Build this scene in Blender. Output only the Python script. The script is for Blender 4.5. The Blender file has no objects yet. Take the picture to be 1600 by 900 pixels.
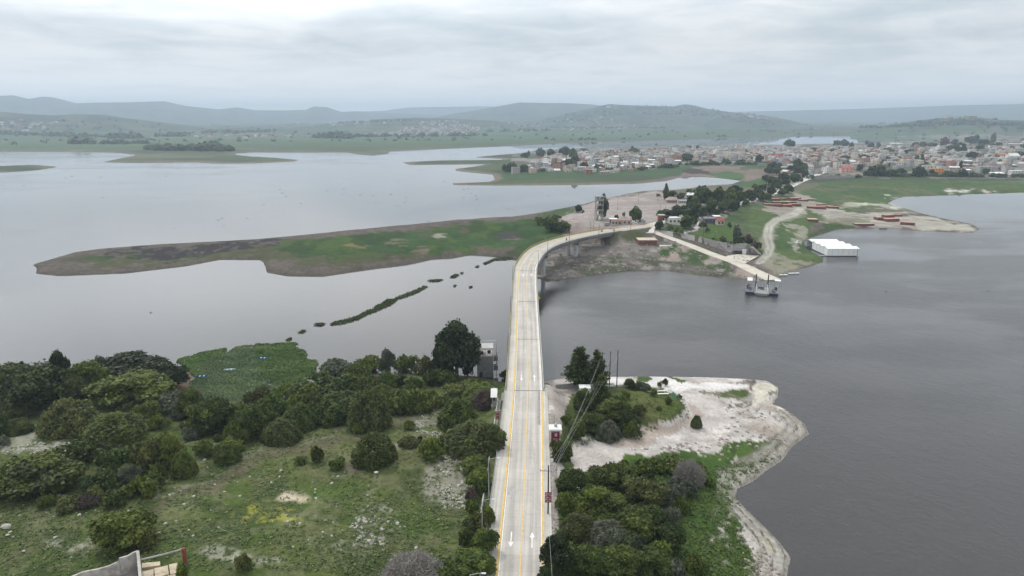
import bpy, math, random
import numpy as np
from mathutils import Vector, Matrix
random.seed(7); rng = np.random.default_rng(7)
SC = bpy.context.scene; COL = SC.collection
R_ = math.radians
# ---------------------------------------------------------------- camera geometry
CAMH, FPX, PIT = 76.0, 1067.0, R_(13.95)
CP, SP = math.cos(PIT), math.sin(PIT)
def at(px, py, z=0.0):
    dx = (px-800)/FPX; dy = -(py-450)/FPX
    d = (dx, CP+dy*SP, -SP+dy*CP)
    t = (z-CAMH)/d[2]
    return (d[0]*t, d[1]*t)
def proj(x, y, z):
    zz = z-CAMH
    dep = y*CP-zz*SP; up = y*SP+zz*CP
    return 800+FPX*x/dep, 450-FPX*up/dep, dep
# ---------------------------------------------------------------- numpy noise
def _h(ix, iy, s):
    n = (ix.astype(np.int64)*374761393 + iy.astype(np.int64)*668265263 + s*1274126177) & 0xffffffff
    n = ((n ^ (n >> 13))*1274126177) & 0xffffffff
    return ((n ^ (n >> 16)) & 0xffff)/65535.0
def vnoise(x, y, s=0):
    ix = np.floor(x); iy = np.floor(y); fx = x-ix; fy = y-iy
    fx = fx*fx*(3-2*fx); fy = fy*fy*(3-2*fy)
    a = _h(ix, iy, s); b = _h(ix+1, iy, s); c = _h(ix, iy+1, s); d = _h(ix+1, iy+1, s)
    return (a*(1-fx)+b*fx)*(1-fy)+(c*(1-fx)+d*fx)*fy
def fbm(x, y, s=0, o=4):
    v = 0; a = .5; t = 0
    for k in range(o):
        v = v+a*vnoise(x, y, s+k*17); t += a; a *= .5; x = x*2.03+3.1; y = y*2.03+7.7
    return v/t
def sm(a, b, x):
    t = np.clip((x-a)/(b-a), 0, 1); return t*t*(3-2*t)
def seg_dist(X, Y, poly, closed=True):
    """distance to the polyline, inside flag, arclength parameter index"""
    n = len(poly); D = np.full(X.shape, 1e18); ins = np.zeros(X.shape, bool); T = np.zeros(X.shape)
    for i in range(n if closed else n-1):
        ax, ay = poly[i][:2]; bx, by = poly[(i+1) % n][:2]
        ex, ey = bx-ax, by-ay; L = ex*ex+ey*ey+1e-12
        t = np.clip(((X-ax)*ex+(Y-ay)*ey)/L, 0, 1)
        d = (X-ax-t*ex)**2+(Y-ay-t*ey)**2
        m = d < D; D = np.where(m, d, D); T = np.where(m, i+t, T)
        if closed:
            c = ((ay > Y) != (by > Y))
            if c.any():
                with np.errstate(divide='ignore', invalid='ignore'):
                    ins ^= c & (X < ex*(Y-ay)/(ey if ey != 0 else 1e-12)+ax)
    return np.sqrt(D), ins, T
def inpoly(PX, PY, poly):
    ins = np.zeros(PX.shape, bool); n = len(poly)
    for i in range(n):
        ax, ay = poly[i]; bx, by = poly[(i+1) % n]
        if ay == by: continue
        ins ^= ((ay > PY) != (by > PY)) & (PX < (bx-ax)*(PY-ay)/(by-ay)+ax)
    return ins
# ---------------------------------------------------------------- meshes
def mesh_np(name, V, F, mi=None, smooth=False):
    V = np.asarray(V, np.float32).reshape(-1, 3); F = np.asarray(F, np.int32)
    k = F.shape[1]; me = bpy.data.meshes.new(name)
    me.vertices.add(len(V)); me.vertices.foreach_set('co', V.ravel())
    me.loops.add(F.size); me.loops.foreach_set('vertex_index', F.ravel())
    me.polygons.add(len(F)); me.polygons.foreach_set('loop_start', np.arange(0, F.size, k, dtype=np.int32))
    me.polygons.foreach_set('loop_total', np.full(len(F), k, np.int32))
    if mi is not None: me.polygons.foreach_set('material_index', np.asarray(mi, np.int32))
    if smooth: me.polygons.foreach_set('use_smooth', np.ones(len(F), bool))
    me.update(calc_edges=True); return me
class MB:
    def __init__(s): s.v = []; s.f = []; s.m = []
    def face(s, pts, m=0):
        b = len(s.v); s.v += [tuple(p) for p in pts]; s.f.append(tuple(range(b, b+len(pts)))); s.m.append(m)
    def box(s, c, d, rz=0, m=0, bev=0, M=None, top=1.0):
        hx, hy, hz = d[0]/2, d[1]/2, d[2]/2; co, si = math.cos(rz), math.sin(rz); b = len(s.v)
        for z in (-hz, hz):
            k = top if z > 0 else 1.0
            for x, y in ((-hx, -hy), (hx, -hy), (hx, hy), (-hx, hy)):
                x *= k; y *= k
                p = Vector((c[0]+x*co-y*si, c[1]+x*si+y*co, c[2]+z))
                if M: p = M @ p
                s.v.append(tuple(p))
        for q in ((3, 2, 1, 0), (4, 5, 6, 7), (0, 1, 5, 4), (1, 2, 6, 5), (2, 3, 7, 6), (3, 0, 4, 7)):
            s.f.append(tuple(b+i for i in q)); s.m.append(m)
        return s
    def tube(s, pts, r, n=7, m=0, cap=True):
        P = [Vector(p) for p in pts]; rs = r if isinstance(r, (list, tuple)) else [r]*len(P); b = len(s.v)
        for i, p in enumerate(P):
            t = (P[min(i+1, len(P)-1)]-P[max(i-1, 0)]).normalized()
            u = t.cross(Vector((0, 0, 1)) if abs(t.z) < .95 else Vector((1, 0, 0))).normalized(); w = t.cross(u)
            for k in range(n):
                a = 2*math.pi*k/n; s.v.append(tuple(p+(u*math.cos(a)+w*math.sin(a))*rs[i]))
        for i in range(len(P)-1):
            for k in range(n):
                k2 = (k+1) % n; s.f.append((b+i*n+k, b+i*n+k2, b+(i+1)*n+k2, b+(i+1)*n+k)); s.m.append(m)
        if cap:
            s.f.append(tuple(b+k for k in range(n))); s.m.append(m)
            s.f.append(tuple(b+(len(P)-1)*n+k for k in reversed(range(n)))); s.m.append(m)
        return s
    def blob(s, c, d, m=0, nu=8, nv=5):
        b = len(s.v)
        for j in range(nv+1):
            ph = math.pi*j/nv
            for i in range(nu):
                a = 2*math.pi*i/nu
                s.v.append((c[0]+d[0]*math.sin(ph)*math.cos(a), c[1]+d[1]*math.sin(ph)*math.sin(a), c[2]+d[2]*math.cos(ph)))
        for j in range(nv):
            for i in range(nu):
                i2 = (i+1) % nu; s.f.append((b+j*nu+i, b+(j+1)*nu+i, b+(j+1)*nu+i2, b+j*nu+i2)); s.m.append(m)
        return s
    def mesh(s, name):
        me = bpy.data.meshes.new(name); me.from_pydata(s.v, [], s.f)
        me.polygons.foreach_set('material_index', np.array(s.m, np.int32)); me.update(); return me
    def build(s, name, mats, parent=None, loc=None, rz=0, smooth=False):
        me = s.mesh(name)
        for m in (mats if isinstance(mats, (list, tuple)) else [mats]): me.materials.append(m)
        if smooth: me.polygons.foreach_set('use_smooth', np.ones(len(me.polygons), bool))
        o = bpy.data.objects.new(name, me); COL.objects.link(o)
        if parent: o.parent = parent
        if loc: o.location = loc
        if rz: o.rotation_euler[2] = rz
        return o
THINGS = []
def tag(o, label=None, cat=None, group=None, kind=None):
    if label: o['label'] = label; THINGS.append(o)
    if cat: o['category'] = cat
    if group: o['group'] = group
    if kind: o['kind'] = kind
    return o
def empty(name, loc, rz=0, label=None, cat=None, group=None):
    o = bpy.data.objects.new(name, None); COL.objects.link(o); o.location = loc; o.rotation_euler[2] = rz
    o.empty_display_size = .2
    return tag(o, label, cat, group)
def link(name, me, parent=None, loc=None):
    o = bpy.data.objects.new(name, me); COL.objects.link(o)
    if parent: o.parent = parent
    if loc is not None: o.location = loc
    return o
# ---------------------------------------------------------------- materials
def nodes(name):
    m = bpy.data.materials.new(name); m.use_nodes = True
    nt = m.node_tree; return m, nt, nt.nodes['Principled BSDF']
def N(nt, t, **kw):
    n = nt.nodes.new(t)
    for k, v in kw.items():
        if k in n.inputs: n.inputs[k].default_value = v
        else: setattr(n, k, v)
    return n
def ramp(nt, stops):
    r = nt.nodes.new('ShaderNodeValToRGB'); e = r.color_ramp.elements
    while len(e) < len(stops): e.new(.5)
    for i, (p, c) in enumerate(stops):
        e[i].position = p; e[i].color = (*c, 1) if len(c) == 3 else c
    return r
MATS = {}
def mat(name, c, rough=.8, var=.18, scale=.6, metal=0, bump=0, spec=.3, dirt=None):
    """plain surface with noise mottling at two scales"""
    if name in MATS: return MATS[name]
    m, nt, b = nodes(name); L = nt.links
    tc = N(nt, 'ShaderNodeTexCoord')
    n1 = N(nt, 'ShaderNodeTexNoise', Scale=scale, Detail=6.0, Roughness=.65)
    L.new(tc.outputs['Object'], n1.inputs['Vector'])
    lo = [x*(1-var) for x in c]; hi = [min(1, x*(1+var)) for x in c]
    r = ramp(nt, [(.3, lo), (.7, hi)]); L.new(n1.outputs['Fac'], r.inputs['Fac'])
    out = r.outputs['Color']
    if dirt:
        n2 = N(nt, 'ShaderNodeTexNoise', Scale=scale*.35, Detail=5.0, Roughness=.7); L.new(tc.outputs['Object'], n2.inputs['Vector'])
        mr = N(nt, 'ShaderNodeMapRange'); mr.inputs['From Min'].default_value = .5; mr.inputs['From Max'].default_value = .7; mr.inputs['To Max'].default_value = .75
        L.new(n2.outputs['Fac'], mr.inputs['Value'])
        mx = N(nt, 'ShaderNodeMix', data_type='RGBA'); L.new(mr.outputs['Result'], mx.inputs['Factor'])
        L.new(out, mx.inputs['A']); mx.inputs['B'].default_value = (*dirt, 1); out = mx.outputs['Result']
    L.new(out, b.inputs['Base Color'])
    b.inputs['Roughness'].default_value = rough; b.inputs['Metallic'].default_value = metal
    b.inputs['Specular IOR Level'].default_value = spec
    if bump:
        bp = N(nt, 'ShaderNodeBump', Strength=.6, Distance=bump); L.new(n1.outputs['Fac'], bp.inputs['Height']); L.new(bp.outputs['Normal'], b.inputs['Normal'])
    MATS[name] = m; return m
def foliage(name, c1, c2, c3=None, trans=.25):
    m, nt, b = nodes(name); L = nt.links
    at_ = N(nt, 'ShaderNodeAttribute', attribute_name='tone')
    oi = N(nt, 'ShaderNodeObjectInfo')
    r = ramp(nt, [(0, c1), (1, c2)] if c3 is None else [(0, c1), (.6, c2), (1, c3)])
    L.new(at_.outputs['Fac'], r.inputs['Fac'])
    hs = N(nt, 'ShaderNodeHueSaturation')
    mr = N(nt, 'ShaderNodeMapRange'); mr.inputs['To Min'].default_value = .75; mr.inputs['To Max'].default_value = 1.3
    L.new(oi.outputs['Random'], mr.inputs['Value']); L.new(mr.outputs['Result'], hs.inputs['Value'])
    mh = N(nt, 'ShaderNodeMath', operation='FRACT'); mm = N(nt, 'ShaderNodeMath', operation='MULTIPLY'); mm.inputs[1].default_value = 17.3
    L.new(oi.outputs['Random'], mm.inputs[0]); L.new(mm.outputs[0], mh.inputs[0])
    m2 = N(nt, 'ShaderNodeMapRange'); m2.inputs['To Min'].default_value = .485; m2.inputs['To Max'].default_value = .512
    L.new(mh.outputs[0], m2.inputs['Value']); L.new(m2.outputs['Result'], hs.inputs['Hue'])
    L.new(r.outputs['Color'], hs.inputs['Color']); L.new(hs.outputs['Color'], b.inputs['Base Color'])
    b.inputs['Roughness'].default_value = .6; b.inputs['Specular IOR Level'].default_value = .25
    tr = N(nt, 'ShaderNodeBsdfTranslucent'); L.new(hs.outputs['Color'], tr.inputs['Color'])
    ms = N(nt, 'ShaderNodeMixShader'); ms.inputs[0].default_value = trans
    L.new(b.outputs[0], ms.inputs[1]); L.new(tr.outputs[0], ms.inputs[2])
    L.new(ms.outputs[0], nt.nodes['Material Output'].inputs['Surface'])
    MATS[name] = m; return m
# ---------------------------------------------------------------- the road / bridge line (world metres) x, y, z
CTRL = [(-1.6, 20, 8.2), (-.6, 50, 8.1), (1.2, 91, 8.0), (2.9, 132, 7.9), (4.2, 169, 7.9), (5.05, 212, 8.4), (5.7, 250, 9.6), (6.5, 284, 11.9),
        (7.9, 300, 12.7), (12.4, 324, 13.2), (19.5, 343, 13.4), (29.5, 359.5, 13.3), (43.5, 377.5, 13.0), (60, 395, 12.5), (80, 413, 12.0), (90, 421, 11.8)]
def catmull(P, step=1.0):
    P = [Vector(p) for p in P]; out = []
    Q = [P[0]*2-P[1]]+P+[P[-1]*2-P[-2]]
    for i in range(1, len(Q)-2):
        a, b, c, d = Q[i-1:i+3]; n = max(2, int((c-b).length/step))
        for k in range(n):
            t = k/n
            out.append(.5*((2*b)+(c-a)*t+(2*a-5*b+4*c-d)*t*t+(3*b-a-3*c+d)*t**3))
    out.append(P[-1]); return out
LINE = catmull(CTRL, 1.5)
SL = [0.0]
for i in range(1, len(LINE)): SL.append(SL[-1]+(LINE[i]-LINE[i-1]).length)
def line_at(s):
    s = max(0, min(SL[-1]-1e-4, s)); i = int(np.searchsorted(SL, s, side='right'))-1
    i = min(i, len(LINE)-2); t = (s-SL[i])/(SL[i+1]-SL[i])
    p = LINE[i].lerp(LINE[i+1], t); a = LINE[max(0, i-1)]; b = LINE[min(len(LINE)-1, i+2)]
    d = b-a; d.z = 0; d.normalize()
    return p, Vector((d.x, d.y, 0)), Vector((d.y, -d.x, 0))       # point, forward, right
def s_of_y(y):
    return next(SL[i] for i in range(len(LINE)) if LINE[i].y >= y)
S_AB = s_of_y(163.5)                      # near abutment
PIERS = [S_AB+41.3*k for k in range(1, 6)]
S_END = S_AB+41.3*6                        # far abutment
# ---------------------------------------------------------------- shorelines (pixels of the photograph, on the water level)
def W(pts, z=0): return [at(x, y, z) for x, y in pts]
near = W([(-260, 640), (-60, 604), (60, 598), (160, 592), (262, 582), (282, 572), (300, 585), (303, 622), (360, 628), (430, 626), (480, 602), (510, 590),
          (600, 584), (690, 584), (740, 588), (780, 596), (800, 602), (845, 598), (880, 592), (960, 588), (1010, 588), (1060, 589), (1150, 591), (1198, 595),
          (1216, 605), (1214, 620), (1209, 632), (1222, 637), (1240, 648), (1248, 655), (1256, 662), (1262, 677), (1240, 700), (1222, 720), (1200, 735), (1175, 750), (1152, 765),
          (1148, 778), (1170, 800), (1198, 826), (1222, 850), (1235, 870), (1230, 900), (1222, 950)])
near += [(30, 60), (20, 20), (-150, 20), (-320, 120)]
land = W([(47, 421), (60, 412), (110, 395), (160, 388), (250, 382), (330, 377), (400, 374), (450, 371), (560, 360), (640, 353), (700, 348), (790, 341), (838, 335), (862, 330)])
land += W([(905, 324), (960, 311), (1000, 303)])+W([(1040, 298), (1075, 295), (1085, 293), (1140, 289), (1162, 283), (1110, 277), (1085, 276), (1060, 278), (1045, 283), (1000, 287),
          (960, 288), (900, 289), (840, 290), (780, 290), (712, 289), (705, 286), (760, 284), (769, 280), (765, 273), (712, 267), (710, 264), (735, 261),
          (760, 257), (640, 257.5), (625, 254), (680, 250.5), (780, 249.5), (784, 248), (745, 246.3), (760, 244.2), (800, 241), (840, 236), (900, 232.5), (1050, 229.5),
          (1200, 227), (1350, 224.5), (1500, 221), (1552, 219), (1556, 213), (1540, 209.8), (1440, 208.3), (1400, 209), (1300, 211), (1200, 213.2), (1100, 216.4), (1000, 220),
          (900, 222.5), (800, 227.5), (700, 231.5), (610, 236.5), (605, 240.5), (580, 243), (558, 241), (545, 237.3), (480, 237.5), (400, 237), (375, 239),
          (372, 241.5), (395, 245), (440, 247.5), (468, 250.3), (455, 252.3), (400, 255), (340, 255.3), (300, 253.4), (220, 253.5), (160, 253), (180, 248.5),
          (209, 243.5), (208, 241.5), (180, 238.3), (115, 236.2), (0, 236.2), (-260, 237)])
land += [(-9000, 4000), (-16000, 16000), (16000, 16000), (16000, 200), (600, 200)]
land += W([(1900, 296), (1700, 298), (1600, 300), (1510, 303), (1500, 305), (1480, 305), (1450, 305), (1420, 308), (1400, 312), (1388, 317), (1412, 326),
           (1440, 334), (1480, 342), (1520, 351), (1532, 358), (1528, 363.5), (1500, 364.5), (1430, 360), (1380, 355.5), (1345, 354.5), (1330, 357), (1305, 359), (1285, 364), (1265, 370),
           (1258, 379), (1263, 389), (1285, 402), (1287, 411), (1262, 417), (1235, 423), (1224, 431), (1214, 437), (1190, 440), (1165, 437), (1140, 436), (1100, 430),
           (1040, 424), (1000, 423), (960, 428), (905, 433), (884, 435), (874, 439), (850, 440), (838, 432), (825, 420), (812, 406), (790, 401), (765, 399), (740, 398.5), (715, 401),
           (680, 405), (640, 413), (560, 424), (510, 431), (450, 430), (420, 427), (414, 412), (404, 406), (340, 407), (290, 415), (200, 427), (95, 431), (60, 428)])
strip = W([(-260, 262), (0, 260.5), (60, 258.5), (95, 260.5), (60, 265), (0, 268.5), (-260, 272)])
# fine irregularity of the shores
def rough_poly(P, amp, seed, step):
    out = []
    r = random.Random(seed)
    for i in range(len(P)):
        a = Vector(P[i]); b = Vector(P[(i+1) % len(P)]); L = (b-a).length
        dist = max(80, (a+b).length/2)
        n = max(1, min(12, int(L/(step*dist/150)))) if dist < 5000 and L < dist else 1
        for k in range(n):
            p = a.lerp(b, k/n); am = amp*dist/250*min(1, L/n/8)
            out.append((p.x+r.uniform(-am, am), p.y+r.uniform(-am, am)*1.5))
    return out
near = rough_poly(near, .7, 1, 5); land = rough_poly(land, 1.1, 2, 9); strip = rough_poly(strip, 1.0, 3, 9)
# ---------------------------------------------------------------- terrain height
HC = [  # pixel x, pixel y, ground height there
 (815, 880, 8), (815, 700, 7.2), (825, 600, 6.5), (400, 880, 9), (200, 800, 8), (50, 700, 6), (300, 650, 4.5), (600, 700, 7), (600, 612, 3.5), (720, 640, 5.5), (120, 610, 3), (745, 600, 3.5),
 (300, 720, 6.5), (450, 650, 4.5), (900, 720, 4.6), (1000, 700, 3.4), (900, 610, 2.6), (870, 640, 4.6), (1100, 610, 1.8), (1180, 630, 1.2), (1100, 690, 2.2), (1060, 600, 1.6),
 (1000, 800, 5), (1100, 790, 3.2), (1140, 740, 2.2), (1170, 860, 2.2), (950, 880, 7), (1060, 890, 4.5), (-200, 800, 7),
 (100, 415, .9), (300, 395, 1.1), (500, 390, 1.7), (700, 370, 2), (800, 370, 2.4), (850, 352, 4), (860, 335, 2.5),
 (900, 345, 9.3), (950, 335, 10.6), (940, 327, 9.5), (1000, 330, 10.8), (1040, 322, 10), (1020, 350, 11.6), (1000, 358, 11.3), (970, 366, 9), (900, 372, 5), (930, 385, 5), (870, 415, 1.8), (930, 405, 3.2),
 (930, 422, 1.2), (1000, 400, 3.4), (1000, 380, 6), (1050, 412, 2.2), (1100, 417, 1.8), (1140, 425, 1.5), (1060, 362, 9.5), (1100, 352, 9.2), (1150, 360, 7.2), (1200, 350, 4.4), (1225, 372, 3), (1250, 395, 1.6), (1240, 412, 1.1),
 (1180, 332, 6.5), (1240, 312, 4.8), (1300, 340, 2.2), (1450, 350, .9), (1510, 357, .6), (1350, 300, 3), (1500, 292, 3.2), (1600, 288, 4), (1750, 280, 5), (1300, 325, 2.2), (1400, 335, 1.2),
 (1060, 312, 8.5), (1120, 305, 7), (1180, 298, 6), (1210, 285, 5), (1170, 275, 2), (1080, 270, 2.2), (900, 276, 2), (800, 274, 1.6), (830, 262, 4), (900, 255, 6), (1000, 262, 4.5), (1050, 250, 7), (1100, 242, 7),
 (1200, 250, 8), (1300, 260, 8), (1400, 262, 9), (1500, 262, 10), (1500, 245, 9), (1590, 240, 12), (1590, 225, 12), (1500, 230, 4.5), (1400, 230, 3.5), (1300, 240, 6), (1100, 234, 4), (950, 240, 5), (1300, 230, 3), (740, 284, .8), (740, 254, .8), (700, 254, .5), (1750, 230, 10)]
HCW = [(*at(x, y, z), z) for x, y, z in HC]
def poly_z(pts): return [(*at(x, y, z), z) for x, y, z in pts]
# raised garden terrace behind the stone wall, and the grass mound by the near shore
TERR = W([(1021, 352), (1060, 343), (1120, 338), (1160, 350), (1170, 383), (1150, 383.5), (1120, 378), (1090, 369), (1050, 362), (1024, 359)], 8.8)
MOUND = W([(905, 628), (960, 608), (1010, 603), (1050, 606), (1072, 618), (1080, 636), (1070, 655), (1045, 666), (1010, 660), (960, 668), (915, 660)], 4.6)
FOOTZ = [(1022, 362.5, 10.2), (1050, 369, 8.6), (1068, 373.5, 7.3), (1090, 379, 6.0), (1118, 389.5, 4.1), (1142, 396.5, 3.1), (1174, 397, 2.9), (1187, 398, 2.8)]
WALLTOP = [(1022, 359.5, 10.6), (1050, 363, 10.0), (1068, 366.5, 9.4), (1090, 369.5, 8.9), (1120, 378, 8.3), (1145, 381.5, 8.0), (1168, 381.5, 7.8), (1176, 389, 7.0)]
RAMP = poly_z([(1010, 352, 11.9), (1022, 362, 10.2), (1045, 371, 8.2), (1075, 382, 6.2), (1110, 396, 4.0), (1150, 410, 2.2), (1180, 424, 1.0), (1208, 437, .15)])
CAUSE = poly_z([(1000, 356, 11.9), (1030, 348, 11.6), (1070, 340, 10.6), (1110, 330, 9.0), (1150, 320, 7.8), (1190, 308, 6.6), (1225, 296, 6.2), (1262, 279, 6.4), (1290, 268, 7.2)])
PEND = poly_z([(1050, 372, 8.0), (1075, 382, 6.2)])
# far ranges: distance, radial half depth, crest (pixel x, pixel y)
RANGES = [
 (9500, 1900, [(-300, 160), (-100, 158), (0, 157), (28, 155.5), (52, 160), (75, 156.5), (92, 158), (125, 165), (150, 164), (200, 163), (262, 161), (290, 167), (345, 172), (372, 169), (400, 173), (450, 173), (480, 172), (492, 167), (512, 168), (535, 175), (560, 174), (600, 176), (700, 180), (800, 190)]),
 (12500, 1500, [(300, 190), (520, 177), (600, 173), (640, 168), (700, 167), (760, 166), (800, 167), (860, 172), (920, 176), (1000, 190)]),
 (7600, 1300, [(640, 192), (700, 179), (740, 173), (790, 164), (812, 160), (850, 161), (880, 161), (925, 163.5), (960, 169), (1020, 182), (1050, 192)]),
 (5600, 1150, [(780, 194), (850, 186), (900, 175), (935, 166), (950, 163), (975, 164.5), (1010, 166), (1050, 167), (1068, 163.5), (1080, 165), (1105, 171), (1150, 177), (1195, 181), (1240, 189), (1270, 195)]),
 (4600, 800, [(-400, 172), (-100, 174), (0, 176), (40, 179), (85, 181), (125, 179.5), (165, 180), (200, 185), (260, 191), (320, 198), (360, 206)]),
 (4700, 700, [(450, 200), (520, 193), (600, 186), (650, 184), (700, 185), (760, 188), (820, 193), (900, 199)]),
 (11500, 2000, [(1050, 182), (1150, 175), (1300, 172.5), (1400, 170), (1480, 168), (1600, 166.5), (1750, 165), (1950, 166)]),
 (3900, 420, [(1330, 200), (1400, 192), (1440, 187), (1475, 183.5), (1500, 182), (1530, 184), (1560, 187), (1620, 188), (1700, 188), (1900, 192)]),
]
TH0, TH1, NT = R_(-50), R_(50), 860
RM0, RM1, NR = 42.0, 15500.0, 860
def ground_h(X, Y):
    """terrain height for arrays of world points"""
    r = np.hypot(X, Y); hm = np.zeros(X.shape); w = np.zeros(X.shape)
    for x, y, z in HCW:
        dd = math.hypot(x, y)
        k = 1/(((X-x)**2+(Y-y)**2)/(dd*.06+4)**2+.05)**2
        hm += k*z; w += k
    farz = 2.5+sm(2600, 5200, r)*14+sm(5000, 12000, r)*40
    kf = np.where((Y > 2000), ((Y-2000)/600)**2*.02, 0); kf = np.minimum(kf, 1e3)
    hm = (hm+kf*farz)/(w+kf)
    d1, i1, _ = seg_dist(X, Y, near); d2, i2, _ = seg_dist(X, Y, land); d3, i3, _ = seg_dist(X, Y, strip)
    ins = i1 | i2 | i3
    d = np.minimum(np.minimum(d1, d2), d3)
    L = np.where(Y < 240, 9.0, np.where(r < 700, 9.0, 26.0))
    L = np.where((Y < 240) & (X < 0), 20.0, L)
    nz = fbm(X/14, Y/14, 5)-.5; nz2 = fbm(X/3.2, Y/3.2, 9, 3)-.5
    h = hm*(1-np.exp(-d/L))+np.minimum(d, 12)/12*(nz*1.1+nz2*.35)*np.minimum(1, hm/4)+.12*np.minimum(d, 1)+np.minimum(.35, d*.06)
    h = h+np.where(r > 2200, sm(2200, 4000, r)*(fbm(X/260, Y/260, 3)-.45)*26*sm(30, 400, d), 0)
    h = np.where(ins, h, -np.minimum(4.0, .15+d*.14))
    # garden terrace and mound
    dt, it, _ = seg_dist(X, Y, TERR); 
    h = np.where(it & ins, np.maximum(h, 0)*(1-sm(0, 2, dt))+sm(0, 2, dt)*(np.clip(10.6-(X-92)*.048, 7.8, 10.8)), h)
    dm, im, _ = seg_dist(X, Y, MOUND)
    h = np.where(im & ins, h+sm(0, 3.2, dm)*1.9, h)
    # ranges of hills
    px = 800+FPX*X/(np.maximum(Y, 1)*CP+CAMH*SP)
    for k, (R, wd, crest) in enumerate(RANGES):
        cx = [c[0] for c in crest]; cy = [c[1] for c in crest]
        yy = np.interp(px, cx, cy, left=260, right=260)
        el = np.arctan((450-yy)/FPX)-PIT
        dist = R*(1+.08*(fbm(px/90, px*0+k, 31+k)-.5))
        cr = CAMH+dist*np.tan(el)/np.cos(np.arctan((px-800)/FPX))**0
        t = (r-dist)/wd
        prof = np.exp(-(np.abs(t)**2.0)*1.3)
        rid = fbm(X/(wd*.16), Y/(wd*.22), 50+k, 5)
        z = cr*prof*(1-(1-prof)*.9*(rid-.25))-12*(1-prof)
        h = np.where(z > h, z, h)
    FP = [(at(x, y, z)[0], at(x, y, z)[1]+3.6) for x, y, z in FOOTZ]+[p[:2] for p in RAMP[1:6]][::-1]
    df, if_, _ = seg_dist(X, Y, FP); _, _, tf = seg_dist(X, Y, RAMP, closed=False)
    h = np.where(if_, np.minimum(h, np.interp(tf, np.arange(len(RAMP)), [p[2] for p in RAMP])-.15), h)
    # corridors that carry roads
    for P, hw, fall, off in ((LINE_NEAR, 5.6, 5.0, -.14), (LINE_FAR, 5.0, 7.0, -.14), (RAMP, 3.6, 2.5, -.1), (CAUSE, 4.0, 5.0, -.12)):
        dc, _, tc = seg_dist(X, Y, P, closed=False)
        zz = np.interp(tc, np.arange(len(P)), [p[2] for p in P])+off
        f = 1-sm(hw, hw+fall, dc)
        h = np.where(f > 0, h*(1-f)+zz*f, h)
    return h
LINE_NEAR = [(p.x, p.y, p.z) for p, s in zip(LINE, SL) if s < S_AB+2][::4]+[tuple(line_at(S_AB+2)[0])]
LINE_FAR = [tuple(line_at(S_END-1)[0])]+[(p.x, p.y, p.z) for p, s in zip(LINE, SL) if s > S_END][::3]
TH = np.linspace(TH0, TH1, NT); RR = RM0*np.exp(np.linspace(0, math.log(RM1/RM0), NR))
GX = np.outer(RR, np.sin(TH)); GY = np.outer(RR, np.cos(TH))
GZ = np.empty_like(GX)
for i in range(0, NR, 60): GZ[i:i+60] = ground_h(GX[i:i+60], GY[i:i+60])
def gz(x, y):
    """height of the terrain sheet under a point"""
    r = math.hypot(x, y); th = math.atan2(x, y)
    u = (th-TH0)/(TH1-TH0)*(NT-1); v = math.log(max(r, RM0)/RM0)/math.log(RM1/RM0)*(NR-1)
    u = min(max(u, 0), NT-1.001); v = min(max(v, 0), NR-1.001)
    i, j = int(v), int(u); a, b = v-i, u-j
    return float((GZ[i, j]*(1-b)+GZ[i, j+1]*b)*(1-a)+(GZ[i+1, j]*(1-b)+GZ[i+1, j+1]*b)*a)
def gp(px, py):
    """the point of the terrain (or water) where the photograph shows this pixel"""
    dx = (px-800)/FPX; dy = -(py-450)/FPX
    d = (dx, CP+dy*SP, -SP+dy*CP); t = 40.0; pt = t
    while t < 16000:
        z = CAMH+d[2]*t; g = max(0, gz(d[0]*t, d[1]*t))
        if z <= g: break
        pt = t; t += max(.4, (z-g)*.5 if d[2] < 0 else t*.01)
    lo, hi = pt, t
    for _ in range(18):
        m = (lo+hi)/2
        if CAMH+d[2]*m <= max(0, gz(d[0]*m, d[1]*m)): hi = m
        else: lo = m
    x, y = d[0]*hi, d[1]*hi
    return Vector((x, y, max(0, gz(x, y))))
HAZE_D = 1.65e-4; EXPO = 0.08
# ---------------------------------------------------------------- what the ground is made of (real surface colours)
PX, PY, PD = proj(GX, GY, GZ)
okp = GY > 30
wx = (fbm(GX/9, GY/9, 71, 4)-.5); wy = (fbm(GX/9, GY/9, 83, 4)-.5)
wob = 1067*9/np.maximum(PD, 40)
QX = PX+wx*wob*1.0; QY = PY+wy*wob*.75
r = np.hypot(GX, GY)
n1 = fbm(GX/22, GY/22, 11); n2 = fbm(GX/5, GY/5, 12); n3 = fbm(GX/1.6, GY/1.6, 13, 3)
dn, inn, _ = seg_dist(GX, GY, near); dl, inl, _ = seg_dist(GX, GY, land)
dsh = np.where(inn, dn, dl)
def C(c): return np.array(c)[None, None, :]
col = np.zeros(GX.shape+(3,))+C((.06, .085, .042))
def mixc(m, c, s=1.0):
    global col
    m = np.clip(m*s, 0, 1)[..., None]; col = col*(1-m)+(C(c) if not isinstance(c, np.ndarray) else c)*m
def P_(pts, c, s=1.0, brk=0.0, brs=None):
    m = inpoly(QX, QY, pts).astype(float)
    if brk: m = m*sm(brk-.08, brk+.08, n2 if brs is None else brs)
    mixc(m, c, s)
def E_(cx, cy, rx, ry, c, s=1.0, brk=0):
    m = 1-sm(.6, 1.15, np.hypot((QX-cx)/rx, (QY-cy)/ry))
    if brk: m = m*sm(brk-.1, brk+.1, n3)
    mixc(m, c, s)
def LN_(pts, w, c, s=1.0, raw=False):
    dd, _, _ = seg_dist(PX if raw else QX, (PY if raw else QY)*2.0, [(x, y*2.0) for x, y in pts], closed=False)
    mixc(1-sm(w*.5, w, dd), c, s)
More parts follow.
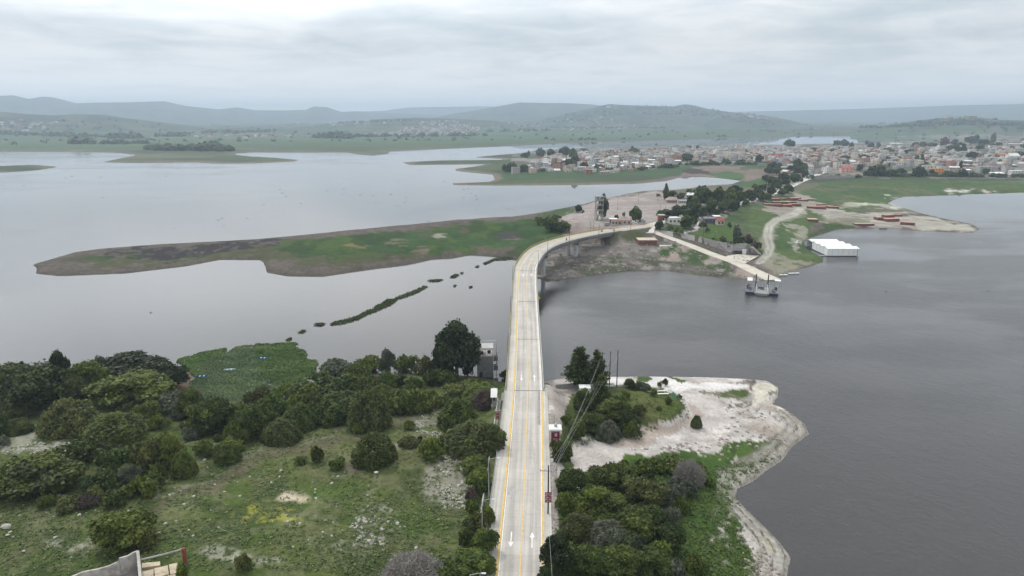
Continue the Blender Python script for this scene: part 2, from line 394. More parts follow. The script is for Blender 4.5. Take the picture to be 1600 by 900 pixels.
# --- far plain and hills
patch = fbm(GX/240, GY/160, 21, 4)
mixc(sm(.5, .62, patch), (.085, .105, .05), .8); mixc(sm(.6, .66, fbm(GX/330, GY/120, 25, 3)), (.14, .12, .085), .6)
wood = sm(.47, .56, fbm(GX/110, GY/70, 23, 5))
mixc(wood*sm(3000, 4200, r), (.028, .045, .022), .85)
hill = sm(30, 70, GZ)*sm(2500, 3600, r)
mixc(hill, (.042, .055, .036)); mixc(hill*sm(.5, .6, fbm(GX/150, GY/130, 27, 5)), (.1, .115, .06), .7)
mixc(hill*sm(.52, .6, fbm(GX/60, GY/90, 28, 5)), (.022, .036, .018), .8)
plain = ((PY > 205) & (PY < 245) & (r > 1900)).astype(float)
mixc(plain*sm(0, 60, dl), (.055, .095, .042), .75)
mixc(plain*sm(.5, .6, fbm(GX/400, GY/60, 29, 3)), (.075, .115, .05), .6)
mixc((r > 1200)*(1-sm(6, 30, dl)), (.12, .115, .085), .8)
P_([(205, 215), (420, 208), (520, 212), (380, 217)], (.15, .125, .1), .5, .45, patch)
# --- near bank, left field
nl = inn & (GY < 260)
g1 = (.066, .108, .026); 
mixc(nl*1.0, g1)
mixc(nl*sm(.48, .62, n1), (.1, .135, .042), .8)
mixc(nl*sm(.5, .66, fbm(GX/7, GY/10, 33)), (.12, .115, .065), .55)
mixc(nl*sm(.55, .64, n2), (.045, .07, .022), .75)
mixc(nl*sm(.55, .63, fbm(GX/2.4, GY/2.4, 35, 4)), (.16, .175, .1), .42)
mixc(nl*sm(.6, .68, fbm(GX/1.1, GY/1.1, 36, 3)), (.045, .065, .022), .45)
LN_([(260, 800), (300, 768), (370, 735), (440, 700), (500, 683), (560, 676)], 15, (.105, .08, .058), .7)
LN_([(285, 770), (360, 728), (440, 690), (520, 672)], 6, (.24, .23, .19), .45)
for e in [(60, 692, 60, 12), (100, 700, 40, 8), (15, 705, 30, 10), (670, 650, 38, 26), (640, 690, 30, 12), (590, 835, 28, 22), (545, 850, 40, 14), (370, 872, 50, 12), (600, 810, 24, 12), (430, 640, 40, 8), (715, 612, 18, 10), (640, 602, 20, 6), (120, 850, 60, 12), (250, 770, 40, 6)]:
    E_(*e, (.33, .32, .28), .6, .48)
E_(700, 752, 42, 46, (.25, .235, .2), .8, .4); E_(730, 715, 30, 22, (.19, .165, .14), .8, .35); E_(545, 720, 22, 9, (.13, .1, .08), .8)
E_(640, 652, 60, 16, (.09, .08, .06), .6)
E_(475, 777, 30, 12, (.42, .345, .265), 1); E_(470, 778, 17, 7, (.52, .46, .36), .8); E_(515, 772, 20, 8, (.04, .09, .02), .9)
E_(410, 805, 46, 22, (.3, .29, .05), .6, .53); E_(395, 818, 20, 8, (.33, .3, .05), .6, .5)
E_(640, 825, 50, 30, (.07, .13, .025), .6); E_(520, 765, 60, 20, (.065, .12, .025), .6); E_(300, 850, 60, 20, (.065, .1, .03), .4)
P_([(272, 574), (300, 580), (306, 625), (296, 640), (276, 640), (270, 600)], (.17, .1, .06))
# --- near bank, right: pale bare ground
sand = (.4, .377, .352)
RB = [(846, 570), (1400, 570), (1400, 1100), (862, 1100)]
P_(RB, sand)
rb = inpoly(PX, PY, RB) & inn
mixc(rb*sm(.45, .62, n1), (.5, .47, .445), .7); mixc(rb*sm(.52, .64, n2), (.38, .33, .3), .6)
mixc(rb*sm(.55, .62, fbm(GX/3.5, GY/1.5, 41, 4)), (.58, .56, .54), .45)
mixc(rb*sm(.6, .67, fbm(GX/2.2, GY/1.2, 44, 4)), (.26, .225, .2), .6)
P_([(852, 600), (905, 604), (915, 650), (900, 720), (870, 720), (858, 680)], (.34, .3, .275), .9)
P_([(862, 612), (905, 605), (905, 614), (868, 620)], (.18, .16, .15), .8)
P_([(870, 700), (960, 690), (1010, 688), (990, 720), (930, 740), (870, 790), (862, 760)], (.39, .36, .335), .8)
P_([(866, 740), (905, 730), (880, 800), (868, 850), (862, 850)], (.3, .26, .24), .8)
P_([(1075, 618), (1105, 612), (1130, 640), (1150, 660), (1090, 690), (1075, 660)], (.42, .385, .365), .7)
P_([(930, 592), (1160, 594), (1165, 603), (1000, 604), (930, 604)], (.62, .6, .59), .75)
P_([(852, 590), (884, 588), (884, 594), (852, 596)], (.05, .1, .02)); P_([(985, 589), (1015, 587), (1012, 593), (990, 596)], (.07, .12, .03)); P_([(1040, 592), (1075, 591), (1070, 597), (1045, 597)], (.07, .12, .03))
P_([(1098, 610), (1140, 607), (1166, 608), (1172, 620), (1165, 632), (1140, 630), (1120, 622)], (.16, .135, .11), .9)
P_([(1112, 611), (1140, 606), (1167, 609), (1167, 621), (1148, 628), (1122, 621)], (.07, .12, .03), .95, .36)
E_(1160, 625, 18, 5, (.3, .29, .28), .8); LN_([(1155, 596), (1172, 602), (1178, 615), (1172, 630), (1160, 636), (1135, 644)], 3, (.07, .055, .045), .8)
for l_, w_ in (([(1140, 592), (1165, 596), (1177, 603), (1181, 614), (1174, 628)], 2.2), ([(1135, 640), (1152, 633), (1168, 631)], 1.8), ([(1100, 612), (1118, 626), (1135, 636)], 2.0), ([(1208, 602), (1214, 612), (1209, 622), (1203, 630)], 2.6), ([(1212, 633), (1232, 643), (1246, 650), (1256, 660)], 1.8), ([(1180, 652), (1212, 650), (1240, 662)], 1.5), ([(1190, 640), (1225, 652), (1250, 668)], 1.3)): LN_(l_, w_, (.06, .05, .042), .85)
P_([(1150, 650), (1200, 632), (1240, 645), (1260, 670), (1225, 690), (1180, 668), (1160, 672)], (.3, .26, .22), .8, .46)
P_([(1165, 640), (1180, 605), (1212, 604), (1208, 630)], (.56, .53, .42), .5)
# grass mound with its eroded edge
mz = 4.6
P_([(990, 655), (1050, 668), (1085, 650), (1088, 635), (1100, 645), (1085, 670), (1050, 690), (1000, 690), (960, 690), (930, 680)], (.34, .285, .245), .85)
P_([(895, 618), (930, 606), (985, 602), (1045, 603), (1068, 610), (1078, 627), (1074, 644), (1058, 654), (1035, 658), (1012, 664), (995, 656), (960, 668), (900, 690), (880, 740), (866, 740), (868, 700), (880, 660)], (.07, .095, .03))
P_([(985, 604), (1045, 603), (1070, 612), (1078, 632), (1050, 650), (1010, 655), (985, 640)], (.095, .135, .035), .9)
mixc(inpoly(QX, QY, [(905, 618), (1070, 603), (1080, 640), (1010, 664), (900, 690)])*sm(.5, .62, n2), (.12, .13, .05), .6)
for e in [(1020, 606, 20, 1.6), (1000, 604, 10, 1.2), (1045, 604, 10, 1.2), (1018, 619, 9, 1.6)]: E_(*e, (.6, .59, .57), .8)
# lower green slope
G2 = [(874, 800), (900, 770), (930, 735), (960, 722), (1000, 712), (1060, 712), (1090, 703), (1140, 697), (1185, 690), (1207, 680), (1216, 684), (1222, 692), (1210, 705), (1188, 724), (1165, 738), (1146, 750), (1139, 765), (1150, 785), (1165, 812), (1182, 840), (1188, 860), (1186, 910), (1100, 1000), (864, 1100), (864, 840)]
P_(G2, (.05, .105, .022)); g2 = inpoly(QX, QY, G2)
mixc(g2*sm(.45, .6, n2), (.075, .135, .03), .8); mixc(g2*sm(.52, .62, fbm(GX/3, GY/3, 47)), (.03, .065, .015), .7)
mixc(g2*sm(.5, .6, n1)*(PY > 760), (.085, .105, .035), .7)
for e in [(1140, 722, 9, 5), (1128, 800, 10, 12), (1136, 842, 12, 12), (1150, 822, 8, 16), (1160, 850, 7, 20), (1120, 880, 8, 18), (1178, 888, 18, 20), (1098, 712, 8, 3)]: E_(*e, (.36, .34, .3), .85, .4)
# banded wash lines along the right shore
bd = rb*(1-sm(4.2, 6.2, dn+2.4*(n2-.5)))*(PX > 1120)*(PY > 640)
ph = dn+1.2*(n3-.5)+.8*(n2-.5)
mixc(bd, (.27, .255, .225), .75)
brk_ = .35+.65*sm(.4, .6, fbm(GX/2.2, GY/2.2, 77, 3)); mixc(bd*brk_*sm(.66, .95, np.sin(ph*3.1)), (.06, .055, .048), .95); mixc(bd*brk_*sm(.7, .97, np.sin(ph*3.1+2.2)), (.42, .4, .36), .6)
mixc(bd*sm(.5, .62, n3), (.12, .11, .08), .4); mixc(bd*(PY > 830)*sm(.4, .6, n2), (.3, .27, .1), .4)
mixc(inn*(1-sm(.2, 1.1, dn))*(PX > 846), (.2, .19, .16), .7)
mixc((~inn)*(dn < 3)*(GY < 240)*1.0, (.3, .28, .22), 1)
mixc(inn*(1-sm(1, 5, dn))*(PX < 780)*(GY < 300), (.09, .075, .055), .8)
# --- island and the far bank of the bridge
isl = inl & (r < 640)
mixc(isl*1.0, (.105, .086, .072))
mixc(isl*sm(.48, .6, n2), (.08, .072, .055), .7); mixc(isl*sm(.5, .62, n3), (.145, .128, .112), .5)
olive = (.072, .08, .036); lush = (.042, .092, .024)
P_([(85, 410), (150, 398), (200, 396), (330, 396), (420, 378), (560, 366), (700, 353), (800, 346), (860, 334), (905, 330), (880, 372), (835, 398), (800, 394), (740, 391), (690, 396), (620, 405), (540, 412), (470, 414), (425, 402), (330, 404), (240, 415), (150, 417)], olive, .9, .3)
P_([(420, 380), (560, 368), (700, 354), (800, 347), (862, 335), (880, 345), (885, 365), (850, 385), (815, 388), (740, 386), (650, 396), (560, 403), (480, 402), (435, 394)], lush, .95)
isg = inpoly(QX, QY, [(420, 380), (862, 335), (885, 365), (815, 388), (560, 403), (435, 394)])
mixc(isg*sm(.5, .6, fbm(GX/20, GY/34, 51)), (.075, .125, .026), .8); mixc(isg*sm(.55, .62, fbm(GX/12, GY/24, 52)), (.03, .06, .02), .6)
P_([(520, 402), (640, 392), (660, 398), (560, 410)], olive, .7, .4)
for e in [(795, 369, 26, 4.5, (.05, .045, .042)), (795, 374, 20, 3, (.14, .11, .09)), (665, 366, 14, 5, (.07, .065, .05)), (690, 366, 14, 4, (.26, .24, .2)), (725, 360, 8, 3, (.1, .08, .06)), (620, 379, 26, 4, (.13, .11, .07)), (560, 384, 20, 3, (.17, .14, .06)), (655, 392, 14, 4, (.16, .12, .1)), (800, 392, 20, 4, (.1, .085, .07))]: E_(*e, .9)
DK = [(153, 402), (165, 391), (260, 385), (350, 379), (448, 373.5), (440, 380), (400, 386), (350, 396), (300, 402), (262, 411), (232, 410), (190, 405)]
P_(DK, (.033, .029, .03)); dk = inpoly(QX, QY, DK)
mixc(dk*sm(.64, .7, fbm(GX/10, GY/14, 53)), (.06, .09, .035), .9); mixc(dk*sm(.6, .64, fbm(GX/4, GY/6, 54)), (.11, .095, .085), .8)
E_(150, 404, 22, 6, (.05, .1, .03), .8); E_(200, 400, 24, 2.5, (.06, .11, .03), .7)
P_([(790, 397), (812, 385), (870, 372), (880, 385), (835, 402), (815, 404)], (.05, .085, .03), .8)
mixc(isl*(1-sm(0.3, 3.5, dl))*(PX < 1160), (.075, .065, .055), .7)
# rocky ground between bridge and ramp
RK = [(850, 402), (882, 388), (945, 376), (1015, 366), (1060, 376), (1165, 412), (1195, 440), (1100, 440), (850, 450)]
P_(RK, (.14, .124, .11), .95); rk = inpoly(QX, QY, RK)
mixc(rk*sm(.5, .6, fbm(GX/9, GY/5, 57)), (.08, .072, .06), .8); mixc(rk*sm(.55, .62, fbm(GX/5, GY/4, 58)), (.31, .29, .27), .7); mixc(rk*sm(.5, .58, fbm(GX/16, GY/8, 59))*(PY > 400), (.06, .075, .035), .7)
P_([(945, 368), (1008, 361), (1006, 372), (992, 381), (955, 381)], (.105, .115, .05), .95, .3)
P_([(915, 382), (1000, 378), (1030, 385), (1000, 396), (920, 394)], (.21, .19, .17), .7, .4)
P_([(1050, 380), (1058, 385), (1060, 395), (1045, 400), (1030, 394), (1042, 388)], (.05, .1, .025)); P_([(1062, 392), (1100, 388), (1142, 404), (1135, 420), (1105, 420), (1085, 408), (1060, 402)], (.055, .1, .03), .9)
for e in [(1070, 390, 17, 9), (1112, 406, 14, 9), (1162, 424, 22, 10), (1045, 402, 20, 4)]: E_(*e, (.3, .25, .22), .95)
for e in [(1113, 411, 12, 4)]: E_(*e, (.26, .25, .24), .8)
P_([(1180, 412), (1200, 418), (1222, 430), (1210, 437)], (.14, .13, .1), .8)
# upper ground: plaza, gardens, fields
PL = [(866, 350), (868, 338), (905, 323), (960, 308), (1030, 298), (1045, 306), (1100, 318), (1095, 330), (1060, 338), (1020, 350), (990, 354), (950, 360), (915, 368), (890, 377), (882, 365)]
P_(PL, (.3, .268, .25)); pl = inpoly(QX, QY, PL)
mixc(pl*sm(.45, .6, n1), (.37, .325, .31), .6); mixc(pl*sm(.56, .62, n2), (.29, .23, .215), .5)
P_([(862, 344), (890, 350), (930, 352), (960, 352), (900, 372), (882, 376), (880, 362)], (.25, .2, .18), .8, .35)
P_([(900, 366), (945, 357), (960, 352), (966, 356), (910, 371), (868, 382), (868, 377)], (.16, .14, .075), .8)
P_([(838, 336), (862, 330), (905, 324), (912, 329), (880, 337), (862, 341)], (.06, .1, .03), .9)
LAWN = [(1078, 368), (1092, 357), (1108, 350), (1135, 349), (1158, 356), (1166, 382), (1140, 380), (1110, 375)]
FLD = [(1100, 345), (1130, 332), (1180, 318), (1255, 300), (1290, 285), (1340, 276), (1650, 276), (1650, 302), (1500, 304), (1400, 314), (1390, 322), (1330, 330), (1290, 345), (1262, 352), (1285, 408), (1220, 425), (1190, 405), (1172, 385), (1160, 352)]
P_(FLD, (.068, .115, .04)); fl = inpoly(QX, QY, FLD)
mixc(fl*sm(.5, .62, fbm(GX/30, GY/26, 61)), (.1, .135, .045), .7); mixc(fl*sm(.55, .64, fbm(GX/18, GY/30, 62)), (.13, .12, .075), .6); mixc(fl*sm(.56, .62, n2), (.04, .075, .025), .5)
P_([(1200, 318), (1245, 322), (1270, 335), (1215, 335), (1195, 326)], (.26, .22, .2), .8)
P_([(1240, 300), (1262, 306), (1285, 318), (1330, 332), (1390, 335), (1440, 338), (1500, 350), (1530, 360), (1500, 364), (1430, 360), (1345, 354), (1290, 340), (1262, 328), (1245, 312)], (.27, .245, .215), .85)
mixc(inpoly(QX, QY, [(1290, 322), (1400, 315), (1440, 332), (1530, 356), (1528, 364), (1380, 356), (1300, 358), (1280, 345)])*sm(.47, .6, fbm(GX/14, GY/8, 63)), (.37, .36, .31), .7)
P_([(1290, 342), (1345, 336), (1370, 344), (1340, 352), (1290, 352)], (.12, .13, .07), .7, .42)
P_([(1430, 340), (1520, 356), (1525, 362), (1430, 358)], (.34, .33, .28), .7)
for e in [(1495, 299, 20, 2.6, (.5, .46, .43)), (1510, 296, 10, 1.2, (.5, .47, .43)), (1545, 299, 14, 1.5, (.45, .4, .36)), (1385, 306, 8, 1, (.45, .44, .36)), (1352, 318, 20, 1.5, (.42, .42, .34)), (1330, 318, 12, 3, (.3, .3, .22)), (1405, 322, 18, 3, (.42, .42, .38)), (1400, 310, 10, 2, (.3, .27, .23)), (1320, 345, 40, 4, (.17, .16, .12))]: E_(*e, .9)
# dirt track and its worn verges
LN_([(1196, 412), (1202, 395), (1201, 372), (1206, 352), (1222, 343), (1246, 334), (1252, 326), (1268, 320)], 12, (.27, .25, .21), .6)
LN_([(1186, 410), (1199, 398), (1204, 386), (1199, 368), (1202, 352), (1214, 343), (1240, 335), (1250, 327)], 9, (.36, .345, .31), .85, True); LN_([(1186, 410), (1199, 398), (1204, 386), (1199, 368), (1202, 352), (1214, 343), (1240, 335)], 1.6, (.15, .16, .1), .5, True)
P_([(1225, 352), (1258, 350), (1262, 378), (1245, 384), (1255, 398), (1230, 380), (1240, 366)], (.27, .25, .215), .7, .42)
P_([(1195, 412), (1215, 396), (1260, 408), (1285, 410), (1235, 424), (1212, 432)], (.22, .2, .165), .8, .38)
P_([(1265, 362), (1290, 352), (1335, 350), (1336, 357), (1300, 360), (1262, 372)], (.05, .09, .025), .9)
mixc(isl*(1-sm(0.3, 2.5, dl))*(PX > 1200)*(PY > 300), (.09, .085, .06), .8)
P_(LAWN, (.08, .135, .032)); P_([(1024, 356), (1040, 351), (1080, 350), (1078, 358), (1068, 366), (1040, 362)], (.06, .115, .03), .9)
LN_([(1064, 368), (1074, 363), (1086, 357), (1090, 349), (1092, 342)], 4.5, (.5, .48, .45), .95)
P_([(1060, 345), (1085, 342), (1140, 336), (1125, 342), (1080, 349)], (.3, .27, .24), .7)
# causeway shoulders, inlet field, town ground
P_([(1000, 352), (1030, 340), (1100, 326), (1180, 302), (1250, 278), (1268, 280), (1200, 306), (1120, 330), (1060, 345)], (.3, .27, .24), .7)
TW = [(795, 270), (800, 240), (900, 226), (1700, 205), (1700, 279), (1330, 277), (1262, 281), (1235, 262), (1190, 258), (1075, 258), (1030, 262), (930, 268), (840, 269)]
P_(TW, (.2, .18, .16)); tw = inpoly(QX, QY, TW)
mixc(tw*sm(.46, .6, fbm(GX/40, GY/40, 65)), (.055, .075, .035), .8)
P_([(770, 285), (790, 266), (840, 266), (930, 266), (1050, 261), (1075, 256), (1200, 256), (1205, 262), (1120, 264), (1060, 272), (930, 276), (830, 282)], (.055, .1, .038), .95)
P_([(1060, 275), (1080, 262), (1120, 258), (1200, 262), (1230, 275), (1180, 290), (1150, 278)], (.17, .13, .11), .95)
P_([(1066, 266), (1078, 262), (1096, 265), (1112, 270), (1108, 273), (1074, 271)], (.045, .035, .035)); P_([(1112, 270), (1140, 268), (1165, 273), (1163, 281), (1110, 277)], (.07, .13, .045)); P_([(1165, 284), (1200, 274), (1205, 290), (1140, 294)], (.055, .11, .035), .9)
P_([(1150, 262), (1195, 258), (1195, 264), (1160, 266)], (.06, .1, .04), .8)
mixc(inl*(r > 640)*(r < 1400)*(1-sm(4, 16, dl))*(PX < 1120), (.165, .13, .11), .85)
P_([(1262, 284), (1300, 277), (1345, 277), (1600, 277), (1600, 283), (1300, 286)], (.05, .08, .03), .6)
mixc(((~inn) & (~inl))*1.0*(GZ < -.3), (.07, .065, .05))
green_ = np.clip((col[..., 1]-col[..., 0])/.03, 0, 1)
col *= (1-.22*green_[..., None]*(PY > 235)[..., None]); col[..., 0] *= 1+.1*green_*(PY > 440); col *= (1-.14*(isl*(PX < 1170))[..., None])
def grid_mesh(name, V, nr, nt, mask=None):
    i = np.arange(nr-1)[:, None]*nt+np.arange(nt-1)[None, :]
    F = np.stack([i, i+1, i+1+nt, i+nt], -1).reshape(-1, 4)
    if mask is not None: F = F[mask.reshape(-1)]
    return mesh_np(name, V, F[:, ::-1], smooth=True)
me = grid_mesh('ground', np.stack([GX, GY, GZ], -1), NR, NT)
ca = me.color_attributes.new('tint', 'FLOAT_COLOR', 'POINT')
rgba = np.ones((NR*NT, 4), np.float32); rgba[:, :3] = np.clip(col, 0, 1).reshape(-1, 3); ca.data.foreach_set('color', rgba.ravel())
m, nt, b = nodes('ground_surface'); L = nt.links
tc = N(nt, 'ShaderNodeTexCoord'); at_ = N(nt, 'ShaderNodeAttribute', attribute_name='tint')
def nz(scale, det, w=None, rgh=.6):
    n = N(nt, 'ShaderNodeTexNoise', Scale=scale, Detail=det, Roughness=rgh); L.new(tc.outputs['Object'], n.inputs['Vector']); return n.outputs['Fac']
def mrange(v, a, b2, c, d):
    q = N(nt, 'ShaderNodeMapRange'); L.new(v, q.inputs['Value'])
    for k, x in zip(('From Min', 'From Max', 'To Min', 'To Max'), (a, b2, c, d)): q.inputs[k].default_value = x
    return q.outputs['Result']
def mul(a, c):
    q = N(nt, 'ShaderNodeMath', operation='MULTIPLY'); L.new(a, q.inputs[0]); L.new(c, q.inputs[1]); return q.outputs[0]
f = mul(mul(mrange(nz(1.3, 6, rgh=.75), .3, .7, .72, 1.3), mrange(nz(.16, 6), .3, .7, .82, 1.2)), mrange(nz(.012, 8, rgh=.7), .3, .7, .8, 1.22))
vm = N(nt, 'ShaderNodeVectorMath', operation='SCALE'); L.new(at_.outputs['Color'], vm.inputs[0]); L.new(f, vm.inputs['Scale'])
# pale stones and dry stalks scattered in the turf
sp = mrange(nz(2.6, 3, rgh=.8), .66, .72, 0, .6); spm = mul(sp, mrange(nz(.07, 3), .45, .62, 0, 1))
mx = N(nt, 'ShaderNodeMix', data_type='RGBA'); L.new(spm, mx.inputs['Factor']); L.new(vm.outputs[0], mx.inputs['A']); mx.inputs['B'].default_value = (.3, .29, .25, 1)
L.new(mx.outputs['Result'], b.inputs['Base Color']); b.inputs['Roughness'].default_value = .95; b.inputs['Specular IOR Level'].default_value = .1
bp = N(nt, 'ShaderNodeBump', Strength=.8, Distance=.25); L.new(nz(1.3, 6, rgh=.75), bp.inputs['Height']); L.new(bp.outputs['Normal'], b.inputs['Normal'])
me.materials.append(m); g = link('ground', me); tag(g, kind='structure')
# ---------------------------------------------------------------- water
wb = MB(); wb.face([(-17000, -400, 0), (17000, -400, 0), (17000, 17000, 0), (-17000, 17000, 0)])
m, nt, b = nodes('lake_water'); L = nt.links; MATS['water'] = m
tc = N(nt, 'ShaderNodeTexCoord'); sx = N(nt, 'ShaderNodeSeparateXYZ'); L.new(tc.outputs['Object'], sx.inputs[0])
def nz2(scale, det, stretch=(1, 1, 1), rgh=.5, rot=0):
    mp = N(nt, 'ShaderNodeMapping'); mp.inputs['Scale'].default_value = stretch; mp.inputs['Rotation'].default_value[2] = rot; L.new(tc.outputs['Object'], mp.inputs['Vector'])
    n = N(nt, 'ShaderNodeTexNoise', Scale=scale, Detail=det, Roughness=rgh); L.new(mp.outputs[0], n.inputs['Vector']); return n.outputs['Fac']
def mth(op, a, c=None, v=None):
    q = N(nt, 'ShaderNodeMath', operation=op)
    L.new(a, q.inputs[0])
    if c is not None: L.new(c, q.inputs[1])
    if v is not None: q.inputs[1].default_value = v
    return q.outputs[0]
# wind exposure: open water east of the bridge and the outer lake near the island are ruffled, the inlet is calm
east = mrange(sx.outputs['X'], 0, 40, 0, 1); southy = mrange(sx.outputs['Y'], 480, 560, 1, 0)
gust = mrange(nz2(.011, 5, (1, 1.9, 1), .6, .3), .36, .64, .25, 1.5)
wind = mth('MULTIPLY', mth('MULTIPLY', east, southy), gust)
west = mrange(sx.outputs['X'], -160, -260, 0, 1); big = mth('MULTIPLY', west, mrange(nz2(.004, 3, (1, 2, 1)), .42, .62, .0, .45)); wind = mth('MAXIMUM', wind, big); outer = mrange(sx.outputs['X'], -60, -140, 0, .14); near_ = mrange(sx.outputs['Y'], 480, 420, 0, .14); wind = mth('MAXIMUM', wind, mth('MAXIMUM', outer, near_))
L.new(mrange(wind, 0, 1, .008, .2), b.inputs['Roughness'])
wv = mth('ADD', mth('MULTIPLY', nz2(1.3, 4, (1, .7, 1), .65, .5), v=1.0), mth('MULTIPLY', nz2(.3, 4, (1, .62, 1), .62, .8), v=1.3))
bp = N(nt, 'ShaderNodeBump', Distance=.42); L.new(mrange(wind, 0, 1.2, .0, .46), bp.inputs['Strength']); L.new(wv, bp.inputs['Height']); L.new(bp.outputs['Normal'], b.inputs['Normal'])
r_ = ramp(nt, [(.3, (.038, .035, .036)), (.7, (.048, .045, .045))]); L.new(nz2(.01, 5, (1, 2, 1)), r_.inputs['Fac']); pale_refl = mth('MAXIMUM', mrange(sx.outputs['X'], 30, -60, 0, .22), mrange(sx.outputs['Y'], 380, 800, 0, 1))  # paler base colour west and far out imitates brighter sky reflection
mxs = N(nt, 'ShaderNodeMix', data_type='RGBA'); L.new(pale_refl, mxs.inputs['Factor']); L.new(r_.outputs['Color'], mxs.inputs['A']); mxs.inputs['B'].default_value = (.165, .162, .162, 1); L.new(mxs.outputs['Result'], b.inputs['Base Color'])
b.inputs['IOR'].default_value = 1.42; b.inputs['Specular IOR Level'].default_value = .5
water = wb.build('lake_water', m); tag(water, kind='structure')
# open pools on the far plain
for k, (x0, x1, y, hh) in enumerate([(1195, 1245, 205.6, .9), (1185, 1215, 202.4, .5)]):
    q = MB(); pts = []
    for i in range(20):
        a = 2*math.pi*i/20; px = (x0+x1)/2+(x1-x0)/2*math.cos(a); py = y+hh*math.sin(a)*(1+.3*math.sin(3*a))
        zz = gp((x0+x1)/2, y).z+2.2; X, Y = at(px, py, zz); pts.append((X, Y, zz))
    q.face(pts); 
    nv = len(pts); q.face([(p[0], p[1], p[2]-5) for p in reversed(pts)])
    for i in range(nv): q.face([pts[i], (pts[i][0], pts[i][1], pts[i][2]-5), (pts[(i+1) % nv][0], pts[(i+1) % nv][1], pts[i][2]-5), pts[(i+1) % nv]])
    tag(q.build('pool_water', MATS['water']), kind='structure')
# ---------------------------------------------------------------- light, sky, haze, camera
SUN_EL, SUN_AZ = 52, -35      # the brighter part of the overcast: ahead and to the left
w = bpy.data.worlds.new('World'); SC.world = w; w.use_nodes = True; nt = w.node_tree; L = nt.links; nt.nodes.clear()
out = N(nt, 'ShaderNodeOutputWorld'); bg = N(nt, 'ShaderNodeBackground'); L.new(bg.outputs[0], out.inputs[0])
sky = N(nt, 'ShaderNodeTexSky', sky_type='NISHITA'); sky.sun_disc = False; sky.sun_elevation = R_(SUN_EL); sky.sun_rotation = R_(SUN_AZ)
tc = N(nt, 'ShaderNodeTexCoord'); sx = N(nt, 'ShaderNodeSeparateXYZ'); L.new(tc.outputs['Generated'], sx.inputs[0])
# project the direction on a cloud deck so that clouds flatten towards the horizon
zc = mth('MAXIMUM', sx.outputs['Z'], v=.0); zc = mth('ADD', zc, v=.1)
dx = mth('DIVIDE', sx.outputs['X'], zc); dy = mth('DIVIDE', sx.outputs['Y'], zc)
cb = N(nt, 'ShaderNodeCombineXYZ'); L.new(dx, cb.inputs[0]); L.new(dy, cb.inputs[1])
def cn(scale, det, rgh=.55, dist=0, off=0):
    mp = N(nt, 'ShaderNodeMapping'); mp.inputs['Location'].default_value = (off, off*.7, off); L.new(cb.outputs[0], mp.inputs['Vector'])
    n = N(nt, 'ShaderNodeTexNoise', Scale=scale, Detail=det, Roughness=rgh, Distortion=dist); L.new(mp.outputs[0], n.inputs['Vector']); return n.outputs['Fac']
c1 = cn(.55, 8, .56, .35, 7.6); c2 = cn(2.1, 6, .5, .5, 9.0)
cc = mth('ADD', mth('MULTIPLY', c1, v=.7), mth('MULTIPLY', c2, v=.3))
cloud = ramp(nt, [(.34, (.53, .59, .625)), (.45, (.69, .725, .745)), (.53, (.84, .85, .85)), (.62, (.92, .91, .90))]); L.new(cc, cloud.inputs['Fac'])
# overcast luminance, with a low bright band added to lighten the water reflections; clouds lose contrast near the horizon
hz = mrange(sx.outputs['Z'], .005, .09, .0, 1.0)
mxh = N(nt, 'ShaderNodeMix', data_type='RGBA'); L.new(hz, mxh.inputs['Factor']); mxh.inputs['A'].default_value = (.82, .825, .835, 1); L.new(cloud.outputs['Color'], mxh.inputs['B'])
lum = N(nt, 'ShaderNodeMapRange'); L.new(sx.outputs['Z'], lum.inputs['Value'])
for k, x in zip(('From Min', 'From Max', 'To Min', 'To Max'), (.1, .21, 1.0, 1.55)): lum.inputs[k].default_value = x
ze = mth('EXPONENT', mth('MULTIPLY', mth('MAXIMUM', sx.outputs['Z'], v=0.0), v=-42.0), v=0); ze = mth('ADD', mth('MULTIPLY', ze, v=1.7), v=1.0)
lumz = mth('MULTIPLY', lum.outputs[0], ze); dip = mth('MULTIPLY', mrange(sx.outputs['Z'], .17, .32, 1, .76), mrange(sx.outputs['Z'], .4, .95, 1, 1.35)); lumz = mth('MULTIPLY', lumz, dip)
vm = N(nt, 'ShaderNodeVectorMath', operation='SCALE'); L.new(mxh.outputs['Result'], vm.inputs[0]); L.new(lumz, vm.inputs['Scale'])
sv = N(nt, 'ShaderNodeVectorMath', operation='SCALE'); L.new(sky.outputs[0], sv.inputs[0]); sv.inputs['Scale'].default_value = 1.0
# thin share of the clear sky seen through the deck (Nishita at 0.08), the rest is cloud
vm2 = N(nt, 'ShaderNodeVectorMath', operation='SCALE'); L.new(vm.outputs[0], vm2.inputs[0]); vm2.inputs['Scale'].default_value = 1/.08
mx = N(nt, 'ShaderNodeMix', data_type='RGBA'); mx.inputs['Factor'].default_value = .93; L.new(sv.outputs[0], mx.inputs['A']); L.new(vm2.outputs[0], mx.inputs['B'])
gd = N(nt, 'ShaderNodeVectorMath', operation='DOT_PRODUCT'); L.new(tc.outputs['Generated'], gd.inputs[0]); gd.inputs[1].default_value = (math.sin(R_(-42))*math.cos(R_(30)), math.cos(R_(-42))*math.cos(R_(30)), math.sin(R_(30)))
gl = N(nt, 'ShaderNodeMapRange', interpolation_type='SMOOTHSTEP'); L.new(gd.outputs['Value'], gl.inputs['Value'])
for k, x in zip(('From Min', 'From Max', 'To Min', 'To Max'), (.5, 1.0, 1.0, 1.7)): gl.inputs[k].default_value = x
glz = mth('MULTIPLY', mth('SUBTRACT', gl.outputs[0], v=1.0), mrange(sx.outputs['Z'], .09, .24, .08, 1.0)); glf = mth('ADD', glz, v=1.0)
vm3 = N(nt, 'ShaderNodeVectorMath', operation='SCALE'); L.new(mx.outputs['Result'], vm3.inputs[0]); L.new(glf, vm3.inputs['Scale'])
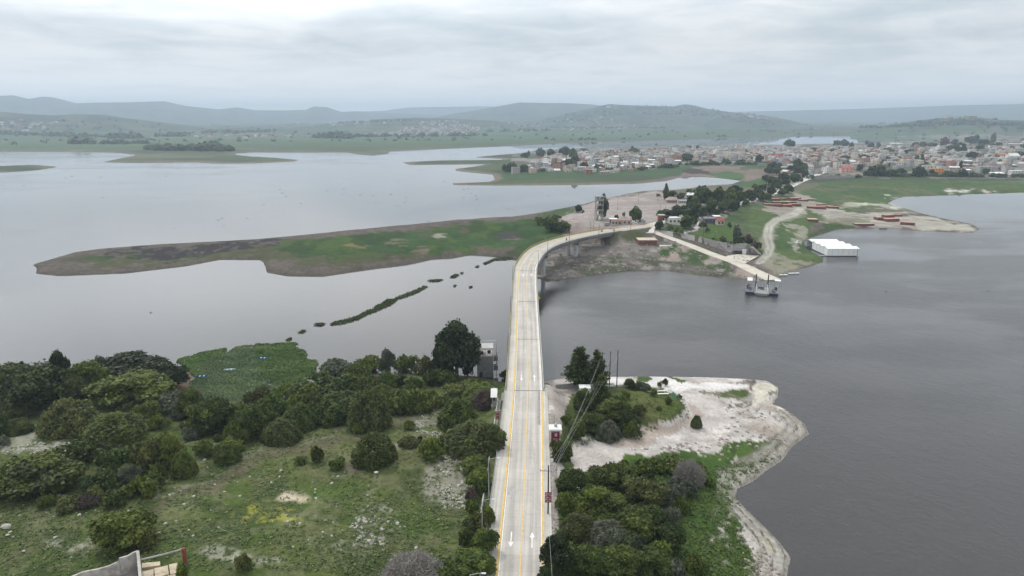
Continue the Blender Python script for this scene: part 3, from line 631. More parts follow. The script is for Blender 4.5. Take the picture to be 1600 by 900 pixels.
L.new(vm3.outputs[0], bg.inputs['Color']); bg.inputs['Strength'].default_value = .08
sd = bpy.data.lights.new('sun', 'SUN'); sd.energy = 1.5; sd.angle = R_(7); sd.color = (1, .96, .9)
so = bpy.data.objects.new('sun', sd); COL.objects.link(so)
el, az = R_(SUN_EL), R_(SUN_AZ)
sdir = Vector((math.sin(az)*math.cos(el), math.cos(az)*math.cos(el), math.sin(el)))
so.rotation_euler = (-sdir).to_track_quat('-Z', 'Y').to_euler()
hb = MB(); x0, x1, y0, y1, z0, z1 = -16500, 16500, -380, 16400, -6, 385
hb.box(((x0+x1)/2, (y0+y1)/2, (z0+z1)/2), (x1-x0, y1-y0, z1-z0))
hm_ = bpy.data.materials.new('haze_air'); hm_.use_nodes = True; nt = hm_.node_tree; nt.nodes.clear()
o_ = N(nt, 'ShaderNodeOutputMaterial'); pv = N(nt, 'ShaderNodeVolumePrincipled')
pv.inputs['Density'].default_value = HAZE_D; pv.inputs['Color'].default_value = (.64, .79, .95, 1); pv.inputs['Anisotropy'].default_value = .2
nt.links.new(pv.outputs[0], o_.inputs['Volume'])
try: hm_.cycles.homogeneous_volume = True
except Exception: pass
hz_o = hb.build('haze', hm_); tag(hz_o, kind='stuff'); hz_o['label'] = 'thin pale haze hanging over the lake and hills'
cd = bpy.data.cameras.new('camera'); cd.sensor_width = 36; cd.lens = 36*FPX/1600; cd.clip_start = 1; cd.clip_end = 40000
cam = bpy.data.objects.new('camera', cd); COL.objects.link(cam); cam.location = (0, 0, CAMH); cam.rotation_euler = (math.pi/2-PIT, 0, 0); SC.camera = cam
SC.view_settings.view_transform = 'Standard'; SC.view_settings.look = 'None'; SC.view_settings.gamma = 1; SC.view_settings.exposure = EXPO
SC.cycles.use_denoising = True; SC.cycles.max_bounces = 5; SC.cycles.diffuse_bounces = 2; SC.cycles.glossy_bounces = 2; SC.cycles.transmission_bounces = 2
SC.cycles.volume_bounces = 0; SC.cycles.transparent_max_bounces = 4; SC.cycles.use_adaptive_sampling = False
SC.cycles.caustics_reflective = False; SC.cycles.caustics_refractive = False
# ---------------------------------------------------------------- vegetation
FO = {
 'vdark': foliage('leaves_blackish_green', (.011, .02, .007), (.042, .062, .016)),
 'dark': foliage('leaves_dark_green', (.018, .033, .007), (.086, .12, .022)),
 'mid': foliage('leaves_mid_green', (.028, .05, .009), (.13, .17, .028)),
 'olive': foliage('leaves_olive', (.031, .042, .011), (.115, .132, .034)),
 'bright': foliage('leaves_bright_green', (.04, .068, .01), (.155, .195, .032)),
 'greygreen': foliage('leaves_grey_green', (.05, .06, .04), (.13, .145, .095)),
 'reddish': foliage('leaves_reddish', (.07, .035, .03), (.14, .075, .06)),
 'brown': foliage('leaves_brown', (.06, .045, .035), (.13, .1, .08)),
 'deadgrey': foliage('twigs_grey', (.14, .13, .12), (.32, .3, .275), trans=0),
}
BARK = mat('bark', (.1, .08, .06), .95, .3, 6, bump=.02)
TONE_WORD = dict(vdark='blackish green', dark='dark green', mid='green', olive='olive green', bright='bright green', greygreen='grey green', reddish='reddish', brown='brown', deadgrey='bare grey')
def leaf_cloud(P, Nn, size, tone, rg, curl=.35):
    """quads at points P facing about Nn"""
    n = len(P)
    Nn = Nn/np.maximum(1e-6, np.linalg.norm(Nn, axis=1, keepdims=True))
    a = rg.normal(size=(n, 3)); u = np.cross(Nn, a); u /= np.maximum(1e-6, np.linalg.norm(u, axis=1, keepdims=True)); v = np.cross(Nn, u)
    s = (size*rg.uniform(.6, 1.35, n))[:, None]; as_ = rg.uniform(.5, 1.0, n)[:, None]
    bend = Nn*s*curl
    V = np.stack([P-u*s-v*s*as_*.6, P+u*s*.8-v*s*as_, P+u*s+v*s*as_*.7-bend, P-u*s*.7+v*s*as_-bend*.4], 1)
    return V.reshape(-1, 3), np.arange(n*4).reshape(-1, 4), np.repeat(tone, 4)
def cloud_mesh(name, P, Nn, size, tone, rg):
    V, F, T = leaf_cloud(P, Nn, size, tone, rg)
    me = mesh_np(name, V, F); a = me.attributes.new('tone', 'FLOAT', 'POINT'); a.data.foreach_set('value', T.astype(np.float32)); return me
def crown(kind, seed, dens=1.0):
    """crown of unit radius, standing from z=0 up to its height; returns mesh, height, trunk parameters"""
    rg = np.random.default_rng(seed); P = []; Nn = []; T = []
    def clump(c, rad, n, tone, flat=1.0):
        d = rg.normal(size=(n, 3)); d /= np.linalg.norm(d, axis=1, keepdims=True)
        d[:, 2] = np.where(d[:, 2] < -.35, -d[:, 2]*.6, d[:, 2])
        rr = rg.uniform(.62, 1.06, n)**.6
        lump = 1+.22*np.sin(d[:, 0]*5+c[0]*9)*np.sin(d[:, 1]*6+c[1]*7+d[:, 2]*4)
        p = np.array(c)+d*(rr*lump)[:, None]*np.array([rad, rad, rad*flat])
        P.append(p); Nn.append(d*.8+rg.normal(size=(n, 3))*.6+np.array([0, 0, .15])); T.append(np.clip(tone+rg.normal(size=n)*.16, 0, 1))
    if kind == 'broad':
        H = 1.75; size = .044
        nb = rg.integers(13, 19)
        sx_ = rg.uniform(.8, 1.1)
        for i in range(nb):
            a = rg.uniform(0, 6.283); q = rg.uniform(.1, .72); z = .62+.8*rg.uniform(0, 1)*(1-.55*q)
            clump((math.cos(a)*q*sx_, math.sin(a)*q, z), rg.uniform(.24, .42), int(430*dens), rg.uniform(.1, .95), .8)
        for i in range(9):
            a = 6.283*i/9+rg.uniform(-.3, .3); clump((math.cos(a)*.66, math.sin(a)*.66, rg.uniform(.5, .8)), rg.uniform(.22, .36), int(220*dens), rg.uniform(.15, .6), .8)
        clump((0, 0, .95), .6, int(420*dens), .3)
        for i in range(7):
            a = rg.uniform(0, 6.283); q = rg.uniform(.35, .72); clump((math.cos(a)*q, math.sin(a)*q, rg.uniform(.26, .5)), rg.uniform(.2, .34), int(260*dens), rg.uniform(.1, .5), .8)
    elif kind == 'round':
        H = 1.4; size = .04
        n = int(5200*dens); d = rg.normal(size=(n, 3)); d /= np.linalg.norm(d, axis=1, keepdims=True); d[:, 2] = np.abs(d[:, 2])*1.0-.12
        k = rg.uniform(2.4, 3.6, 3); ph = rg.uniform(0, 6, 3)
        lump = 1+.09*np.sin(d[:, 0]*k[0]*2+ph[0])*np.sin(d[:, 1]*k[1]*2+ph[1])+.06*np.sin(d[:, 0]*9+ph[2])*np.sin(d[:, 1]*8+d[:, 2]*10)+.035*np.sin(d[:, 0]*19+d[:, 2]*15+ph[0])*np.sin(d[:, 1]*21+ph[1])
        rr = (.80+.22*rg.uniform(0, 1, n)**.5)*lump
        P.append(d*rr[:, None]*np.array([1, 1, 1.12])+np.array([0, 0, .2])); Nn.append(d*.5+rg.normal(size=(n, 3))*.5+np.array([0, 0, .5]))
        T.append(np.clip(.45+.9*(lump-1)*3+rg.normal(size=n)*.18, 0, 1))
        clump((0, 0, .45), .62, int(500*dens), .2)
    elif kind == 'bush':
        H = 1.1; size = .062
        for i in range(rg.integers(7, 12)):
            a = rg.uniform(0, 6.283); q = rg.uniform(0, .68)
            clump((math.cos(a)*q, math.sin(a)*q, .18+.5*rg.uniform(0, 1)*(1-.6*q)), rg.uniform(.26, .46), int(230*dens), rg.uniform(.15, .85), .85)
    elif kind == 'conifer':
        H = 2.7; size = .05
        for i in range(int(26)):
            t = i/26; z = .35+t*2.2; R = (1-t)**.62*rg.uniform(.6, 1.15)+.05
            for k in range(max(3, int(9*(1-t)+2))):
                a = rg.uniform(0, 6.283); n = int(58*dens); q = rg.uniform(0, 1, n)
                bx = math.cos(a)*R*q; by = math.sin(a)*R*q
                p = np.stack([bx+rg.normal(size=n)*.05, by+rg.normal(size=n)*.05, z-q*.1*R+q*q*.16+rg.normal(size=n)*.045], 1)
                P.append(p); Nn.append(rg.normal(size=(n, 3))*.6+np.array([0, 0, .7])); T.append(np.clip(rg.uniform(.2, .7)+rg.normal(size=n)*.15, 0, 1))
    elif kind == 'cypress':
        H = 4.6; size = .12
        n = int(1500*dens); z = rg.uniform(0, 1, n); a = rg.uniform(0, 6.283, n); R = np.sin(np.clip(z*1.02+.06, 0, 1)*math.pi)**.6*.9*rg.uniform(.75, 1.05, n)
        P.append(np.stack([R*np.cos(a), R*np.sin(a), z*4.4+.2], 1)); Nn.append(np.stack([np.cos(a), np.sin(a), np.full(n, .4)], 1)+rg.normal(size=(n, 3))*.3); T.append(rg.uniform(.1, .7, n))
    elif kind == 'palm':
        H = 2.2; size = .07
        for k in range(26):
            a = rg.uniform(0, 6.283); up = rg.uniform(-.2, .95); n = int(60*dens); q = rg.uniform(0.05, 1, n)
            x = q*math.cos(a)*(1-.3*abs(up)); y = q*math.sin(a)*(1-.3*abs(up)); z = up*q-.75*q*q
            P.append(np.stack([x, y, z], 1)+rg.normal(size=(n, 3))*.035); Nn.append(rg.normal(size=(n, 3))*.4+np.array([0, 0, .8])); T.append(rg.uniform(.2, .8, n))
    elif kind == 'dead':
        H = 1.0; size = .02
        n = int(5200*dens); d = rg.normal(size=(n, 3)); d /= np.linalg.norm(d, axis=1, keepdims=True); d[:, 2] = np.abs(d[:, 2])
        rr = rg.uniform(.35, 1, n)**.4*(1+.1*np.sin(d[:, 0]*6)*np.sin(d[:, 1]*7))
        P.append(d*rr[:, None]*np.array([1, 1, .8])+np.array([0, 0, .08])); Nn.append(rg.normal(size=(n, 3))); T.append(rg.uniform(0, 1, n))
        # long thin twigs: stretched quads
        Pn = P[0]; Nd = Nn[0]; n = len(Pn)
        u = d*.5+rg.normal(size=(n, 3))*.35; u /= np.linalg.norm(u, axis=1, keepdims=True); v = np.cross(u, rg.normal(size=(n, 3))); v /= np.linalg.norm(v, axis=1, keepdims=True)
        V = np.stack([Pn-u*.09-v*.006, Pn+u*.09-v*.004, Pn+u*.09+v*.004, Pn-u*.09+v*.006], 1).reshape(-1, 3)
        me = mesh_np('twigs', V, np.arange(n*4).reshape(-1, 4)); a = me.attributes.new('tone', 'FLOAT', 'POINT'); a.data.foreach_set('value', np.repeat(T[0], 4).astype(np.float32)); return me, H
    P = np.concatenate(P); Nn = np.concatenate(Nn); T = np.concatenate(T)
    return cloud_mesh('crown', P, Nn, size/math.sqrt(dens), T, rg), H
def trunk_mesh(kind, seed):
    rd = random.Random(seed); q = MB()
    if kind == 'palm':
        q.tube([(0, 0, -.3), (.03, 0, 1.2), (.0, .02, 2.6), (0, 0, 3.6)], [.13, .09, .075, .07], 7); return q.mesh('trunk')
    top = {'broad': .85, 'round': .5, 'bush': .3, 'conifer': 2.4, 'cypress': 1.5, 'dead': .3}[kind]
    r0 = {'broad': .07, 'round': .05, 'bush': .035, 'conifer': .07, 'cypress': .2, 'dead': .05}[kind]
    q.tube([(0, 0, -.35), (rd.uniform(-.03, .03), 0, top*.45), (rd.uniform(-.05, .05), rd.uniform(-.05, .05), top)], [r0*1.25, r0*.9, r0*.45], 7)
    if kind in ('broad', 'round', 'bush', 'dead'):
        for k in range(7 if kind != 'bush' else 5):
            a = 2*math.pi*k/7+rd.uniform(-.3, .3); z0 = top*rd.uniform(.3, .75); L_ = rd.uniform(.4, .62)
            zz = {'broad': .5, 'round': .45, 'bush': .3, 'dead': .4}[kind]
            q.tube([(0, 0, z0), (math.cos(a)*L_*.45, math.sin(a)*L_*.45, z0+zz*.4), (math.cos(a)*L_, math.sin(a)*L_, z0+zz*.85)], [r0*.55, r0*.35, r0*.12], 5)
    return q.mesh('trunk')
PROTO = {}
def proto(kind, lod):
    key = (kind, lod)
    if key not in PROTO:
        nv = 4 if lod == 0 else 3
        dn_ = {0: 1.0, 1: .16, 2: .035}[lod]
        PROTO[key] = [(crown(kind, 100*hash_kind[kind]+i+10*lod, dn_), trunk_mesh(kind, i)) for i in range(nv)]
        for (c, H), t in PROTO[key]:
            c.materials.append(FO['mid']); t.materials.append(BARK)
    return PROTO[key]
hash_kind = dict(broad=1, round=2, bush=3, conifer=4, cypress=5, palm=6, dead=7)
NAME = dict(broad='broadleaf_tree', round='domed_tree', bush='shrub', conifer='conifer', cypress='cypress', palm='palm_tree', dead='bare_shrub')
CATW = dict(broad='tree', round='tree', bush='shrub', conifer='conifer', cypress='cypress', palm='palm tree', dead='bare shrub')
PENDING = []          # (object, base label, px) to be told apart at the end
CROWNS = dict(broad=1.75, round=1.4, bush=1.1, conifer=2.75, cypress=4.6, palm=1, dead=.85)
def tree(px, py, w, h, kind='broad', tone='mid', where='', group=None, lod=0, z=None, adj=''):
    """px: centre, py: foot, w/h: size in pixels of the photograph"""
    p = gp(px, py); dn_a = math.atan2(CAMH-p.z, p.y); sn_ = math.sin(dn_a) if lod == 0 else 0
    if sn_ and kind not in ('conifer', 'cypress'): p = gp(px, py-.62*(w/2)*sn_)
    if p.z < .15 and z is None: p.z = .1
    dep = proj(p.x, p.y, p.z)[2]; mpp = dep/FPX
    R = w/2*mpp; Hm = max((h-.62*(w/2)*sn_-(.3*(w/2)*sn_ if kind in ('broad', 'round') else 0))*mpp/max(.8, math.cos(dn_a)), R*.75)
    (cm, H0), tm = random.choice(proto(kind, lod))
    e = empty(NAME[kind], tuple(p), random.uniform(0, 6.283))
    if kind == 'palm':
        cs = R; o = link('crown', cm, e, (0, 0, Hm-R*.55)); o.scale = (R, R, R)
        t = link('trunk', tm, e); t.scale = (R*.55, R*.55, (Hm-R*.5)/3.6)
    else:
        sz = Hm/CROWNS[kind]
        o = link('crown', cm, e); o.scale = (R, R, sz)
        t = link('trunk', tm, e); t.scale = (R, R, sz)
    o.material_slots[0].link = 'OBJECT'; o.material_slots[0].material = FO[tone]
    size = 'small' if w < 0.55*TYP.get(group, 40) else ('large' if w > 1.35*TYP.get(group, 40) else '')
    kw = {'broad': 'tree', 'round': 'domed tree', 'bush': 'shrub', 'conifer': 'conifer', 'cypress': 'narrow cypress', 'palm': 'palm', 'dead': 'bush'}[kind]
    base = ' '.join(x for x in (adj or size, TONE_WORD[tone], kw, where) if x)
    e['category'] = CATW[kind]
    if group: e['group'] = group
    PENDING.append((e, base, px, w*h))
    return e
TYP = {}
def where_left(px, py):
    if py > 850 and px > 700: return 'beside the left sidewalk at the bottom edge'
    if px > 725 and py > 640: return 'crowding the left sidewalk'
    if px > 690: return 'around the grey block tower'
    if py < 600 and px > 480: return 'on the lake shore west of the grey tower'
    if px > 430 and py < 648: return 'in the thicket behind the domed trees'
    if px > 400 and py < 700: return 'mid slope below the shore thicket'
    if px > 400: return 'on the open grass left of the road'
    if py < 630: return 'on the far left lake shore'
    if py < 700 and px < 200: return 'above the pale stones at left'
    if py < 700: return 'below the water plant mat'
    if py < 760 and px >= 200: return 'in the belt above the dirt track'
    if py < 760: return 'in the left edge thicket above the ruined hut'
    if py < 810: return 'near the small ruined hut'
    return 'on the lower left grass'
GL = 'trees and shrubs on the near left slope'; TYP[GL] = 60
left = [(15, 624, 90, 64, 'broad', 'dark'), (62, 652, 125, 98, 'broad', 'dark'), (98, 612, 34, 68, 'broad', 'vdark'), (140, 628, 74, 70, 'broad', 'mid'),
 (168, 595, 50, 48, 'bush', 'greygreen'), (212, 608, 112, 64, 'broad', 'vdark'), (212, 644, 128, 76, 'broad', 'mid'), (270, 612, 52, 50, 'broad', 'vdark'),
 (120, 640, 50, 60, 'broad', 'olive'), (22, 660, 54, 44, 'round', 'olive'), (27, 682, 44, 32, 'round', 'mid'), (-10, 690, 50, 50, 'broad', 'dark'), (3, 700, 26, 20, 'bush', 'greygreen'), (110, 684, 82, 70, 'round', 'olive'), (178, 694, 90, 56, 'round', 'mid'),
 (232, 656, 48, 36, 'bush', 'mid'), (246, 674, 38, 28, 'bush', 'mid'), (272, 650, 56, 40, 'bush', 'greygreen'), (300, 664, 46, 60, 'broad', 'mid'),
 (318, 684, 60, 62, 'broad', 'mid'), (335, 684, 74, 74, 'broad', 'dark'), (388, 692, 66, 70, 'broad', 'dark'), (372, 700, 44, 50, 'bush', 'bright'), (300, 634, 40, 26, 'bush', 'reddish'),
 (130, 732, 84, 48, 'bush', 'dark'), (185, 735, 64, 44, 'bush', 'mid'), (232, 738, 62, 62, 'bush', 'olive'), (272, 735, 42, 60, 'broad', 'bright'), (289, 748, 38, 48, 'round', 'bright'),
 (357, 726, 38, 36, 'round', 'mid'), (320, 716, 36, 30, 'bush', 'mid'), (345, 716, 28, 24, 'bush', 'olive'), (72, 784, 126, 80, 'broad', 'mid'), (18, 784, 64, 54, 'bush', 'mid'), (22, 760, 60, 50, 'bush', 'bright'), (160, 776, 62, 44, 'bush', 'dark'),
 (203, 764, 36, 40, 'broad', 'greygreen'), (226, 780, 60, 46, 'bush', 'mid'), (252, 762, 44, 48, 'bush', 'bright'), (178, 794, 48, 32, 'bush', 'mid'), (140, 796, 40, 26, 'bush', 'brown'), (72, 798, 32, 28, 'bush', 'mid'), (110, 802, 50, 26, 'bush', 'olive'), (200, 868, 98, 80, 'broad', 'bright'),
 (228, 868, 50, 44, 'bush', 'olive'), (440, 698, 58, 50, 'round', 'olive'), (470, 676, 56, 52, 'round', 'dark'), (417, 672, 50, 44, 'bush', 'mid'), (407, 640, 50, 40, 'bush', 'olive'), (430, 655, 60, 46, 'bush', 'mid'), (372, 664, 44, 40, 'broad', 'mid'),
 (498, 645, 44, 36, 'bush', 'olive'), (535, 664, 84, 60, 'round', 'mid'), (520, 620, 78, 36, 'bush', 'dark'), (474, 634, 66, 40, 'bush', 'bright'), (447, 626, 40, 30, 'bush', 'bright'),
 (578, 676, 66, 76, 'round', 'olive'), (585, 730, 68, 60, 'round', 'dark'), (560, 680, 26, 24, 'bush', 'mid'), (598, 630, 42, 34, 'round', 'mid'), (632, 650, 66, 50, 'bush', 'bright'), (668, 646, 54, 38, 'bush', 'bright'),
 (616, 640, 40, 34, 'bush', 'olive'), (530, 590, 64, 34, 'bush', 'greygreen'), (560, 598, 50, 34, 'bush', 'bright'), (578, 584, 50, 32, 'bush', 'bright'), (606, 590, 28, 48, 'broad', 'greygreen'), (605, 606, 36, 30, 'bush', 'mid'), (634, 584, 50, 34, 'bush', 'mid'),
 (630, 606, 40, 28, 'bush', 'dark'), (668, 590, 44, 36, 'bush', 'olive'), (676, 604, 40, 34, 'bush', 'dark'), (650, 612, 50, 28, 'bush', 'mid'), (545, 612, 50, 30, 'bush', 'mid'), (575, 615, 44, 30, 'bush', 'mid'), (505, 600, 36, 26, 'bush', 'mid'), (484, 614, 36, 24, 'bush', 'bright'),
 (692, 592, 30, 38, 'broad', 'greygreen'), (700, 608, 40, 34, 'bush', 'mid'), (714, 600, 80, 104, 'broad', 'vdark'), (694, 596, 44, 70, 'broad', 'vdark'), (730, 592, 40, 72, 'broad', 'vdark'),
 (715, 626, 60, 28, 'bush', 'olive'), (742, 622, 54, 32, 'bush', 'bright'), (715, 676, 60, 60, 'round', 'mid'), (750, 634, 56, 42, 'round', 'bright'), (756, 642, 40, 38, 'round', 'brown'), (790, 594, 22, 20, 'bush', 'dark'),
 (742, 712, 92, 62, 'round', 'olive'), (768, 708, 50, 50, 'broad', 'olive'), (730, 668, 40, 30, 'bush', 'mid'), (672, 722, 50, 40, 'bush', 'bright'), (690, 700, 30, 22, 'bush', 'olive'), (640, 674, 24, 18, 'bush', 'mid'), (640, 700, 40, 18, 'bush', 'olive'), (498, 726, 34, 38, 'bush', 'bright'), (528, 734, 30, 22, 'bush', 'mid'), (470, 728, 24, 16, 'bush', 'mid'),
 (657, 692, 9, 14, 'bush', 'vdark'), (742, 745, 50, 38, 'broad', 'mid'), (748, 768, 44, 42, 'broad', 'bright'), (736, 806, 38, 34, 'bush', 'mid'), (738, 790, 24, 30, 'bush', 'brown'), (750, 776, 30, 30, 'bush', 'dark'), (762, 822, 26, 32, 'broad', 'bright'), (744, 836, 44, 36, 'bush', 'olive'), (734, 862, 50, 40, 'bush', 'mid'),
 (757, 872, 46, 48, 'broad', 'mid'), (742, 900, 70, 44, 'broad', 'mid'), (765, 905, 26, 30, 'bush', 'dark'), (645, 926, 100, 44, 'dead', 'deadgrey'), (700, 905, 60, 30, 'bush', 'mid'), (782, 688, 22, 22, 'bush', 'olive'), (380, 896, 30, 30, 'bush', 'olive'), (286, 908, 34, 34, 'bush', 'bright')]
for px, py, w, h, k, t in left: tree(px, py, w, h, k, t, where_left(px, py), GL)
for k in range(60):      # smaller shrubs that fill the thickets
    for _ in range(200):
        px, py = random.uniform(0, 790), random.uniform(590, 790)
        if inpoly(np.array(px), np.array(py), [(440, 640), (500, 600), (700, 596), (790, 600), (760, 660), (690, 640), (640, 665), (560, 640), (480, 690), (400, 700), (300, 730), (250, 790), (120, 800), (0, 800), (0, 740), (180, 715), (230, 690), (300, 640), (400, 640)]): break
    w = random.uniform(20, 40); tree(px, py, w, w*random.uniform(.55, .85), 'bush', random.choice(['mid', 'mid', 'olive', 'dark', 'bright', 'greygreen']), where_left(px, py), GL)
GRT = 'trees and shrubs on the near right bank'; TYP[GRT] = 50
def where_right(px, py):
    if py < 612: return 'by the white gateway above the shore' if px < 960 else 'in the row on top of the grassy mound'
    if px > 1080 and py < 700: return 'alone under the mound in pale gravel'
    if py < 650 and px > 960: return 'on the grassy mound'
    if py < 700: return 'on the bank between kiosk and mound'
    if py < 735 and px < 900: return 'by the kiosk above the gravel track'
    if px > 1030: return 'on the green slope toward the right shore'
    if py > 850: return 'at the bottom edge right of the road'
    if px < 915: return 'close to the right kerb of the road'
    return 'in the big thicket right of the road'
right = [(905, 604, 54, 70, 'conifer', 'dark'), (932, 604, 44, 62, 'conifer', 'dark'), (938, 632, 38, 52, 'conifer', 'dark'), (912, 652, 38, 48, 'broad', 'dark'), (916, 676, 34, 40, 'bush', 'mid'), (903, 692, 30, 42, 'broad', 'mid'), (885, 664, 20, 20, 'bush', 'mid'), (893, 682, 22, 24, 'bush', 'olive'),
 (930, 684, 46, 42, 'broad', 'dark'), (957, 664, 56, 44, 'broad', 'mid'), (975, 676, 54, 44, 'broad', 'dark'), (948, 690, 44, 38, 'round', 'greygreen'), (985, 688, 36, 34, 'bush', 'dark'), (968, 640, 30, 28, 'bush', 'mid'), (1000, 650, 26, 20, 'bush', 'olive'), (950, 650, 30, 26, 'bush', 'dark'),
 (877, 728, 36, 42, 'broad', 'mid'), (865, 705, 16, 20, 'bush', 'olive'), (888, 720, 22, 26, 'bush', 'dark'), (1088, 670, 17, 24, 'round', 'dark'), (984, 609, 20, 20, 'broad', 'mid'), (1000, 612, 20, 18, 'broad', 'greygreen'), (1010, 614, 16, 16, 'broad', 'greygreen'), (1030, 606, 8, 10, 'bush', 'dark'), (1039, 604, 9, 14, 'broad', 'dark'),
 (1021, 620, 12, 14, 'broad', 'mid'), (1045, 634, 20, 18, 'bush', 'mid'), (1062, 624, 10, 10, 'bush', 'olive'), (1030, 642, 12, 8, 'bush', 'olive'), (977, 626, 20, 16, 'bush', 'mid'),
 (895, 790, 60, 62, 'broad', 'dark'), (880, 806, 36, 40, 'bush', 'mid'), (935, 778, 62, 52, 'broad', 'mid'), (925, 816, 74, 60, 'broad', 'mid'), (975, 772, 60, 50, 'broad', 'dark'), (1003, 752, 64, 44, 'bush', 'mid'), (1008, 802, 72, 60, 'broad', 'olive'), (962, 824, 70, 54, 'broad', 'mid'), (987, 852, 80, 62, 'broad', 'mid'),
 (905, 848, 62, 50, 'round', 'olive'), (948, 862, 66, 54, 'round', 'greygreen'), (1020, 842, 60, 54, 'broad', 'dark'), (1038, 794, 50, 42, 'round', 'greygreen'), (1046, 830, 46, 46, 'bush', 'greygreen'), (1042, 868, 60, 52, 'broad', 'dark'), (872, 906, 62, 74, 'broad', 'vdark'), (858, 925, 44, 50, 'broad', 'vdark'), (915, 906, 72, 60, 'broad', 'dark'),
 (962, 910, 82, 62, 'broad', 'mid'), (1012, 910, 80, 60, 'broad', 'mid'), (1052, 912, 62, 50, 'bush', 'greygreen'), (1088, 898, 46, 34, 'bush', 'bright'), (1062, 780, 54, 40, 'bush', 'greygreen'), (1076, 762, 50, 38, 'dead', 'deadgrey'), (1056, 745, 62, 32, 'bush', 'olive'), (1022, 742, 44, 28, 'bush', 'mid'), (975, 745, 46, 34, 'bush', 'mid'), (950, 748, 36, 30, 'bush', 'olive'), (1062, 808, 36, 34, 'bush', 'mid'),
 (985, 880, 60, 44, 'broad', 'vdark'), (935, 835, 50, 36, 'bush', 'bright'), (1005, 775, 40, 30, 'bush', 'bright'), (1030, 885, 50, 40, 'bush', 'bright'), (900, 820, 44, 34, 'bush', 'bright'), (970, 800, 44, 34, 'bush', 'olive'), (1100, 760, 40, 22, 'bush', 'bright'), (1085, 742, 40, 20, 'bush', 'mid')]
for px, py, w, h, k, t in right: tree(px, py, w, h, k, t, where_right(px, py), GRT)
GM = 'trees on the causeway and its park'; TYP[GM] = 18
def where_mid(px, py):
    if px < 890: return 'on the green island by the concrete slab'
    if px < 960: return 'near the lookout tower'
    if px < 1000: return 'on the dusty plaza by the low cafe'
    if py > 366: return 'on the lawn above the stone wall' if px < 1156 else 'at the right end of the stone wall'
    if py > 343 and px < 1085: return 'in the garden beside the bridge landing'
    if py > 340: return 'around the red roofed park house'
    if px < 1062 and py < 322: return 'beside the pink roofed restaurant'
    if px < 1100: return 'along the causeway behind the plaza'
    if px < 1165: return 'in the tall row along the causeway'
    return 'where the causeway meets the town'
mid = [(860, 362, 36, 27, 'broad', 'dark'), (846, 352, 26, 16, 'bush', 'mid'), (880, 363, 26, 20, 'broad', 'dark'), (868, 344, 20, 10, 'bush', 'dark'), (904, 332, 12, 14, 'broad', 'dark'), (911, 333, 5, 6, 'bush', 'dark'), (993, 347, 22, 27, 'broad', 'dark'), (942, 342, 18, 42, 'broad', 'greygreen'), (964, 343, 8, 9, 'bush', 'dark'), (975, 340, 6, 10, 'bush', 'greygreen'),
 (1028, 314, 8, 12, 'palm', 'mid'), (1040, 312, 10, 24, 'cypress', 'dark'), (1050, 307, 18, 10, 'broad', 'dark'), (1063, 312, 12, 12, 'broad', 'mid'), (1076, 314, 12, 20, 'palm', 'mid'), (1068, 316, 10, 16, 'palm', 'dark'), (1098, 316, 30, 28, 'broad', 'dark'), (1084, 306, 12, 9, 'broad', 'dark'), (1122, 318, 26, 28, 'broad', 'dark'), (1138, 322, 24, 24, 'broad', 'mid'), (1156, 318, 20, 24, 'broad', 'mid'), (1146, 330, 20, 18, 'broad', 'dark'),
 (1170, 312, 18, 18, 'broad', 'dark'), (1184, 308, 16, 16, 'broad', 'dark'), (1130, 332, 18, 16, 'broad', 'dark'), (1165, 322, 12, 12, 'broad', 'mid'), (1042, 336, 18, 10, 'broad', 'mid'), (1058, 334, 12, 16, 'broad', 'dark'), (1068, 331, 12, 12, 'broad', 'dark'), (1078, 328, 14, 14, 'broad', 'dark'), (1090, 330, 14, 14, 'broad', 'mid'), (1098, 340, 16, 20, 'broad', 'dark'), (1110, 336, 16, 22, 'broad', 'dark'), (1088, 342, 12, 12, 'bush', 'dark'), (1118, 328, 14, 14, 'palm', 'dark'),
 (1040, 348, 12, 12, 'palm', 'dark'), (1030, 360, 15, 18, 'broad', 'dark'), (1046, 362, 12, 12, 'bush', 'mid'), (1058, 364, 14, 12, 'bush', 'bright'), (1073, 357, 26, 24, 'broad', 'mid'), (1066, 366, 8, 8, 'bush', 'mid'), (1084, 352, 12, 16, 'broad', 'dark'), (1098, 354, 13, 9, 'round', 'mid'), (1115, 376, 5, 6, 'bush', 'dark'), (1129, 377, 11, 10, 'broad', 'mid'), (1105, 363, 8, 8, 'broad', 'greygreen'), (1151, 381, 14, 32, 'broad', 'greygreen'), (1146, 382, 12, 10, 'bush', 'mid'), (1160, 380, 10, 12, 'bush', 'olive'),
 (1168, 384, 18, 20, 'broad', 'brown'), (1180, 392, 18, 18, 'bush', 'brown'), (1140, 356, 10, 10, 'bush', 'dark'), (1192, 300, 14, 14, 'broad', 'dark'), (1205, 306, 16, 18, 'broad', 'dark'), (1222, 306, 16, 14, 'broad', 'dark'), (1232, 302, 16, 16, 'broad', 'dark'), (1215, 296, 14, 14, 'broad', 'mid'), (1196, 284, 12, 12, 'broad', 'dark'), (1212, 288, 12, 12, 'broad', 'dark'), (1228, 290, 12, 12, 'broad', 'dark'), (1255, 278, 14, 16, 'broad', 'dark'), (1243, 282, 12, 12, 'broad', 'mid'), (1200, 273, 14, 14, 'broad', 'dark'), (1180, 296, 12, 10, 'broad', 'mid'), (1088, 318, 12, 12, 'broad', 'dark'), (1110, 322, 16, 16, 'broad', 'mid')]
for px, py, w, h, k, t in mid: tree(px, py, w, h, k, t, where_mid(px, py), GM, lod=1)
GT = 'trees standing in the town'; TYP[GT] = 13
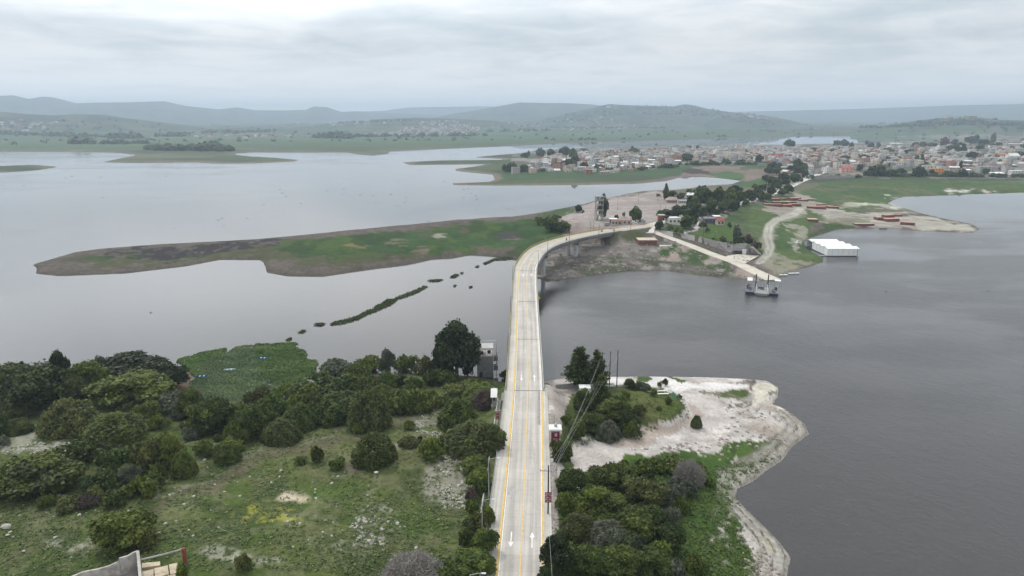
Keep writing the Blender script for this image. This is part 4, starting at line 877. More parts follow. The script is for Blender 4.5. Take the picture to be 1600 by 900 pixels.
def where_town(px, py):
    if px < 905: return 'on the western tip of the town'
    if px < 1030: return 'among the western town houses'
    if px < 1120: return 'by the brown inlet below the town'
    if px < 1215: return 'in the middle of the town'
    if px < 1290: return 'at the town end of the causeway'
    if px < 1345: return 'on the far shore behind the town'
    if px < 1425: return 'above the big green field' if py > 258 else 'in the woods behind the right town'
    if py > 262: return 'at the edge of the big green field'
    return 'in the woods behind the right town' if py < 252 else 'among the right town houses'
for k in range(46):
    for _ in range(200):
        px, py = random.uniform(1035, 1262), random.uniform(262, 346)
        if inpoly(np.array(px), np.array(py), [(1040, 340), (1062, 326), (1090, 304), (1190, 294), (1205, 268), (1225, 262), (1262, 268), (1245, 284), (1205, 312), (1150, 328), (1105, 346)]) : break
    w = random.uniform(11, 19); tree(px, py, w, w*random.uniform(.8, 1.15), 'broad', random.choice(['dark', 'dark', 'mid', 'vdark']), where_mid(px, py), GM, lod=1)
town_t = [(800, 268, 20, 16, 'broad', 'dark'), (818, 268, 16, 12, 'broad', 'dark'), (788, 269, 8, 14, 'broad', 'mid'), (820, 246, 14, 8, 'broad', 'dark'), (826, 244, 5, 8, 'cypress', 'dark'), (845, 246, 16, 16, 'broad', 'greygreen'), (861, 246, 14, 14, 'broad', 'dark'), (882, 246, 20, 19, 'broad', 'dark'), (895, 248, 14, 18, 'broad', 'mid'), (870, 264, 20, 12, 'broad', 'dark'), (886, 263, 22, 16, 'broad', 'dark'), (898, 262, 14, 24, 'broad', 'olive'), (912, 264, 14, 12, 'broad', 'dark'), (912, 240, 14, 9, 'broad', 'dark'),
 (932, 266, 8, 10, 'broad', 'dark'), (990, 240, 16, 10, 'broad', 'dark'), (1025, 232, 5, 8, 'palm', 'dark'), (988, 236, 5, 8, 'palm', 'dark'), (940, 264, 12, 8, 'bush', 'dark'), (968, 264, 12, 6, 'bush', 'dark'), (1000, 266, 14, 6, 'bush', 'dark'), (1040, 262, 20, 8, 'bush', 'dark'), (1074, 252, 20, 14, 'broad', 'dark'), (1088, 258, 22, 8, 'bush', 'dark'), (1110, 257, 22, 7, 'bush', 'dark'), (1135, 256, 22, 7, 'bush', 'dark'), (1160, 256, 22, 8, 'bush', 'dark'), (1075, 232, 10, 5, 'broad', 'dark'), (1090, 232, 6, 5, 'broad', 'dark'), (1186, 254, 15, 14, 'broad', 'dark'), (1164, 240, 10, 7, 'broad', 'dark'),
 (1233, 232, 18, 16, 'broad', 'dark'), (1245, 262, 18, 14, 'broad', 'dark'), (1216, 262, 12, 8, 'broad', 'dark'), (1307, 228, 10, 10, 'broad', 'dark'), (1318, 230, 15, 14, 'broad', 'dark'), (1330, 232, 8, 10, 'broad', 'dark'), (1354, 226, 5, 7, 'broad', 'dark'), (1272, 236, 14, 6, 'broad', 'dark'), (1300, 240, 14, 8, 'broad', 'dark'), (1360, 234, 12, 12, 'broad', 'dark'), (1372, 232, 8, 10, 'broad', 'mid'), (1350, 250, 16, 10, 'broad', 'dark'), (1300, 256, 10, 8, 'broad', 'mid'), (1320, 250, 16, 8, 'broad', 'dark'), (1386, 252, 12, 8, 'broad', 'dark'), (1386, 238, 12, 8, 'broad', 'olive'),
 (1370, 275, 28, 20, 'broad', 'dark'), (1392, 275, 18, 12, 'broad', 'dark'), (1408, 274, 16, 12, 'broad', 'dark'), (1356, 275, 16, 10, 'bush', 'dark'), (1343, 268, 10, 12, 'broad', 'brown'), (1436, 276, 22, 18, 'broad', 'dark'), (1440, 256, 6, 14, 'cypress', 'vdark'), (1432, 254, 8, 12, 'broad', 'mid'), (1455, 272, 10, 8, 'broad', 'dark'), (1503, 277, 14, 14, 'broad', 'vdark'), (1500, 265, 5, 13, 'cypress', 'vdark'), (1485, 276, 22, 10, 'broad', 'dark'), (1540, 272, 10, 10, 'broad', 'dark'), (1522, 276, 16, 8, 'bush', 'brown'), (1560, 276, 10, 6, 'bush', 'dark'),
 (1518, 248, 16, 13, 'broad', 'vdark'), (1430, 232, 12, 10, 'broad', 'dark'), (1442, 230, 12, 9, 'broad', 'dark'), (1456, 232, 14, 10, 'broad', 'dark'), (1475, 230, 14, 16, 'broad', 'reddish'), (1490, 230, 12, 13, 'broad', 'dark'), (1490, 238, 22, 14, 'broad', 'mid'), (1505, 240, 8, 14, 'cypress', 'vdark'), (1500, 232, 12, 10, 'broad', 'dark'), (1515, 226, 16, 15, 'broad', 'dark'), (1524, 224, 10, 14, 'broad', 'dark'), (1532, 228, 10, 12, 'broad', 'dark'), (1540, 228, 8, 12, 'broad', 'dark'), (1550, 228, 8, 18, 'cypress', 'dark'), (1530, 236, 14, 10, 'broad', 'mid'), (1560, 230, 12, 8, 'broad', 'dark'), (1470, 244, 12, 8, 'broad', 'dark'), (1420, 242, 16, 10, 'broad', 'dark'), (1595, 248, 12, 12, 'broad', 'dark'), (1580, 234, 10, 6, 'broad', 'dark'), (1598, 232, 8, 8, 'broad', 'mid')]
for px, py, w, h, k, t in town_t: tree(px, py, w, h, k, t, where_town(px, py), GT, lod=2 if w < 15 else 1)
# far woods, hedges and scattered trees on the plain and the hills: one object
VV, TT = [], []; rgf = np.random.default_rng(5)
def far_blob(x, y, z, R, H, n):
    d = rgf.normal(size=(n, 3)); d /= np.linalg.norm(d, axis=1, keepdims=True); d[:, 2] = np.abs(d[:, 2])
    p = np.array([x, y, z+H*.1])+d*np.array([R, R, H*.9])*rgf.uniform(.6, 1, n)[:, None]
    V, F, T = leaf_cloud(p, d+np.array([0, 0, .3]), R*.38, rgf.uniform(.1, .8, n), rgf); VV.append(V); TT.append(T)
def far_row(x0, y0, x1, y1, n, sz=(6, 11), jit=1.0, big=28):
    for k in range(n):
        t = rgf.uniform(0, 1); px = x0+(x1-x0)*t; py = y0+(y1-y0)*t+rgf.normal()*jit*.4
        p = gp(px, py); R = rgf.uniform(*sz); far_blob(p.x, p.y, p.z, R, R*rgf.uniform(.8, 1.4), big)
for a in [(110, 224, 132, 225, 14, (10, 20)), (132, 225, 230, 224, 30, (6, 12)), (170, 216, 222, 216, 20, (10, 22)), (228, 234, 360, 236, 60, (9, 16)), (310, 230, 345, 232, 12, (9, 18)), (240, 214, 300, 212, 26, (8, 16)), (0, 210, 170, 214, 60, (8, 16)), (300, 208, 420, 206, 40, (8, 14)),
          (495, 215, 545, 216, 34, (12, 24)), (545, 214, 760, 212, 60, (9, 15)), (760, 206, 860, 204, 34, (8, 14)), (440, 196, 640, 188, 60, (8, 13)), (1440, 196, 1540, 192, 60, (12, 20)), (1340, 200, 1460, 196, 40, (9, 14)), (1540, 195, 1600, 196, 30, (9, 15)), (1370, 196, 1384, 194, 5, (12, 20)), (1590, 200, 1600, 202, 5, (14, 20)), (860, 200, 1040, 200, 50, (8, 13))]:
    far_row(*a)
for k in range(520):
    px = rgf.uniform(-40, 1640); py = rgf.uniform(187, 228)
    p = gp(px, py)
    if p.z < 1.5 or p.length > 9000 or p.length < 2300: continue
    R = rgf.uniform(5, 11); far_blob(p.x, p.y, p.z, R, R, 12)
for k in range(260):
    px = rgf.uniform(850, 1230); cr_ = np.interp(px, [850, 950, 1068, 1195], [186, 164, 164, 181]); py = cr_+rgf.uniform(0.6, 16)
    p = gp(px, py)
    if p.z < 5 or p.length > 9000: continue
    far_blob(p.x, p.y, p.z-2, rgf.uniform(9, 16), rgf.uniform(10, 16), 14)
V = np.concatenate(VV); T = np.concatenate(TT); me = mesh_np('far_woods', V, np.arange(len(V)).reshape(-1, 4)); a = me.attributes.new('tone', 'FLOAT', 'POINT'); a.data.foreach_set('value', T.astype(np.float32)); me.materials.append(FO['dark'])
o = link('far_woods', me); tag(o, kind='stuff'); o['label'] = 'dark far woods and hedgerows on the plain and hills'
# turf tufts, weeds and stones of the near field
def scatter(name, n, poly, smin, smax, matn, tonef, hz, label, stone=False, cond=None):
    P = []; S = []
    rs = random.Random(len(name))
    x0 = min(p[0] for p in poly); x1 = max(p[0] for p in poly); y0 = min(p[1] for p in poly); y1 = max(p[1] for p in poly)
    XX = rgf.uniform(x0, x1, n*3); YY = y0+(y1-y0)*rgf.uniform(0, 1, n*3)**1.0
    ok = inpoly(XX, YY, poly); XX = XX[ok][:n]; YY = YY[ok][:n]
    # world positions through a coarse lookup at mean height, then the terrain
    z0 = 6.0; dx = (XX-800)/FPX; dyy = -(YY-450)/FPX; dz = -SP+dyy*CP; t = (z0-CAMH)/dz; x = dx*t; y = (CP+dyy*SP)*t
    rr = np.hypot(x, y); th = np.arctan2(x, y); u = (th-TH0)/(TH1-TH0)*(NT-1); v = np.log(rr/RM0)/math.log(RM1/RM0)*(NR-1)
    i = np.clip(v.astype(int), 0, NR-2); j = np.clip(u.astype(int), 0, NT-2); z = GZ[i, j]
    keep = fbm(x/6, y/6, 91)+.25*rgf.uniform(-1, 1, len(x)) > .47 if cond is None else cond(x, y)
    keep &= z > .4
    x, y, z = x[keep], y[keep], z[keep]
    return np.stack([x, y, z], 1)
FIELD = [(-20, 700), (60, 690), (200, 700), (420, 670), (560, 610), (700, 600), (780, 600), (775, 760), (765, 920), (-20, 920)]
rgf = np.random.default_rng(8)
P = scatter('turf', 30000, FIELD, 0, 0, None, None, 0, '')
n = len(P); k = 5; Pq = np.repeat(P, k, 0)+rgf.normal(size=(n*k, 3))*np.array([.16, .16, .05]); sz = np.repeat(rgf.uniform(.35, 1.25, n)**2, k)
Pq[:, 2] += .1*sz; Vt, Ft, Tt = leaf_cloud(Pq, rgf.normal(size=(n*k, 3))*.35+np.array([0, 0, 1]), .085*sz+.035, np.repeat(rgf.uniform(0, 1, n), k), rgf)
me = mesh_np('field_weeds', Vt, Ft); a = me.attributes.new('tone', 'FLOAT', 'POINT'); a.data.foreach_set('value', Tt.astype(np.float32))
me.materials.append(foliage('weeds', (.045, .07, .018), (.095, .13, .034), (.17, .175, .08))); o = link('field_weeds', me); tag(o, kind='stuff'); o['label'] = 'low weeds and tufts covering the left field'
P = scatter('slope', 16000, G2, 0, 0, None, None, 0, '', cond=lambda x, y: fbm(x/5, y/5, 95)+.25*rgf.uniform(-1, 1, len(x)) > .42)
P2 = scatter('mound', 900, [(870, 700), (905, 618), (1070, 603), (1078, 636), (1010, 662)], 0, 0, None, None, 0, '', cond=lambda x, y: x > -99)
P = np.concatenate([P, P2]); n = len(P); k = 5; Pq = np.repeat(P, k, 0)+rgf.normal(size=(n*k, 3))*np.array([.2, .2, .06]); sz = np.repeat(rgf.uniform(.5, 1.4, n)**1.5, k)
Pq[:, 2] += .15*sz; Vt, Ft, Tt = leaf_cloud(Pq, rgf.normal(size=(n*k, 3))*.4+np.array([0, 0, 1]), .09*sz+.04, np.repeat(rgf.uniform(0, 1, n), k), rgf)
me = mesh_np('slope_weeds', Vt, Ft); a = me.attributes.new('tone', 'FLOAT', 'POINT'); a.data.foreach_set('value', Tt.astype(np.float32))
me.materials.append(foliage('lush_weeds', (.042, .075, .014), (.09, .135, .03))); o = link('slope_weeds', me); tag(o, kind='stuff'); o['label'] = 'lush green ground cover on the right slope'
def stones(name, P, s0, s1, m_, label):
    q = rgf; n = len(P); base = np.array([(-1, -1, -.6), (1, -1, -.6), (1, 1, -.6), (-1, 1, -.6), (-.6, -.6, .6), (.6, -.7, .5), (.7, .6, .6), (-.6, .7, .45)])
    s = (s0+(s1-s0)*q.uniform(0, 1, n)**3)[:, None, None]; a = q.uniform(0, 6.283, n); ca, sa = np.cos(a), np.sin(a)
    B = base[None]*q.uniform(.6, 1.2, (n, 1, 3))*s*(1+.2*q.normal(size=(n, 8, 3)))
    X = B[..., 0]*ca[:, None]-B[..., 1]*sa[:, None]; Y = B[..., 0]*sa[:, None]+B[..., 1]*ca[:, None]
    V = np.stack([X, Y, B[..., 2]], -1)+P[:, None, :]
    f = np.array([(3, 2, 1, 0), (4, 5, 6, 7), (0, 1, 5, 4), (1, 2, 6, 5), (2, 3, 7, 6), (3, 0, 4, 7)])
    F = (f[None]+np.arange(n)[:, None, None]*8).reshape(-1, 4); me = mesh_np(name, V.reshape(-1, 3), F); me.materials.append(m_)
    o = link(name, me); tag(o, kind='stuff'); o['label'] = label
ROCKS = [[(5, 690), (110, 690), (150, 712), (60, 712), (0, 705)], [(640, 640), (712, 650), (700, 690), (650, 680)], [(670, 710), (735, 712), (740, 800), (690, 800)], [(560, 815), (630, 820), (620, 870), (540, 860)], [(-10, 780), (400, 700), (700, 800), (700, 890), (-10, 890)]]
Ps = [scatter('st', c, R_g, 0, 0, None, None, 0, '', cond=lambda x, y: fbm(x/2.5, y/2.5, 97) > .45) for R_g, c in zip(ROCKS, (900, 700, 900, 350, 420))]
stones('field_stones', np.concatenate(Ps), .06, .36, mat('pale_stone', (.36, .35, .31), .9, .3, 2), 'pale stones strewn over the left field')
Pb = scatter('bk', 2600, [(900, 680), (1010, 690), (1090, 660), (1140, 640), (1150, 606), (1180, 604), (1215, 640), (1262, 672), (1225, 715), (1150, 760), (1230, 860), (1230, 900), (1180, 900), (1140, 760), (1200, 700), (1100, 690)], 0, 0, None, None, 0, '', cond=lambda x, y: fbm(x/3, y/3, 98) > .46)
stones('bank_rubble', Pb, .08, .5, mat('bank_stone', (.27, .24, .21), .9, .4, 1.5), 'rubble and clods along the eroded right bank')
Pr = []
for _ in range(1500):
    px, py = random.uniform(850, 1190), random.uniform(376, 438); p = gp(px, py)
    if p.z > .3 and min((p.x-a_[0])**2+(p.y-a_[1])**2 for a_ in [tuple(v) for v in catmull(RAMP, 4)]) > 30 and min((p.x-a_.x)**2+(p.y-a_.y)**2 for a_ in LINE[::3]) > 9: Pr.append(p)
stones('shore_rocks', np.array([tuple(p) for p in Pr]), .2, .9, mat('shore_rock', (.2, .18, .165), .9, .4, .6), 'rocks on the bank below the bridge')
# water plants
def mat_of_plants(name, poly, n, label, tone, sz=.35):
    w_ = W(poly); P = np.array([(x, y) for x, y in w_]); x0, y0 = P.min(0); x1, y1 = P.max(0)
    X = rgf.uniform(x0, x1, n*3); Y = rgf.uniform(y0, y1, n*3)
    wx_ = X+(fbm(X/6, Y/6, 3)-.5)*7; wy_ = Y+(fbm(X/6, Y/6, 4)-.5)*7
    ok = inpoly(wx_, wy_, w_)&(fbm(X/4, Y/4, 6) > .2); X, Y = X[ok][:n], Y[ok][:n]; n = len(X)
    wave = fbm(X/9+Y/20, Y/3.5, 8)
    Z = .12+.1*wave+rgf.uniform(0, .18, n); d = rgf.normal(size=(n, 3))*.5+np.array([0, 0, 1])
    V, F, T = leaf_cloud(np.stack([X, Y, Z], 1), d, np.full(n, sz), np.clip(wave*1.6-.35+rgf.normal(size=n)*.12, 0, 1), rgf)
    me = mesh_np(name, V, F); a = me.attributes.new('tone', 'FLOAT', 'POINT'); a.data.foreach_set('value', T.astype(np.float32)); me.materials.append(tone)
    o = link(name, me); tag(o, kind='stuff'); o['label'] = label
    return w_
hy1 = foliage('water_plants_grey', (.085, .14, .05), (.19, .26, .11)); hy2 = foliage('water_plants_dark', (.045, .085, .018), (.125, .19, .045))
wm1 = mat_of_plants('water_plants', [(300, 566), (345, 552), (378, 540), (400, 541), (405, 560), (420, 580), (430, 600), (470, 600), (455, 615), (430, 628), (330, 630), (300, 622), (298, 590)], 26000, 'grey green mat of floating plants inside the small bay', hy1, .22)
wm2 = mat_of_plants('water_plants', [(400, 538), (420, 536), (466, 536), (475, 544), (480, 556), (494, 563), (499, 576), (492, 588), (470, 598), (430, 602), (405, 585), (396, 560)], 17000, 'dark green outer half of the floating plant mat', hy2, .24)
wm3 = mat_of_plants('water_plants', [(273, 566), (300, 556), (350, 545), (345, 555), (312, 566), (303, 590), (296, 580)], 4500, 'dark rim of floating plants by the brown path', hy2, .24)
# drifting islets of plants: countable, in a line across the bay
GI = 'islets of floating plants drifting in a line'
ISL = [([(516, 508), (524, 504), (540, 501), (558, 495), (574, 486.5), (588, 483), (587, 479), (598, 475), (603, 470), (612, 468), (619, 470), (610, 476), (598, 481), (590, 485), (576, 490), (560, 498), (536, 505)], 3000),
       ([(616, 467.5), (625, 463.5), (640, 458), (652, 453), (664, 447.5), (668, 448), (654, 455.5), (642, 460.5), (627, 465.5)], 900), ([(668, 439), (685, 437), (692, 438), (680, 440)], 120), ([(704, 433), (712, 429), (716, 430), (710, 434)], 140),
       ([(720, 427), (723, 426), (722, 428)], 40), ([(492, 507), (502, 506), (507, 508), (497, 509)], 90), ([(468, 519), (474, 517), (475, 519), (470, 520)], 50), ([(448, 531), (455, 529), (453, 532)], 40), ([(743, 417), (748, 416), (747, 418)], 30), ([(755, 412), (772, 405), (770, 408), (758, 413)], 160), ([(768, 406), (800, 399), (815, 402), (790, 406), (775, 407)], 420), ([(733, 448), (737, 448), (736, 450)], 30), ([(709, 446), (712, 446), (711, 448)], 20)]
for poly, n in ISL:
    w_ = W(poly); P = np.array(w_); cx, cy = P.mean(0); x0, y0 = P.min(0)-.5; x1, y1 = P.max(0)+.5
    X = rgf.uniform(x0, x1, n*22); Y = rgf.uniform(y0, y1, n*22); ok = inpoly(X+rgf.normal(size=len(X))*.3, Y+rgf.normal(size=len(X))*1.0, w_); X, Y = X[ok][:n*6], Y[ok][:n*6]
    if len(X) < 4: continue
    V, F, T = leaf_cloud(np.stack([X-cx, Y-cy, .08+rgf.uniform(0, .28, len(X))], 1), rgf.normal(size=(len(X), 3))*.6+np.array([0, 0, 1]), np.full(len(X), .24), rgf.uniform(0, 1, len(X)), rgf)
    me = mesh_np('plant_islet', V, F); a = me.attributes.new('tone', 'FLOAT', 'POINT'); a.data.foreach_set('value', T.astype(np.float32)); me.materials.append(FO['dark'])
    o = link('plant_islet', me, loc=(cx, cy, 0)); o['category'] = 'plant islet'; o['group'] = GI
    PENDING.append((o, 'dark islet of floating plants' if n > 200 else 'small dark clump of floating plants in the line across the bay', poly[0][0], n))
SP_ = [(36, 290), (102, 278), (112, 276), (158, 277), (160, 309), (260, 276), (277, 263), (272, 357), (341, 344), (350, 353), (347, 341), (387, 341), (235, 489), (412, 320), (447, 307), (441, 302), (437, 296), (512, 298), (537, 296), (537, 303), (563, 305), (582, 306), (611, 304), (634, 309), (587, 317), (620, 321), (633, 316), (621, 283), (470, 318), (725, 296), (732, 295), (724, 309), (736, 302), (744, 306), (746, 312), (656, 266), (693, 284), (670, 346), (745, 327), (794, 326), (856, 306), (518, 257), (492, 246), (705, 242), (713, 242), (660, 247), (1228, 246), (1384, 455), (1545, 455)]
for px, py in SP_:
    x, y = at(px, py, 0); n = 26; s = (.12+y/1500)
    Pp = np.stack([rgf.normal(size=n)*.8*s, rgf.normal(size=n)*.8*s, rgf.uniform(.05, .35, n)*s], 1)
    V, F, T = leaf_cloud(Pp, rgf.normal(size=(n, 3))*.6+np.array([0, 0, 1]), np.full(n, .38*s), rgf.uniform(0, 1, n), rgf)
    me = mesh_np('drifting_clump', V, F); a = me.attributes.new('tone', 'FLOAT', 'POINT'); a.data.foreach_set('value', T.astype(np.float32)); me.materials.append(FO['dark'])
    o = link('drifting_clump', me, loc=(x, y, 0)); o['category'] = 'plant clump'; o['group'] = 'dark specks of weed drifting on the outer lake'; tag(o, 'tiny dark speck of weed drifting on the open lake')
# ---------------------------------------------------------------- road and bridge
def strip(profile, s0, s1, step=2.0, m=0, closed=True):
    """a cross-section (lateral, height above the line) swept along the road line; returns mesh data with uv (lateral, s)"""
    n = max(2, int((s1-s0)/step)+1); V = []; F = []; UV = []
    k = len(profile)
    for i in range(n):
        s = s0+(s1-s0)*i/(n-1); p, f, r_ = line_at(s)
        for la, dz in profile: V.append((p.x+r_.x*la, p.y+r_.y*la, p.z+dz))
    for i in range(n-1):
        sa = s0+(s1-s0)*i/(n-1); sb = s0+(s1-s0)*(i+1)/(n-1)
        for j in range(k if closed else k-1):
            j2 = (j+1) % k; F.append((i*k+j, (i+1)*k+j, (i+1)*k+j2, i*k+j2))
            UV += [(profile[j][0], sa), (profile[j][0], sb), (profile[j2][0], sb), (profile[j2][0], sa)]
    return V, F, UV
def strip_obj(name, profile, s0, s1, m, parent=None, step=2.0, closed=True):
    V, F, UV = strip(profile, s0, s1, step, closed=closed)
    me = bpy.data.meshes.new(name)
    if closed:
        k = len(profile); n = len(V)//k
        F = F+[tuple(range(k)), tuple((n-1)*k+j for j in reversed(range(k)))]; UV = UV+[(p[0], s0) for p in profile]+[(p[0], s1) for p in reversed(profile)]
    me.from_pydata(V, [], F); uv = me.uv_layers.new(name='UVMap')
    uv.data.foreach_set('uv', np.array(UV, np.float32).ravel()); me.update(); me.materials.append(m)
    o = bpy.data.objects.new(name, me); COL.objects.link(o)
    if parent: o.parent = parent
    return o
def rect(l0, l1, z0, z1): return [(l0, z0), (l0, z1), (l1, z1), (l1, z0)]
def concrete(name, c, joint, wear=True):
    m, nt, b = nodes(name); L = nt.links
    uv = N(nt, 'ShaderNodeUVMap'); sp = N(nt, 'ShaderNodeSeparateXYZ'); L.new(uv.outputs[0], sp.inputs[0])
    def nn(sx_, sy_, det, rgh=.6):
        mp = N(nt, 'ShaderNodeMapping'); mp.inputs['Scale'].default_value = (sx_, sy_, 1); L.new(uv.outputs[0], mp.inputs['Vector'])
        n = N(nt, 'ShaderNodeTexNoise', Scale=1.0, Detail=det, Roughness=rgh); L.new(mp.outputs[0], n.inputs['Vector']); return n.outputs['Fac']
    def mr(v, a, b2, c_, d):
        q = N(nt, 'ShaderNodeMapRange'); L.new(v, q.inputs['Value'])
        for k, x in zip(('From Min', 'From Max', 'To Min', 'To Max'), (a, b2, c_, d)): q.inputs[k].default_value = x
        return q.outputs['Result']
    def mu(a, c_):
        q = N(nt, 'ShaderNodeMath', operation='MULTIPLY'); L.new(a, q.inputs[0]); L.new(c_, q.inputs[1]); return q.outputs[0]
    f = mu(mr(nn(.25, .12, 5), .3, .7, .88, 1.1), mr(nn(4, 4, 4), .3, .7, .93, 1.06))
    f = mu(f, mr(nn(1.3, .02, 4), .42, .62, 1.06, .82)); f = mu(f, mr(nn(.5, 1.2, 5, .7), .56, .72, 1.0, .76)); f = mu(f, mr(nn(.9, .012, 3), .5, .6, 1.0, .88))
    # slab to slab difference and joints
    q = N(nt, 'ShaderNodeMath', operation='DIVIDE'); L.new(sp.outputs['Y'], q.inputs[0]); q.inputs[1].default_value = joint
    fr = N(nt, 'ShaderNodeMath', operation='FRACT'); L.new(q.outputs[0], fr.inputs[0]); f = mu(f, mr(fr.outputs[0], .975, .985, 1, .8))
    fl_ = N(nt, 'ShaderNodeMath', operation='FLOOR'); L.new(q.outputs[0], fl_.inputs[0]); wn = N(nt, 'ShaderNodeTexWhiteNoise', noise_dimensions='1D'); L.new(fl_.outputs[0], wn.inputs['W'])
    f = mu(f, mr(wn.outputs['Value'], 0, 1, .95, 1.04))
    vm = N(nt, 'ShaderNodeVectorMath', operation='SCALE'); vm.inputs[0].default_value = c; L.new(f, vm.inputs['Scale']); L.new(vm.outputs[0], b.inputs['Base Color'])
    b.inputs['Roughness'].default_value = .85; b.inputs['Specular IOR Level'].default_value = .25; MATS[name] = m; return m
M_road = concrete('concrete_carriageway', (.455, .43, .395), 4.0)
M_walk = concrete('concrete_walkway', (.49, .465, .42), 3.0)
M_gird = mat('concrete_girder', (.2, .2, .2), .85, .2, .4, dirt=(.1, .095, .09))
M_pier = mat('concrete_pier', (.4, .415, .43), .85, .15, .3, dirt=(.16, .165, .17))
M_yel = mat('yellow_paint', (.62, .42, .1), .6, .22, 1.2, dirt=(.45, .36, .2))
M_yelline = mat('yellow_line_paint', (.62, .43, .16), .6, .25, 2.0, dirt=(.5, .44, .34))
M_wht = mat('white_line_paint', (.72, .7, .67), .6, .15, 2.0, dirt=(.52, .5, .47))
M_rail = mat('railing_paint', (.42, .37, .12), .6, .2, 1)
M_railc = mat('railing_cream_paint', (.62, .6, .52), .6, .15, 1)
M_steel = mat('galvanised_steel', (.42, .43, .44), .45, .12, 2, metal=.6)
M_dark = mat('dark_metal', (.045, .047, .05), .5, .2, 2)
M_joint = mat('joint_rubber', (.1, .1, .1), .8, .2, 2)
MK = .006
S0 = 0.0
tag(strip_obj('road', rect(-3.45, 3.45, -.45, 0), S0, S_AB, M_road), kind='structure')
tag(strip_obj('kerb', rect(-3.76, -3.45, -.45, .16), S0, S_AB, M_yel), kind='structure'); tag(strip_obj('kerb', rect(3.45, 3.74, -.45, .16), S0, S_AB, M_yel), kind='structure')
tag(strip_obj('sidewalk', rect(-6.05, -3.76, -.6, .14), S0, S_AB, M_walk), kind='structure'); tag(strip_obj('sidewalk', rect(3.74, 5.05, -.6, .14), S0, S_AB, M_walk), kind='structure')
def line_mark(l0, l1, s0, s1, z=MK): return [(l0, z), (l1, z)], s0, s1
def arrow_mesh(q, s, la, fwd, m=0):
    p, f, r_ = line_at(s); d = 1 if fwd else -1
    pts = [[(-.11, -2.2), (.11, -2.2), (.11, .7), (-.11, .7)], [(-.45, .7), (.45, .7), (0, 2.2)]]
    for poly in pts:
        P3 = []
        for a, b_ in poly:
            pp, ff, rr2 = line_at(s+b_*d); v = pp+rr2*(la+a); P3.append((v.x, v.y, v.z+MK+.004))
        if not fwd: P3.reverse()
        q.face(P3, m)
def marks(s0, s1, parent, structure):
    V = []; F = []; mi = []
    for l0, l1, z, m_ in ((-3.36, -3.2, MK, 0), (3.2, 3.36, MK, 0), (-.11, .11, MK, 1)):
        v, f, _ = strip([(l0, z), (l1, z)], s0, s1, 2.0, closed=False); b_ = len(V); V += v; F += [tuple(i+b_ for i in q) for q in f]; mi += [m_]*len(f)
    q = MB(); q.v = V; q.f = F; q.m = mi
    return q
near_m = marks(S0, S_AB, None, True)
for yy in (99.5,): arrow_mesh(near_m, s_of_y(yy), -1.75, False); arrow_mesh(near_m, s_of_y(yy), 1.75, True)
arrow_mesh(near_m, s_of_y(48), -1.75, False)
tag(near_m.build('road_markings', [M_wht, M_yelline]), kind='structure')
bridge = empty('bridge', tuple(line_at(S_AB)[0]), 0, 'long pale concrete bridge curving across the lake to the causeway', 'bridge')
bi = Matrix.Translation(-Vector(bridge.location))
def under(o): o.parent = bridge; o.matrix_parent_inverse = bi; return o
SB1 = S_END
under(strip_obj('deck', [(-5.75, -.4), (-5.75, -.02), (-3.77, -.02), (-3.45, 0), (3.45, 0), (4.15, -.02), (4.15, -.4)], S_AB, SB1, M_road))
under(strip_obj('kerb', rect(-3.76, -3.45, -.02, .18), S_AB, SB1, M_yel)); under(strip_obj('kerb', rect(3.45, 3.72, -.02, .2), S_AB, SB1, M_wht))
under(strip_obj('walkway', rect(-5.55, -3.76, -.02, .16), S_AB, SB1, M_walk))
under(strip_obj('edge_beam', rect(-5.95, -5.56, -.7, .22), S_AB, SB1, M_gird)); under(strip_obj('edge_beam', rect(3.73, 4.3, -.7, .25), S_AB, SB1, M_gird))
bm_ = marks(S_AB, SB1, None, False)
for s in (s_of_y(172.5), s_of_y(281.5)): arrow_mesh(bm_, s, -1.75, False); arrow_mesh(bm_, s, 1.75, True)
for la in (-1.75, 1.75): pass
o = bm_.build('lane_markings', [M_wht, M_yelline]); under(o)
jm = []
for k in range(0, 7):
    s = S_AB+41.3*k+(.2 if k == 0 else 0); o = strip_obj('expansion_joint', rect(-3.44, 3.44, -.02, .012), s, s+.35, M_joint, step=.3); under(o)
for k in range(6):
    sA, sB = S_AB+41.3*k+.5, S_AB+41.3*(k+1)-.5
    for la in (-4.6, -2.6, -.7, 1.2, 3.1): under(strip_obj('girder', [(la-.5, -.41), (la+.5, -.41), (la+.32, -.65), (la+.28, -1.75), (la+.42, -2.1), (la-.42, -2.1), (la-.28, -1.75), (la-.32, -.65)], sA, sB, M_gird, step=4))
for k, s in enumerate(PIERS):
    p, f, r_ = line_at(s); ang = math.atan2(r_.y, r_.x); pc = p+r_*(-.8)
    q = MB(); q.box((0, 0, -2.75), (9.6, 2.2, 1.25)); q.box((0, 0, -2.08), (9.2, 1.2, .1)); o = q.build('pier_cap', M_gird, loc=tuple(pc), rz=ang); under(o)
    for la in (-2.5, 2.5):
        c = pc+r_*la; zb = min(gz(c.x, c.y), 0)-1.5; q = MB(); q.tube([(c.x, c.y, zb), (c.x, c.y, p.z-3.3)], 1.05, 16); under(q.build('pier_column', M_pier, smooth=False))
    if k in (2, 3):
        g0 = gz(pc.x, pc.y); q = MB(); q.box((0, 0, max(g0, 0)+.15), (9.5, 4, .9)); under(q.build('pier_footing', mat('footing', (.26, .24, .22), .9, .2, .5), loc=(pc.x, pc.y, 0), rz=ang))
